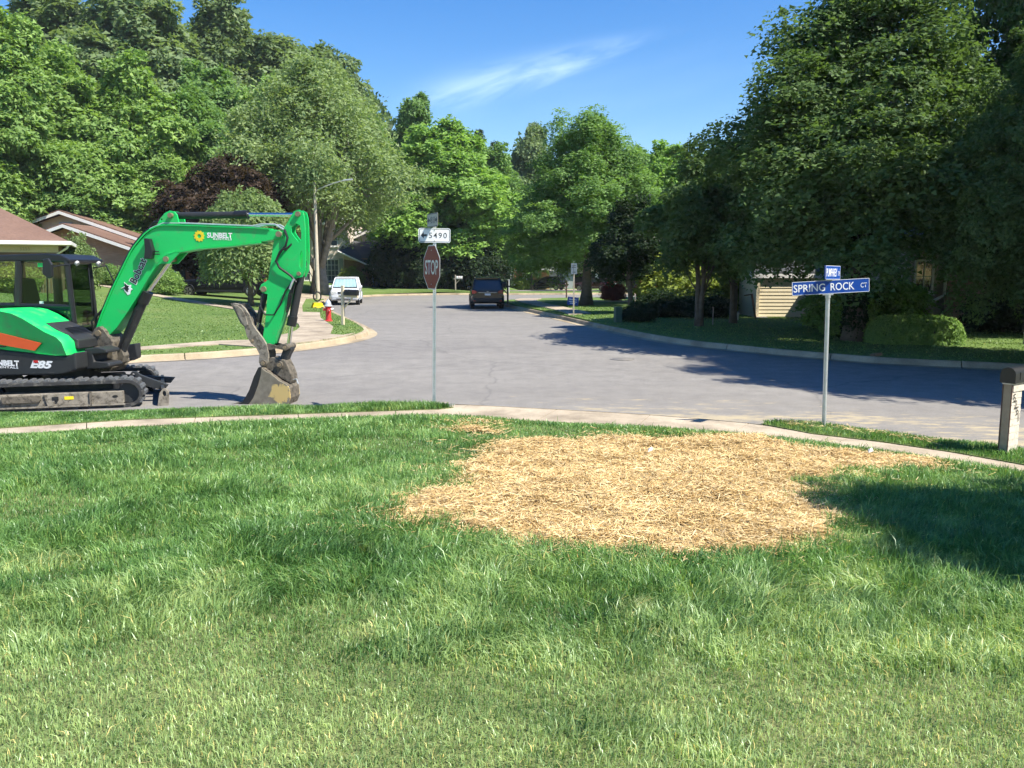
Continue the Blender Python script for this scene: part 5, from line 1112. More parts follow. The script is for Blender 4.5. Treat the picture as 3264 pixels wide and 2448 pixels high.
    mb().prism([(3.575, 0.66), (3.52, 0.665), (3.43, 0.50), (3.33, 0.25), (3.21, 0.05), (3.10, -0.01), (3.30, -0.012), (3.40, 0.12), (3.50, 0.36), (3.56, 0.56)], -0.31, 0.19).build('cutting_edge', 'cab_black', bk, bevel=0.006)
    for k in range(4):
        yy = -0.29 + k*0.14; mb().prism([(3.22, 0.04), (3.22, -0.02), (3.00, -0.015), (3.00, 0.0)], yy, yy + 0.05).build('tooth', 'dusty_steel', bk)
    # --- lettering and decals (flat print standing just off the paint)
    def fm(x, z, yy, ang=0.0): return U @ face_M((x, yy, z), (math.cos(ang), 0, math.sin(ang)), (-math.sin(ang), 0, math.cos(ang)))
    text('lettering', 'SUNBELT', 'white_print', boom, fm(2.845, 2.965, -0.146, -0.02), 0.46, 0.095, bold=0.035)
    text('lettering', 'RENTALS', 'white_print', boom, fm(2.895, 2.90, -0.146, -0.02), 0.34, 0.034, bold=0.02, spacing=1.15)
    g = mb(); P = []
    for k in range(22): r_ = 0.105 if k % 2 == 0 else 0.078; a = 2*math.pi*k/22 + (0.12 if k % 2 == 0 else 0); P.append((2.47 + r_*math.cos(a), 2.955 + r_*math.sin(a)))
    g.prism(P, -0.147, -0.1415, [[(2.47 + 0.036*math.cos(a), 2.955 + 0.036*math.sin(a)) for a in np.linspace(0, 6.28, 15)[:-1]]]).build('sun_emblem', 'yellow_print', boom)
    ang = math.atan2(2.36 - 1.57, 1.0 - 0.57); ctr = (1.30, 2.35)
    text('lettering', 'Bobcat', 'white_print', boom, fm(ctr[0], ctr[1], -0.1445, ang), 0.50, 0.155, bold=0.055)
    text('lettering', 'Bobcat', 'black_print', boom, fm(ctr[0], ctr[1], -0.147, ang), 0.475, 0.135, bold=0.018)
    def cat(poly, yy, mat, nm='cat_emblem'): mb().prism([(1.055 + a, 2.02 + b) for a, b in poly], yy, yy + 0.003).build(nm, mat, boom)
    cat([(-0.10, 0.02), (-0.02, 0.06), (-0.035, 0.135), (0.02, 0.085), (0.055, 0.075), (0.10, 0.085), (0.09, 0.03), (0.125, 0.0), (0.085, -0.02), (0.065, -0.085), (0.02, -0.10), (-0.005, -0.06), (-0.03, -0.035), (-0.05, 0.01)], -0.1465, 'white_print')
    cat([(-0.08, 0.02), (-0.02, 0.045), (-0.02, 0.11), (0.02, 0.07), (0.055, 0.062), (0.04, 0.03), (0.055, 0.005), (0.03, -0.01), (0.035, -0.045), (0.0, -0.035), (-0.02, -0.01), (-0.04, 0.015)], -0.1495, 'black_print')
    cat([(0.10, -0.005), (0.118, 0.0), (0.105, -0.025)], -0.1495, 'black_print')
    lt = text('lettering', 'E85', 'white_print', sk, fm(-0.03, 0.755, -1.056, -0.02), 0.42, 0.135, bold=0.05, shear=0.3)
    mb().b2(-0.17, -0.085, -1.0595, -1.0575, 0.785, 0.828).build('red_bar', 'red_print', sk)
    text('lettering', 'SUNBELT', 'white_print', sk, fm(-0.72, 0.775, -1.056, -0.02), 0.56, 0.10, bold=0.05)
    text('lettering', 'RENTALS', 'white_print', sk, fm(-0.66, 0.70, -1.056, -0.02), 0.40, 0.038, bold=0.025, spacing=1.1)
    return X
build_excavator()

# ------------------------------------------------------------------ signs, mailboxes, small things
def sign_plate(parent, name, w, h, mat, M, th=0.003, rad=0.03, back='sign_back'):
    P = []
    for cx, cy, a0 in ((w/2 - rad, h/2 - rad, 0), (-w/2 + rad, h/2 - rad, 90), (-w/2 + rad, -h/2 + rad, 180), (w/2 - rad, -h/2 + rad, 270)):
        for k in range(5): a = R(a0 + 22.5*k); P.append((cx + rad*math.cos(a), cy + rad*math.sin(a)))
    return MB(M).prism(P, -th, 0, axis='z').build(name, mat, parent)
def border(parent, w, h, t, mat, M, rad=0.03, z=0.0012, name='border'):
    def rr(w, h, rad):
        P = []
        for cx, cy, a0 in ((w/2 - rad, h/2 - rad, 0), (-w/2 + rad, h/2 - rad, 90), (-w/2 + rad, -h/2 + rad, 180), (w/2 - rad, -h/2 + rad, 270)):
            for k in range(5): a = R(a0 + 22.5*k); P.append((cx + rad*math.cos(a), cy + rad*math.sin(a)))
        return P
    return MB(M).prism(rr(w, h, rad), 0.0002, z, [rr(w - 2*t, h - 2*t, max(rad - t, 0.004))], axis='z').build(name, mat, parent)
def arrow(parent, cx, w, h, mat, M, flip=1, name='arrow'):
    P = [(-w/2, 0), (0.0, h/2), (0.0, h*0.17), (w/2, h*0.17), (w/2, -h*0.17), (0.0, -h*0.17), (0.0, -h/2)]
    return MB(M).prism([(cx + flip*a, b) for a, b in P], 0.0002, 0.0012, axis='z').build(name, mat, parent)
def Tz(M, d): return M @ Matrix.Translation((0, 0, d))
def build_signs():
    # --- stop sign post
    X = empty('stop_sign', (-1.28, 13.55, 0.12), 0, (0, R(0.9))); tag(X, 'red stop sign with two white route number plates on a perforated steel post', 'stop sign')
    m = MB(); m.prism([(-0.026, -0.012), (0.026, -0.012), (0.026, 0.002), (0.012, 0.002), (0.010, 0.022), (-0.010, 0.022), (-0.012, 0.002), (-0.026, 0.002)], -0.5, 3.02, axis='z'); m.build('post', 'perforated_steel', X)
    ang = R(63); rt = (math.cos(ang), -math.sin(ang), 0)      # plate's right edge swings towards the viewer, face looks left
    M = face_M((-0.045, -0.035, 2.285), rt, (0, 0, 1)); s = 0.352; oc = [(s/math.cos(R(22.5))*math.cos(R(22.5 + 45*k)), s/math.cos(R(22.5))*math.sin(R(22.5 + 45*k))) for k in range(8)]
    pl = MB(M).prism([(a*1.0, b*1.0) for a, b in oc], -0.003, 0, axis='z').build('octagon_plate', 'stop_letter', X)
    MB(M).prism([(a*0.955, b*0.955) for a, b in oc], 0.0003, 0.001, axis='z').build('red_face', 'stop_red', pl)
    text('lettering', 'STOP', 'stop_letter', pl, Tz(M, 0.0022), 0.56, 0.235, bold=0.012)
    for zz in (-0.27, 0.27): MB(M).cyl((0, zz, 0), (0, zz, 0.008), 0.008, n=8).build('bolt', 'galvanised', pl)
    M = face_M((0.0, -0.018, 2.79), (1, 0.03, 0), (0, 0, 1))
    b2 = sign_plate(X, 'route_plate', 0.50, 0.225, 'sign_white', M @ Matrix.Translation((-0.012, 0.002, -0.045)))
    b2.name = 'rear_route_plate'
    p = sign_plate(X, 'route_plate', 0.505, 0.228, 'sign_white', M); border(p, 0.485, 0.208, 0.008, 'sign_dark', M, 0.026)
    arrow(p, -0.172, 0.10, 0.10, 'sign_dark', M)
    text('lettering', '5490', 'sign_dark', p, Tz(M, 0.0015) @ Matrix.Translation((0.053, 0, 0)), 0.285, 0.088, bold=0.004, spacing=1.25)
    for zz in (-0.085, 0.085): MB(M).cyl((0, zz, 0), (0, zz, 0.006), 0.008, n=8).build('bolt', 'galvanised', p)
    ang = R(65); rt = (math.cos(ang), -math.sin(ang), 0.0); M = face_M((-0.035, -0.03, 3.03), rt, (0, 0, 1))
    p = sign_plate(X, 'route_plate', 0.50, 0.215, 'sign_shaded', M); p['label'] = 'shaded upper plate with arrows to both sides'
    border(p, 0.49, 0.205, 0.010, 'sign_dark', M, 0.02); arrow(p, -0.175, 0.10, 0.11, 'sign_dark', M); arrow(p, 0.175, 0.10, 0.11, 'sign_dark', M, -1)
    text('lettering', '4818', 'sign_dark', p, Tz(M, 0.0015), 0.22, 0.105, bold=0.0)
    # --- street name sign
    X = empty('street_name_sign', (4.41, 11.62, 0.10), 0, (0, R(-1.1))); tag(X, 'pair of blue street name blades on a round galvanised pole', 'street sign')
    MB().cyl((0, 0, -0.4), (0, 0, 1.90), 0.029, n=20).build('pole', 'galvanised', X, smooth=True)
    MB().cyl((0, 0, 1.875), (0, 0, 1.925), 0.036, n=20).build('cap', 'galvanised', X, smooth=True)
    MB().b2(-0.07, 0.07, -0.014, 0.014, 1.915, 1.94).build('bracket', 'galvanised', X)
    up = (-math.sin(R(2.2)), 0, math.cos(R(2.2))); M = face_M((0.03, -0.012, 2.03), (math.cos(R(2.2)), -0.04, math.sin(R(2.2))), up)
    p = sign_plate(X, 'name_blade', 1.05, 0.185, 'sign_blue', M, 0.02, 0.008); border(p, 1.05, 0.185, 0.006, 'sign_white', M, 0.008)
    text('lettering', 'SPRING', 'sign_white', p, Tz(M, 0.0015) @ Matrix.Translation((-0.292, 0, 0)), 0.43, 0.105, bold=0.012)
    text('lettering', 'ROCK', 'sign_white', p, Tz(M, 0.0015) @ Matrix.Translation((0.160, 0, 0)), 0.325, 0.105, bold=0.012)
    text('lettering', 'CT', 'sign_white', p, Tz(M, 0.0015) @ Matrix.Translation((0.448, 0, 0)), 0.085, 0.065, bold=0.004)
    M = face_M((0.055, -0.02, 2.225), (0.62, 0.785, -0.02), (0, 0.02, 1))
    p = sign_plate(X, 'name_blade', 0.62, 0.185, 'sign_blue', M, 0.02, 0.008); border(p, 0.62, 0.185, 0.005, 'sign_white', M, 0.008)
    text('lettering', 'PUMPHREY', 'sign_white', p, Tz(M, 0.0015) @ Matrix.Translation((-0.055, 0, 0)), 0.45, 0.11, bold=0.012)
    text('lettering', 'DR', 'sign_white', p, Tz(M, 0.0015) @ Matrix.Translation((0.25, -0.01, 0)), 0.075, 0.06)
    MB().b2(-0.03, 0.05, -0.014, 0.014, 2.11, 2.14).build('bracket', 'galvanised', X)
    # --- near mailbox on a boxed post with white clapboards
    X = empty('mailbox', (6.03, 9.98, 0.14), R(-55)); tag(X, 'black mailbox on a tan and white boarded post with house number', 'mailbox')
    h = 0.86
    MB().b2(-0.05, 0.05, -0.10, 0.14, -0.1, h).build('post', 'mailbox_tan', X, bevel=0.004)
    MB().b2(-0.058, -0.047, -0.108, -0.092, 0, h).build('corner_trim', 'trim_brown', X); MB().b2(0.047, 0.055, -0.108, -0.095, 0, h).build('corner_trim', 'trim_brown', X)
    for k in range(10):
        z0 = 0.02 + k*0.084; MB().add([(0.051, -0.095, z0), (0.057, -0.095, z0), (0.053, -0.095, z0 + 0.082), (0.051, -0.095, z0 + 0.082), (0.051, 0.145, z0), (0.057, 0.145, z0), (0.053, 0.145, z0 + 0.082), (0.051, 0.145, z0 + 0.082)],
            [(0, 1, 2, 3), (7, 6, 5, 4), (0, 4, 5, 1), (1, 5, 6, 2), (2, 6, 7, 3), (3, 7, 4, 0)]).build('clapboard', 'clapboard_white', X)
    MB().b2(-0.062, 0.066, -0.115, 0.25, h, h + 0.018).build('platform', 'clapboard_white', X); MB().b2(0.035, 0.064, -0.09, 0.25, h - 0.085, h - 0.002).build('platform_board', 'clapboard_white', X)
    P = [(-0.085, 0.0), (0.085, 0.0), (0.085, 0.10)] + [(0.085*math.cos(a), 0.10 + 0.085*math.sin(a)) for a in np.linspace(0.2, math.pi - 0.2, 9)] + [(-0.085, 0.10)]
    bx = MB().prism([(a, h + 0.018 + b) for a, b in P], -0.10, 0.36).build('mail_box', 'mailbox_black', X, smooth=True)
    MB().prism([(a*1.05, h + 0.016 + b*1.03) for a, b in P], -0.118, -0.095).build('door', 'mailbox_black', bx); MB().b2(0.086, 0.09, 0.0, 0.02, h + 0.05, h + 0.15).build('flag', 'mailbox_black', bx)
    for k, ch in enumerate('5251'): text('house_number', ch, 'black_print', X, face_M((0.066, -0.05 + 0.048*k, 0.70 - 0.082*k), (0, 1, 0), (0, 0, 1)), height=0.10, bold=0.004)
    # --- hydrant across the street
    X = empty('fire_hydrant', (-7.15, 32.6, float(zleft(-7.15, 32.6))), R(20)); tag(X, 'red fire hydrant with silver bonnet on the far corner', 'fire hydrant')
    MB().lathe([(0.16, -0.1), (0.16, 0.03), (0.12, 0.05), (0.105, 0.12), (0.105, 0.52), (0.13, 0.54), (0.13, 0.58)], n=20).build('barrel', 'hydrant_red', X, smooth=True)
    MB().lathe([(0.165, 0.58), (0.165, 0.62), (0.125, 0.64), (0.12, 0.70), (0.085, 0.78), (0.035, 0.82), (0.03, 0.87), (0.0, 0.875)], n=20).build('bonnet', 'hydrant_silver', X, smooth=True)
    MB().cyl((0, -0.10, 0.44), (0, -0.21, 0.44), 0.075, 0.07).build('pumper_cap', 'hydrant_red', X, smooth=True)
    for s in (-1, 1): MB().cyl((s*0.09, 0, 0.46), (s*0.20, 0, 0.46), 0.052).build('hose_cap', 'hydrant_silver' if s > 0 else 'hydrant_red', X, smooth=True)
    MB().cyl((0, -0.21, 0.44), (0, -0.235, 0.44), 0.02, n=6).build('nut', 'hydrant_silver', X)
    # --- mailboxes across the street
    def mailbox(x, y, zb, rz, post_h, pm, bm_, label, arm=True, tilt=0):
        X = empty('mailbox', (x, y, zb), rz, (0, tilt)); tag(X, label, 'mailbox')
        MB().b2(-0.05, 0.05, -0.05, 0.05, -0.2, post_h).build('post', pm, X, bevel=0.005)
        if arm: MB().b2(-0.15, 0.62, -0.04, 0.04, post_h*0.70, post_h*0.70 + 0.08).build('arm', pm, X); MB().tube([(0.04, 0, post_h*0.42), (0.4, 0, post_h*0.70)], 0.03, 6).build('brace', pm, X)
        P = [(-0.09, 0.0), (0.09, 0.0), (0.09, 0.12)] + [(0.09*math.cos(a), 0.12 + 0.09*math.sin(a)) for a in np.linspace(0.2, math.pi - 0.2, 9)] + [(-0.09, 0.12)]
        b = MB().prism([(p, q + post_h*0.70 + 0.082) for p, q in P], 0.10, 0.62, axis='x').build('mail_box', bm_, X, smooth=True)
        MB().b2(0.3, 0.33, -0.11, -0.095, post_h*0.7 + 0.15, post_h*0.7 + 0.3).build('flag', 'red_print' if bm_ != 'mailbox_black' else bm_, b)
        return X
    mailbox(-6.15, 30.4, float(zleft(-6.15, 30.4)), R(-18), 1.42, 'post_wood', 'mailbox_black', 'black mailbox on a pale wooden post behind the hydrant', tilt=R(1))
    mailbox(-5.05, 75.2, float(zleft(-5, 75.2)), R(0), 1.35, 'weathered_post', 'mailbox_white', 'white mailbox on a grey post right of the stop sign post')
    mailbox(-0.25, 49.5, float(zright(0, 49.5)), R(185), 1.35, 'mailbox_black', 'mailbox_black', 'black mailbox on a black post beside the black SUV')
    mailbox(4.05, 62.5, float(zright(4, 62)) - 0.05, R(170), 1.25, 'trim_brown', 'mailbox_black', 'dark mailbox on a brown post beyond the right lawn')
    o = MB().b2(-0.07, 0.07, -0.07, 0.07, -0.2, 1.1).b2(-0.09, 0.09, -0.09, 0.09, 1.1, 1.16).build('garden_post', 'white_trim'); o.location = (-0.3, 76, float(zleft(-0.3, 76))); tag(o, 'short white post right of the black SUV', 'post')
    # --- street lamp
    X = empty('street_lamp', (-12.95, 56, float(zleft(-13, 56)))); tag(X, 'tall tan street lamp pole with one curved arm', 'street lamp')
    MB().tube([(0, 0, -0.5), (0, 0, 7.6)], [0.15, 0.09], 14).build('pole', 'lamp_pole', X, smooth=True)
    MB().tube([(0.05, 0, 7.05), (0.5, -0.05, 7.28), (1.3, -0.15, 7.55), (2.0, -0.25, 7.72)], [0.05, 0.045, 0.04, 0.035], 8).build('arm', 'lamp_arm', X, smooth=True)
    MB().box((2.25, -0.28, 7.74), (0.62, 0.26, 0.10), Matrix.Rotation(R(-7), 3, 'Y')).build('lamp_head', 'lamp_arm', X, bevel=0.03)
    MB().b2(-0.17, -0.12, -0.08, 0.08, 1.9, 2.7).build('cable_cover', 'weathered_post', X)
    # --- hose reel cart near the lamp
    X = empty('hose_reel_cart', (-10.35, 44.6, float(zroad(44))), R(30)); tag(X, 'yellow hose reel cart with black hose by the far kerb', 'hose cart')
    MB().b2(-0.3, 0.3, -0.2, 0.2, 0.06, 0.22).prism([(-0.3, 0.22), (0.3, 0.22), (0.22, 0.42), (-0.22, 0.42)], -0.15, 0.15).build('base', 'cart_yellow', X, bevel=0.02)
    MB().tube([(0.2*math.cos(a), 0, 0.75 + 0.24*math.sin(a)) for a in np.linspace(0, 12.5, 40)], 0.04, 6).build('hose', 'hose_black', X)
    MB().tube([(-0.2, 0, 0.95), (-0.35, 0, 1.5), (-0.5, 0, 2.0), (-0.62, 0, 2.2)], 0.025, 6).tube([(0.0, 0, 0.95), (-0.1, 0, 1.5), (-0.4, 0, 2.1)], 0.02, 6).build('handle', 'hose_black', X)
    for s in (-1, 1): MB().cyl((s*0.2, -0.24, 0.1), (s*0.2, -0.19, 0.1), 0.1).build('wheel', 'tyre', X)
    o = MB().lathe([(0.40, 0.0), (0.40, 0.012), (0.36, 0.014), (0.35, 0.006), (0.33, 0.006), (0.32, 0.013), (0.0, 0.014)], n=28).build('manhole_cover', 'weathered_iron', smooth=True); o.location = (2.85, 21.5, float(zroad(21.5)) - 0.006); o.scale = (0.8, 0.8, 1); tag(o, 'round iron manhole cover flush in the middle of the street', 'manhole cover')
    # --- small roadside sign, yard sign, pedestal, stakes
    X = empty('parking_sign', (2.62, 35.6, float(zright(2.6, 35.6))), R(0)); tag(X, 'small grey-white sign plate on a thin post by the right kerb', 'sign')
    MB().b2(-0.03, 0.03, -0.02, 0.02, -0.3, 2.2).build('post', 'weathered_post', X)
    M = face_M((0.0, -0.025, 1.98), (0.8, -0.6, 0), (0, 0, 1)); p = sign_plate(X, 'plate', 0.30, 0.46, 'sign_back', M, 0.003, 0.02)
    for zz, w_ in ((0.12, 0.18), (0.05, 0.20), (-0.15, 0.16)): MB(M).b2(-w_/2, w_/2, zz - 0.012, zz + 0.012, 0.0005, 0.0015).build('print_line', 'sign_dark', p)
    X = empty('yard_sign', (3.25, 45.2, float(zright(3.2, 45))), R(-10), (R(-14), R(6))); tag(X, 'small blue yard sign leaning beside the centre maple trunk', 'yard sign')
    MB().b2(-0.3, 0.3, -0.008, 0.008, 0.06, 0.50).build('panel', 'yard_sign_blue', X)
    for zz, w_ in ((0.36, 0.40), (0.24, 0.44), (0.15, 0.3)): MB().b2(-w_/2, w_/2, -0.0105, -0.0085, zz - 0.025, zz + 0.025).build('print_line', 'white_print', X)
    for s in (-1, 1): MB().cyl((s*0.22, 0.012, -0.2), (s*0.22, 0.012, 0.3), 0.006, n=6).build('stake', 'galvanised', X)
    X = empty('utility_pedestal', (3.95, 31.2, float(zright(3.9, 31.2))), R(15)); tag(X, 'green utility pedestal box on the shaded right lawn', 'utility box')
    MB().b2(-0.13, 0.13, -0.11, 0.11, -0.05, 0.52).build('cabinet', 'pedestal_green', X, bevel=0.012); MB().b2(-0.145, 0.145, -0.125, 0.125, 0.52, 0.57).build('cap', 'pedestal_green', X, bevel=0.012); MB().b2(-0.1, 0.1, -0.114, -0.109, 0.1, 0.45).build('door', 'pedestal_green', X)
    for x, y, hh, l in ((7.2, 30.0, 0.60, 'thin pale stake on the right lawn left of the double-trunked tree'), (5.05, 34.5, 0.85, 'thin dark stake left of the low dark shrubs')):
        X = empty('garden_stake', (x, y, float(zright(x, y)))); tag(X, l, 'stake'); MB().tube([(0, 0, -0.2), (0.01, 0, hh)], [0.022, 0.018], 6).build('rod', 'weathered_post', X); MB().b2(-0.03, 0.03, -0.03, 0.03, hh, hh + 0.03).build('cap', 'weathered_post', X)
    X = empty('bucket', (8.65, 32.4, float(zright(8.6, 32)))); tag(X, 'small white bucket beside the double-trunked tree', 'bucket'); MB().lathe([(0.11, 0), (0.14, 0.26), (0.15, 0.27), (0.15, 0.29)]).build('pail', 'white_trim', X, smooth=True); MB().tube([(-0.14, 0, 0.27), (-0.1, 0.1, 0.34), (0.1, 0.1, 0.34), (0.14, 0, 0.27)], 0.005, 5).build('handle', 'galvanised', X)
    X = empty('leaning_board', (9.75, 33.5, float(zright(9.7, 33.5))), 0, (R(-10), R(-8))); tag(X, 'narrow brown board leaning against the shed corner', 'board'); MB().b2(-0.04, 0.04, -0.02, 0.02, 0, 0.95).build('plank', 'deck_wood', X); MB().b2(-0.3, 0.04, -0.02, 0.02, 0.95, 1.0).build('crossbar', 'deck_wood', X)
    X = empty('flat_stone', (9.2, 21.0, float(zroad(20.9)) + 0.1), R(20)); X.scale = (0.6, 0.6, 0.6); tag(X, 'brown stone block at the shaded right kerb', 'stone'); MB().add([(-0.3, -0.2, -0.1), (0.3, -0.2, -0.1), (0.3, 0.2, -0.1), (-0.3, 0.2, -0.1), (-0.22, -0.14, 0.2), (0.2, -0.12, 0.24), (0.24, 0.14, 0.2), (-0.2, 0.15, 0.17)], [(0, 3, 2, 1), (4, 5, 6, 7), (0, 1, 5, 4), (1, 2, 6, 5), (2, 3, 7, 6), (3, 0, 4, 7)]).build('block', 'deck_wood', X, bevel=0.05)
    for x, y, l, s in ((3.91, 8.93, 'scrap of white paper on the straw near the street sign', 0.025), (1.45, 8.6, 'small white paper scrap in the middle of the straw', 0.022)):
        o = MB().add([(-s, -s*0.7, 0.0), (s, -s*0.8, 0.02), (s*0.9, s*0.7, 0.05), (-s*0.8, s*0.8, 0.03), (0, 0, 0.045)], [(0, 1, 4), (1, 2, 4), (2, 3, 4), (3, 0, 4)]).build('paper_scrap', 'paper'); o.location = (x, y, float(zfront(x, y)) + 0.085); tag(o, l, 'paper')
build_signs()

# ------------------------------------------------------------------ vehicles
def vehicle(name, label, x, y, z, rz, paint, L=4.6, Wd=1.82, Ht=1.70, sun_shade=False, low='car_plastic', kind='suv', tail='tail_red', cat='car', glass='dark_glass'):
    """front towards local -Y; origin on the ground under the middle"""
    X = empty(name, (x, y, z), rz); tag(X, label, cat); h = L/2; hw = Wd/2
    # body below the glass: section outline along y, tucked in at sills and shoulders
    st = [(-h, 0.42, 0.72, 0.80), (-h + 0.06, 0.34, 0.86, 0.90), (-h + 0.30, 0.28, 0.95, 0.97), (-h + 1.05, 0.26, 1.04, 1.0), (-h + 1.6, 0.26, 1.06, 1.0), (0.4, 0.26, 1.06, 1.0), (h - 0.55, 0.28, 1.07, 0.99), (h - 0.15, 0.34, 1.05, 0.96), (h, 0.46, 0.98, 0.88)]
    V = []; F = []; n = 10
    for yy, zb, zt, k in st:
        w = hw*k; V += [(-w*0.90, yy, zb), (-w, yy, zb + 0.12), (-w*1.0, yy, (zb + zt)/2), (-w*0.97, yy, zt - 0.10), (-w*0.86, yy, zt), (w*0.86, yy, zt), (w*0.97, yy, zt - 0.10), (w*1.0, yy, (zb + zt)/2), (w, yy, zb + 0.12), (w*0.90, yy, zb)]
    m = len(st)
    for i in range(m - 1):
        for k in range(n): F.append((i*n + k, i*n + (k + 1) % n, (i + 1)*n + (k + 1) % n, (i + 1)*n + k))
    F.append(tuple(range(n - 1, -1, -1))); F.append(tuple((m - 1)*n + k for k in range(n)))
    body = MB().add(V, F).build('body', paint, X, smooth=True, bevel=0.02)
    # greenhouse
    if kind == 'suv': gp = [(-h + 1.10, 1.03), (-h + 1.78, Ht - 0.07), (-h + 2.2, Ht), (h - 0.75, Ht), (h - 0.42, Ht - 0.06), (h - 0.12, 1.04)]
    else: gp = [(-h + 1.35, 1.03), (-h + 1.95, Ht - 0.06), (-h + 2.3, Ht), (-h + 3.1, Ht), (-h + 3.35, Ht - 0.08), (-h + 3.5, 1.04)]
    V = []; F = []; k = len(gp)
    def wz(zz): return hw*(0.87 - 0.17*(zz - 1.03)/(Ht - 1.03))
    for sx in (-1, 1):
        for yy, zz in gp: V.append((sx*wz(zz), yy, zz))
    F = [tuple(range(k)), tuple(range(2*k - 1, k - 1, -1))] + [(i, (i + 1) % k, k + (i + 1) % k, k + i) for i in range(k)]
    MB().add(V, F).build('greenhouse', glass, X, bevel=0.02)
    # roof skin and pillars
    V = []; top = [(gp[1][0] - 0.02, gp[1][1] + 0.0), gp[2], gp[3], (gp[4][0] + 0.02, gp[4][1])]
    Vb = []
    for off in (-0.03, 0.022):
        for sx in (-1, 1):
            for yy, zz in top: Vb.append((sx*(wz(zz) + 0.012), yy, zz + off))
    q = len(top); F = []
    for o in (0, 2*q):
        for i in range(q - 1): F.append((o + i, o + i + 1, o + q + i + 1, o + q + i))
    per = list(range(q)) + list(range(2*q - 1, q - 1, -1))
    for i in range(len(per)): a, b = per[i], per[(i + 1) % len(per)]; F.append((a, b, b + 2*q, a + 2*q))
    MB().add(Vb, F).build('roof', paint, X, smooth=True)
    def pil(y0, z0, y1, z1, w=0.05):
        for sx in (-1, 1): MB().tube([(sx*(wz(z0) + 0.004), y0, z0), (sx*(wz(z1) + 0.004), y1, z1)], w/2, 6).build('pillar', paint, X)
    pil(gp[0][0], gp[0][1], gp[1][0], gp[1][1], 0.07); pil(gp[-1][0], gp[-1][1], gp[-2][0], gp[-2][1], 0.11)
    pil(-h + 2.35, 1.03, -h + 2.35, Ht - 0.03, 0.05)
    if kind == 'suv': pil(h - 1.0, 1.04, h - 0.95, Ht - 0.03, 0.16)
    # wheels
    for sx in (-1, 1):
        for yy in (-h + 0.86, h - 0.88):
            w = empty('wheel', (sx*(hw - 0.11), yy, 0.34)); w.parent = X
            MB().cyl((-0.115, 0, 0), (0.115, 0, 0), 0.34, n=26).build('tyre', 'tyre', w, smooth=True, bevel=0.02); MB().cyl((sx*0.10, 0, 0), (sx*0.122, 0, 0), 0.225, n=20).build('rim', 'rim', w, smooth=True)
            for a in range(5): MB().box((sx*0.126, 0.12*math.cos(a*1.2566), 0.12*math.sin(a*1.2566)), (0.01, 0.06, 0.15), Matrix.Rotation(a*1.2566 - 1.57, 3, 'X')).build('spoke', 'car_plastic', w)
            MB().tube([(sx*(hw + 0.0), yy + 0.40*math.cos(a), 0.34 + 0.40*math.sin(a)) for a in np.linspace(-0.1, 3.24, 12)], 0.03, 6).build('wheel_arch', low, X)
    # front
    fy = -h
    for sx in (-1, 1):
        MB().prism([(sx*0.40, 0.70), (sx*0.76, 0.66), (sx*0.80, 0.88), (sx*0.46, 0.86)], fy - 0.012, fy + 0.20).build('headlight', 'headlight', X, bevel=0.02)
        MB().prism([(sx*0.52, 0.42), (sx*0.72, 0.44), (sx*0.70, 0.53), (sx*0.54, 0.53)], fy - 0.010, fy + 0.1).build('fog_lamp', 'car_plastic', X)
        mr = MB().box((sx*(hw*0.97 + 0.06), -h + 1.55, 1.12), (0.20, 0.12, 0.15)).build('mirror', paint if kind == 'suv' else 'car_plastic', X, bevel=0.03)
        for yd in (-0.18, 0.85): MB().box((sx*(hw*1.0 + 0.004), yd + 0.4, 0.92), (0.015, 0.20, 0.03)).build('door_handle', paint, X)
        MB().b2(sx*hw*1.0 - 0.012, sx*hw*1.0 + 0.012, -h + 1.35, h - 1.35, 0.30, 0.42).build('sill', low, X)
    MB().b2(-0.36, 0.36, fy - 0.02, fy + 0.1, 0.70, 0.84).build('grille', 'car_plastic', X, bevel=0.01)
    for k in range(3): MB().b2(-0.34, 0.34, fy - 0.026, fy - 0.018, 0.725 + 0.04*k, 0.735 + 0.04*k).build('grille_bar', 'rim', X)
    MB().b2(-hw*0.80, hw*0.80, fy - 0.03, fy + 0.12, 0.34, 0.56).build('front_bumper', low, X, bevel=0.03)
    MB().b2(-0.16, 0.16, fy - 0.038, fy - 0.031, 0.44, 0.53).build('plate', 'sign_white', X)
    MB().b2(-0.45, 0.45, fy - 0.036, fy - 0.028, 0.36, 0.42).build('air_intake', 'tyre', X)
    # rear
    for sx in (-1, 1): MB().prism([(sx*0.58, 0.88), (sx*0.85, 0.84), (sx*0.85, 1.04), (sx*0.74, 1.05), (sx*0.56, 0.97)], h - 0.12, h + 0.012).build('taillight', tail, X, bevel=0.015); MB().b2(sx*0.72 - 0.06, sx*0.72 + 0.06, h - 0.02, h + 0.035, 0.44, 0.49).build('reflector', tail, X)
    MB().b2(-hw*0.84, hw*0.84, h - 0.10, h + 0.03, 0.40, 0.62).build('rear_bumper', 'car_plastic', X, bevel=0.03)
    MB().b2(-0.16, 0.16, h + 0.004, h + 0.014, 0.76, 0.86).build('plate', 'sign_white', X)
    MB().b2(-0.5, 0.5, h + 0.0, h + 0.02, 0.905, 0.925).build('chrome_strip', 'rim', X)
    MB().b2(-0.05, 0.05, h + 0.003, h + 0.016, 0.955, 0.99).build('badge', 'rim', X)
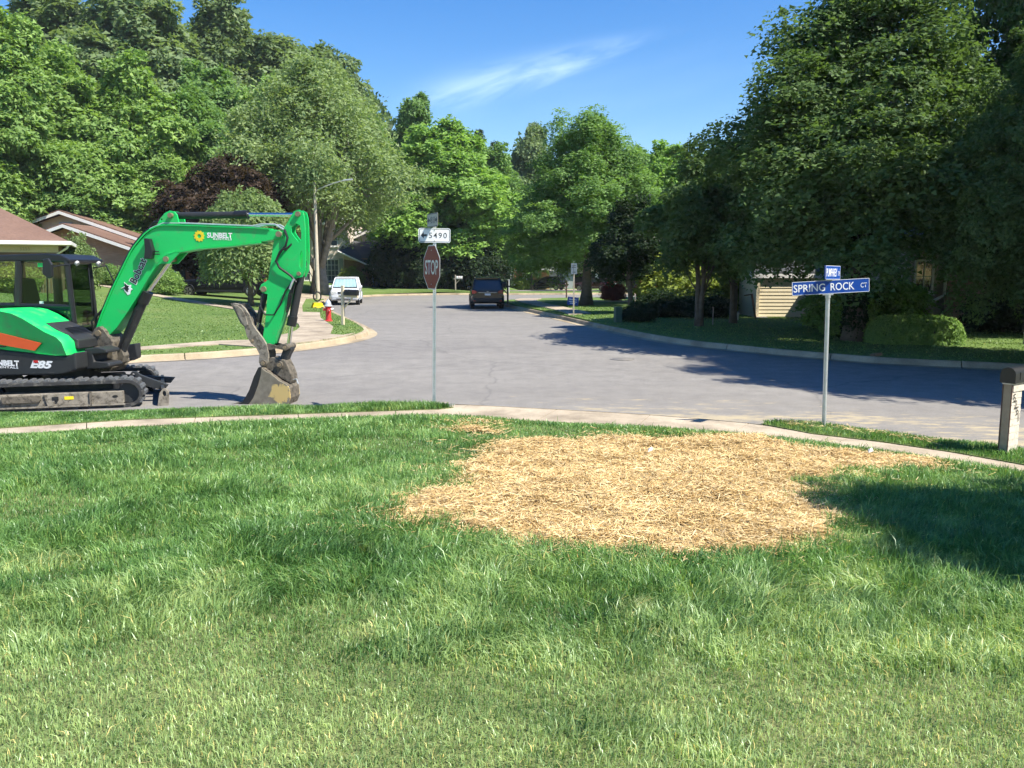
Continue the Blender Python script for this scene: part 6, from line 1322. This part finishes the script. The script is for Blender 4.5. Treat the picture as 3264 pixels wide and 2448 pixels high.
    if kind == 'suv':
        MB().box((0, h - 0.36, Ht - 0.015), (wz(Ht)*1.95, 0.22, 0.04)).build('spoiler', paint, X, bevel=0.015)
        for sx in (-1, 1): MB().tube([(sx*0.58, -h + 2.15, Ht + 0.01), (sx*0.58, -h + 2.3, Ht + 0.055), (sx*0.58, h - 1.0, Ht + 0.055), (sx*0.58, h - 0.85, Ht + 0.01)], 0.02, 6).build('roof_rail', 'car_plastic', X)
    else:
        MB().b2(-hw*0.95, hw*0.95, -h + 3.5, h - 0.02, 1.02, 1.14).build('bed_rail', paint, X, bevel=0.02)
    if sun_shade:
        a, b = gp[0], gp[1]; d = Vector((0, b[0] - a[0], b[1] - a[1])); nrm = Vector((0, -d.z, d.y)).normalized()*0.012
        V = []; N_ = 13
        for i in range(N_):
            t = i/(N_ - 1); s = (t*2 - 1); zz = (0.012 if i % 2 else 0.0)
            for f in (0.10, 0.90): p = Vector((s*wz(a[1] + d.z*f)*0.92, a[0] + d.y*f, a[1] + d.z*f)) + nrm*(1 + zz*60); V.append(tuple(p))
        MB().add(V, [(2*i, 2*i + 2, 2*i + 3, 2*i + 1) for i in range(N_ - 1)]).build('sun_shade', 'sunshade', X)
    return X
def build_vehicles():
    vehicle('parked_car', 'white SUV with pale sun shade behind its windscreen, parked at the left kerb', -10.55, 53.5, float(zroad(53)), R(7), 'car_white', 4.4, 1.80, 1.70, True, 'car_silver_trim')
    vehicle('parked_car', 'black SUV seen from behind, parked at the right kerb', -1.5, 48.4, float(zroad(48)), R(180 + 4), 'car_black', 4.6, 1.84, 1.74)
    vehicle('parked_car', 'dark SUV parked on the far driveway beside the small white garage', 4.9, 112, float(zleft(5, 112)) + 0.03, R(-118), 'car_black', 4.7, 1.85, 1.72)
    vehicle('parked_car', 'dark maroon car on the far driveway beside the centre maple trunk', 10.3, 108, float(zleft(10, 108)) + 0.03, R(-112), 'car_maroon', 4.7, 1.85, 1.5)
    vehicle('pickup_truck', 'black pickup truck in the shade behind the weeping cherry', -17.2, 50.5, float(zleft(-17.2, 50.5)) + 0.03, R(-94), 'truck_black', 5.5, 1.95, 1.85, kind='truck', cat='truck', glass='car_plastic')
build_vehicles()

# ------------------------------------------------------------------ houses
def gable(root, x0, x1, y0, y1, ze, zp, axis, mat, trim='white_trim', th=0.14):
    """two roof slopes with thickness, white rake and eave trim; ridge along 'x' or 'y'"""
    rf = None
    if axis == 'y':
        xm = (x0 + x1)/2; sl = [((x0, ze), (xm, zp)), ((x1, ze), (xm, zp))]
        for a, b in sl:
            o = MB().prism([a, b, (b[0], b[1] + th), (a[0], a[1] + th)], y0, y1).build('roof' if rf is None else 'roof_slope', mat, root if rf is None else rf); rf = rf or o
            for yy in (y0 - 0.03, y1): MB().prism([(a[0], a[1] - 0.16), (b[0], b[1] - 0.16), (b[0], b[1] + 0.05), (a[0], a[1] + 0.05)], yy, yy + 0.03).build('rake_board', trim, rf)
            s = 0.03 if a[0] == x1 else -0.03
            MB().b2(min(a[0], a[0] + s), max(a[0], a[0] + s), y0, y1, ze - 0.10, ze + 0.07).build('fascia', trim, rf)
    else:
        ym = (y0 + y1)/2
        for a, b in (((y0, ze), (ym, zp)), ((y1, ze), (ym, zp))):
            o = MB().prism([a, b, (b[0], b[1] + th), (a[0], a[1] + th)], x0, x1, axis='x').build('roof' if rf is None else 'roof_slope', mat, root if rf is None else rf); rf = rf or o
            for xx in (x0 - 0.03, x1): MB().prism([(a[0], a[1] - 0.16), (b[0], b[1] - 0.16), (b[0], b[1] + 0.05), (a[0], a[1] + 0.05)], xx, xx + 0.03, axis='x').build('rake_board', trim, rf)
            s = -0.03 if a[0] == y0 else 0.03
            MB().b2(x0, x1, min(a[0], a[0] + s), max(a[0], a[0] + s), ze - 0.10, ze + 0.07).build('fascia', trim, rf)
    return rf
def window(root, x0, x1, z0, z1, y, nx=1, nz=2, trim='white_trim', pane='pane_glass', t=0.07, side=None):
    """window on a wall facing -y at depth y (or facing +x at x=side)"""
    def put(m): 
        if side is not None: m.V = [(side - (v[1] - y), v[0], v[2]) for v in m.V]      # x0,x1 read as y0,y1
        return m
    fr = put(MB().prism([(x0, z0), (x1, z0), (x1, z1), (x0, z1)], y - 0.06, y + 0.02, [[(x0 + t, z0 + t), (x1 - t, z0 + t), (x1 - t, z1 - t), (x0 + t, z1 - t)]])).build('window', trim, root)
    dx, dz = (x1 - x0 - 2*t)/nx, (z1 - z0 - 2*t)/nz; g = 0.018
    for i in range(nx):
        for j in range(nz):
            put(MB().b2(x0 + t + i*dx + g, x0 + t + (i + 1)*dx - g, y - 0.012, y - 0.004, z0 + t + j*dz + g, z0 + t + (j + 1)*dz - g)).build('pane', pane, fr)
    m = MB()
    for i in range(1, nx): put(MB().b2(x0 + t + i*dx - g, x0 + t + i*dx + g, y - 0.04, y - 0.002, z0 + t, z1 - t)).build('muntin', trim, fr)
    for j in range(1, nz): put(MB().b2(x0 + t, x1 - t, y - 0.037, y - 0.003, z0 + t + j*dz - g, z0 + t + j*dz + g)).build('muntin', trim, fr)
    put(MB().b2(x0 - 0.05, x1 + 0.05, y - 0.10, y + 0.01, z0 - 0.07, z0 - 0.003)).build('sill', trim, fr)
    return fr
def wall(root, x0, x1, y0, y1, z0, z1, mat, name='wall'): return MB().b2(x0, x1, y0, y1, z0, z1).build(name, mat, root)
def gable_wall(root, x0, x1, y0, y1, ze, zp, mat, name='gable_wall'): return MB().prism([(x0, ze), (x1, ze), ((x0 + x1)/2, zp)], y0, y1).build(name, mat, root)
def siding(root, x0, x1, y, z0, z1, h, mat, ztop=None):
    """lapped boards on a wall facing -y, each board its own piece"""
    k = 0
    me = None; n = int((z1 - z0)/h)
    for k in range(n):
        z = z0 + k*h
        if me is None:
            m = MB().add([(x0, 0, 0), (x1, 0, 0), (x1, -0.028, 0), (x0, -0.028, 0), (x0, 0, h), (x1, 0, h), (x1, -0.006, h), (x0, -0.006, h)], [(0, 3, 2, 1), (4, 5, 6, 7), (0, 1, 5, 4), (1, 2, 6, 5), (2, 3, 7, 6), (3, 0, 4, 7)])
            o = m.build('siding_board', mat, root); me = o.data
        else: o = bpy.data.objects.new('siding_board', me); COL.objects.link(o); o.parent = root
        o.location = (0, y, z)
def downspout(root, pts, mat='white_trim', r=0.05): MB().tube(pts, r, 6).build('downspout', mat, root)
def build_houses():
    # --- left house: hip roof, garage
    pv = Vector((-22.3, 41.7, 0)); X = empty('ranch_house', Vector((0.5, 0, 0)) + pv - Matrix.Rotation(R(25), 3, 'Z') @ pv, R(25)); tag(X, 'brick ranch house with brown hip roof behind the excavator cab', 'house')
    g0 = 1.0; ze = 3.78
    wall(X, -45, -33.5, 42.6, 52.4, g0, ze, 'brick_brown'); wall(X, -27.5, -22.9, 42.6, 52.4, g0, ze, 'brick_brown'); wall(X, -33.5, -27.5, 43.3, 52.4, g0, ze, 'brick_brown'); wall(X, -33.5, -27.5, 42.6, 43.3, g0 + 2.15, ze, 'tan_siding', 'lintel_wall')
    dr = wall(X, -33.4, -27.6, 43.15, 43.28, g0, g0 + 2.12, 'door_white', 'garage_door')
    for k in range(4):
        for c in range(6): MB().b2(-33.3 + c*0.95, -33.3 + c*0.95 + 0.85, 43.12, 43.155, g0 + 0.07 + k*0.52, g0 + 0.07 + k*0.52 + 0.42).build('panel', 'door_white', dr)
    wall(X, -45, -22.85, 42.5, 42.58, 3.25, 3.62, 'cream_board', 'frieze_board')
    text('house_number', '5255', 'weathered_post', X, face_M((-24.3, 42.49, 3.43), (1, 0, 0), (0, 0, 1)), height=0.16)
    wall(X, -27.3, -26.6, 42.45, 42.6, g0, 3.2, 'door_grey', 'shutter')
    window(X, -26.5, -25.1, 1.9, 3.1, 42.6, 2, 2)
    x0, x1, y0, y1 = -46.5, -22.3, 41.7, 53.2; p = 0.55; d = (y1 - y0)/2; zr = ze + p*d
    V = [(x0, y0, ze), (x1, y0, ze), (x1, y1, ze), (x0, y1, ze), (x0 + d, y0 + d, zr), (x1 - d, y0 + d, zr)]
    rf = MB().add(V + [(v[0], v[1], v[2] - 0.14) for v in V[:4]], [(0, 1, 5, 4), (1, 2, 5), (2, 3, 4, 5), (3, 0, 4), (6, 9, 8, 7), (0, 6, 7, 1), (1, 7, 8, 2), (2, 8, 9, 3), (3, 9, 6, 0)]).build('roof', 'roof_brown', X)
    MB().b2(x0, x1 + 0.08, y0 - 0.10, y0, ze - 0.16, ze + 0.02).build('gutter', 'white_trim', rf); MB().b2(x1, x1 + 0.08, y0 + 0.002, y1, ze - 0.16, ze + 0.02).build('gutter', 'white_trim', rf)
    MB().b2(x0, x1, y0, 42.6, ze - 0.2, ze - 0.15).build('soffit', 'cream_board', rf)
    downspout(X, [(-22.3, 41.75, ze - 0.12), (-22.45, 41.9, 3.45), (-22.95, 42.45, 3.15), (-22.97, 42.48, 1.25), (-22.6, 42.2, 1.1)])
    for k in range(6): MB().tube([(-23.9 + 0.14*k, 42.42, g0), (-23.9 + 0.14*k, 42.42, 2.9)], 0.015, 4).build('trellis_bar', 'weathered_post', X)
    # --- gabled brick house
    X = empty('brick_house', (0, 0, 0)); tag(X, 'brick house with two stepped brown gables and louvred vent', 'house')
    gb = 1.4
    wall(X, -37.3, -26.2, 60.3, 74, gb, 4.35, 'brick_red'); gable_wall(X, -37.6, -25.9, 60.32, 60.6, 4.35, 6.35, 'cream_board')
    gable(X, -38.2, -25.2, 59.5, 75, 4.2, 6.45, 'y', 'roof_brown')
    wall(X, -34.4, -24.4, 56.4, 60.3, gb, 3.55, 'brick_red'); gable_wall(X, -34.8, -24.2, 56.42, 56.7, 3.5, 5.2, 'brick_red')
    gable(X, -35.3, -23.6, 55.6, 60.3, 3.3, 5.32, 'y', 'roof_brown')
    v = MB().b2(-32.1, -31.2, 60.20, 60.31, 4.75, 5.75).build('louvre_vent', 'vent_grey', X)
    for k in range(8): MB().box((-31.65, 60.17, 4.82 + 0.12*k), (0.86, 0.05, 0.05), Matrix.Rotation(R(25), 3, 'X')).build('louvre', 'vent_grey', v)
    siding(X, -36.0, -27.4, 60.3, 4.37, 4.95, 0.19, 'cream_board')
    # wing at right with entry and french window
    wall(X, -24.4, -19.4, 58.2, 68, gb, 4.1, 'brick_red'); gable(X, -24.2, -18.9, 57.5, 68.5, 4.0, 5.5, 'x', 'roof_brown')
    dr = wall(X, -23.6, -22.55, 58.05, 58.19, gb, 3.55, 'door_grey', 'door'); MB().cyl((-22.7, 58.0, 2.4), (-22.7, 58.06, 2.4), 0.04).build('handle', 'rim', dr)
    window(X, -22.35, -21.95, 2.35, 3.55, 58.2, 1, 2); window(X, -21.65, -20.35, 1.75, 3.75, 58.2, 2, 1)
    f = empty('chain_fence', (-25.5, 53.5, 0)); tag(f, 'low wire fence with a pale post beside the brick gable', 'fence')
    for k in range(4): zz = float(zleft(-25.5 + k*1.4, 53.5)); MB().tube([(k*1.4, 0, zz - 0.2), (k*1.4, 0, zz + 1.15)], 0.035, 6).build('post', 'galvanised', f)
    zz = float(zleft(-24, 53.5)); MB().tube([(0, 0, zz + 1.1), (4.2, 0, zz + 1.0)], 0.02, 5).build('top_rail', 'galvanised', f)
    # --- pale brick two-storey house with dark-roofed wing and white gable
    X = empty('pale_house', (0, 0, -0.33)); X.scale = (1.14, 1.14, 1.14); tag(X, 'pale painted brick house with dark-roofed wing behind the white SUV', 'house')
    gb = 0.85
    wall(X, -19.5, -14.1, 72, 82, gb, 6.4, 'brick_pale'); gable(X, -20.2, -13.6, 71.4, 82.6, 6.3, 8.4, 'x', 'roof_grey')
    window(X, -16.1, -14.75, 1.45, 3.35, 72, 4, 4); window(X, -18.3, -17.2, 1.5, 3.3, 72, 2, 3); window(X, -16.0, -14.8, 4.4, 5.9, 72, 2, 3)
    for xx in (-16.42, -14.72): wall(X, xx, xx + 0.30, 71.93, 71.998, 1.4, 3.4, 'grey_siding', 'shutter')
    wall(X, -18.75, -18.5, 71.85, 71.99, gb, 4.0, 'trim_brown', 'column')
    wall(X, -14.05, -12.1, 70.6, 80, gb, 3.4, 'brick_brown'); wall(X, -12.1, -9.3, 72.4, 80, gb, 3.3, 'tan_siding')
    V = [(-14.4, 69.8, 4.05), (-12.0, 69.8, 2.95), (-8.9, 71.6, 2.95), (-8.9, 75, 4.7), (-14.4, 75, 5.0)]
    MB().add(V + [(a, b, c - 0.14) for a, b, c in V], [(0, 1, 4), (1, 2, 3), (1, 3, 4), (5, 9, 6), (6, 8, 7), (6, 9, 8), (0, 5, 6, 1), (1, 6, 7, 2), (2, 7, 8, 3), (3, 8, 9, 4), (4, 9, 5, 0)]).build('wing_roof', 'roof_dark', X)
    MB().tube([(-14.4, 69.76, 3.95), (-12.0, 69.76, 2.85), (-8.9, 71.56, 2.85)], 0.07, 6).build('gutter', 'white_trim', X)
    MB().prism([(-14.05, 3.3), (-12.1, 3.0), (-14.05, 3.95)], 70.55, 70.6).build('gable_panel', 'cream_board', X)
    dr = window(X, -11.7, -10.2, gb, 2.75, 72.4, 2, 1, pane='dark_glass'); dr.name = 'french_door'
    downspout(X, [(-9.0, 71.6, 2.85), (-9.35, 72.3, 2.5), (-9.36, 72.35, 0.9)])
    wall(X, -14.5, -9.0, 76, 84, 3.5, 5.2, 'white_siding'); MB().prism([(-14.6, 5.0), (-9.0, 5.0), (-10.4, 6.6), (-14.6, 5.2)], 75.95, 76.2).build('gable_wall', 'white_siding', X)
    siding(X, -14.45, -10.2, 76.0, 4.1, 5.9, 0.18, 'white_siding')
    gable(X, -15.3, -5.6, 75.3, 85, 4.75, 6.95, 'y', 'roof_dark')
    for k, xx in enumerate((-11.2, -10.35)):
        b = empty('recycling_bin', (xx*1.13, 78.5 + 0.2*k, float(zleft(xx*1.13, 78.5)))); tag(b, ('left' if k == 0 else 'right') + ' one of two blue wheeled bins by the dark-roofed wing', 'bin', 'blue wheeled bins')
        MB().add([(-0.27, -0.27, 0.05), (0.27, -0.27, 0.05), (0.27, 0.27, 0.05), (-0.27, 0.27, 0.05), (-0.33, -0.36, 1.0), (0.33, -0.36, 1.0), (0.33, 0.36, 1.0), (-0.33, 0.36, 1.0)], [(0, 3, 2, 1), (4, 5, 6, 7), (0, 1, 5, 4), (1, 2, 6, 5), (2, 3, 7, 6), (3, 0, 4, 7)]).build('tub', 'recycle_blue', b, bevel=0.03)
        MB().prism([(-0.38, 1.0), (0.38, 1.0), (0.34, 1.08), (-0.30, 1.10)], -0.36, 0.36, axis='x').build('lid', 'recycle_blue', b, bevel=0.02)
        for s in (-1, 1): MB().cyl((s*0.28, 0.28, 0.1), (s*0.34, 0.28, 0.1), 0.1).build('wheel', 'tyre', b)
    # --- orange brick house with deck behind the stop sign
    X = empty('orange_house', (0, 0, 0)); tag(X, 'orange brick house with wooden deck rail glimpsed left of the stop sign', 'house')
    wall(X, -10.2, -4.6, 83, 91, 0.8, 5.6, 'brick_orange'); gable(X, -10.9, -4.0, 82.4, 91.6, 5.5, 7.4, 'x', 'roof_brown')
    for xx in (-9.7, -7.5, -5.9): window(X, xx, xx + 0.9, 3.2, 4.6, 83, 1, 2)
    window(X, -6.2, -5.0, 1.2, 2.4, 83, 2, 2)
    dk = MB().b2(-8.4, -5.6, 81.5, 83, 2.75, 2.9).build('deck', 'deck_wood', X)
    for k in range(9): MB().b2(-8.4 + k*0.34, -8.32 + k*0.34, 81.5, 81.56, 2.9, 3.75).build('baluster', 'deck_wood', dk)
    MB().b2(-8.4, -5.6, 81.48, 81.58, 3.75, 3.85).build('rail', 'deck_wood', dk); MB().b2(-8.4, -8.28, 81.5, 81.62, 0.5, 2.75).b2(-5.75, -5.62, 81.5, 81.62, 0.5, 2.75).build('deck_post', 'deck_wood', dk)
    # --- far brick house and small garage
    X = empty('far_brick_house', (0, 0, 0)); tag(X, 'far brick house with white grid windows right of the black SUV', 'house')
    gb = -0.45
    wall(X, -5.5, 0.55, 119, 128, gb, 4.2, 'brick_orange'); gable(X, -6.2, 1.1, 118.3, 128.6, 4.1, 6.4, 'x', 'roof_grey')
    window(X, -0.95, 0.25, 0.2, 2.5, 119, 3, 3); window(X, -3.6, -2.2, 0.2, 2.5, 119, 3, 3)
    wall(X, 0.6, 5.3, 120, 128, gb, 2.5, 'brick_orange'); gable(X, 0.3, 5.9, 119, 128.6, 2.45, 3.6, 'x', 'roof_grey')
    dr = wall(X, 1.45, 2.95, 119.86, 119.98, gb, 2.1, 'door_white', 'garage_door')
    for k in range(5): MB().b2(1.55 + k*0.27, 1.55 + k*0.27 + 0.2, 119.82, 119.862, 1.45, 1.95).build('pane', 'dark_glass', dr)
    for xx in (0.95, 3.0): wall(X, xx, xx + 0.45, 119.75, 119.98, gb, 1.4, 'brick_red', 'pier')
    X = empty('grey_house', (0, 0, 0)); tag(X, 'far grey sided house with open garage behind the dark parked cars', 'house')
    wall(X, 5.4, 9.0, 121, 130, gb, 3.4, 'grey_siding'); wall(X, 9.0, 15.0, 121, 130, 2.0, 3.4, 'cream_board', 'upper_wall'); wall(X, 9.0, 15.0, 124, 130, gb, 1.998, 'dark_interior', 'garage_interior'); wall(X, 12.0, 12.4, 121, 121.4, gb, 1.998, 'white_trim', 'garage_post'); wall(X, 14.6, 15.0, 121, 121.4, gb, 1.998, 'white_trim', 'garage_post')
    gable(X, 4.7, 15.6, 120.2, 130.8, 3.3, 6.2, 'x', 'roof_grey'); window(X, 6.3, 7.4, 0.6, 2.2, 121, 2, 2)
    # --- cream shed at right
    X = empty('cream_shed', (0, 0, 0)); tag(X, 'cream lap-sided shed on the right lawn behind the trunks', 'shed')
    z0 = float(zright(11, 34)) - 0.02; wall(X, 10.0, 13.2, 34.2, 37.0, z0, z0 + 1.75, 'cream_board'); siding(X, 10.0, 13.2, 34.2, z0 + 0.06, z0 + 1.75, 0.145, 'cream_siding')
    gable(X, 9.7, 13.5, 34.08, 37.4, z0 + 1.72, z0 + 2.6, 'x', 'roof_dark'); MB().b2(9.93, 10.06, 34.12, 34.26, z0, z0 + 1.72).build('corner_board', 'cream_siding', X); MB().b2(9.85, 10.35, 33.8, 34.15, z0 - 0.02, z0 + 0.05).build('step', 'pale_stone', X)
    # --- shaded house at the right edge
    X = empty('shaded_house', (0, 0, 0)); tag(X, 'dim tan-sided house in tree shade at the right edge', 'house')
    z0 = 0.4; wall(X, 14.3, 24, 30.2, 40, z0, 3.4, 'tan_siding'); siding(X, 14.3, 15.5, 30.2, z0 + 0.3, 3.3, 0.15, 'tan_siding'); wall(X, 15.55, 17.2, 30.05, 30.18, z0, 3.35, 'brick_brown', 'brick_panel')
    window(X, 14.40, 15.1, 1.55, 2.75, 30.17, 2, 2, pane='dark_glass'); window(X, 17.6, 18.8, 1.3, 2.8, 30.2, 2, 2, pane='dark_glass')
    gable(X, 13.9, 24.6, 29.5, 40.6, 3.35, 5.0, 'x', 'roof_grey')
    downspout(X, [(15.45, 29.6, 3.3), (15.5, 30.05, 3.0), (15.48, 30.08, 1.5), (15.3, 30.05, 1.4), (13.9, 29.7, 0.75)])
    MB().b2(19.4, 20.4, 30.05, 30.19, z0, 2.6).build('door', 'door_grey', X)
    o = empty('porch_post', (14.55, 23.6, float(zright(14.5, 23.6)))); tag(o, 'pale thin post standing at the right edge by the dark shrubs', 'post'); MB().b2(-0.05, 0.05, -0.05, 0.05, -0.1, 1.25).build('shaft', 'pale_stone', o); MB().b2(-0.07, 0.07, -0.07, 0.07, 1.25, 1.3).build('cap', 'pale_stone', o)
build_houses()

# ------------------------------------------------------------------ thin summer haze
def build_haze():
    m = bpy.data.materials.new('haze'); m.use_nodes = True; nt = m.node_tree; nt.nodes.remove(nt.nodes['Principled BSDF'])
    v = nt.nodes.new('ShaderNodeVolumePrincipled'); v.inputs['Color'].default_value = (0.86, 0.92, 1.0, 1); v.inputs['Density'].default_value = 0.00024; v.inputs['Anisotropy'].default_value = 0.2
    nt.links.new(v.outputs[0], nt.nodes['Material Output'].inputs['Volume'])
    o = MB().b2(-140, 140, -30, 180, -4, 46).build('haze', m); tag(o, 'thin pale summer haze hanging over the street', 'haze', kind='stuff')
build_haze()
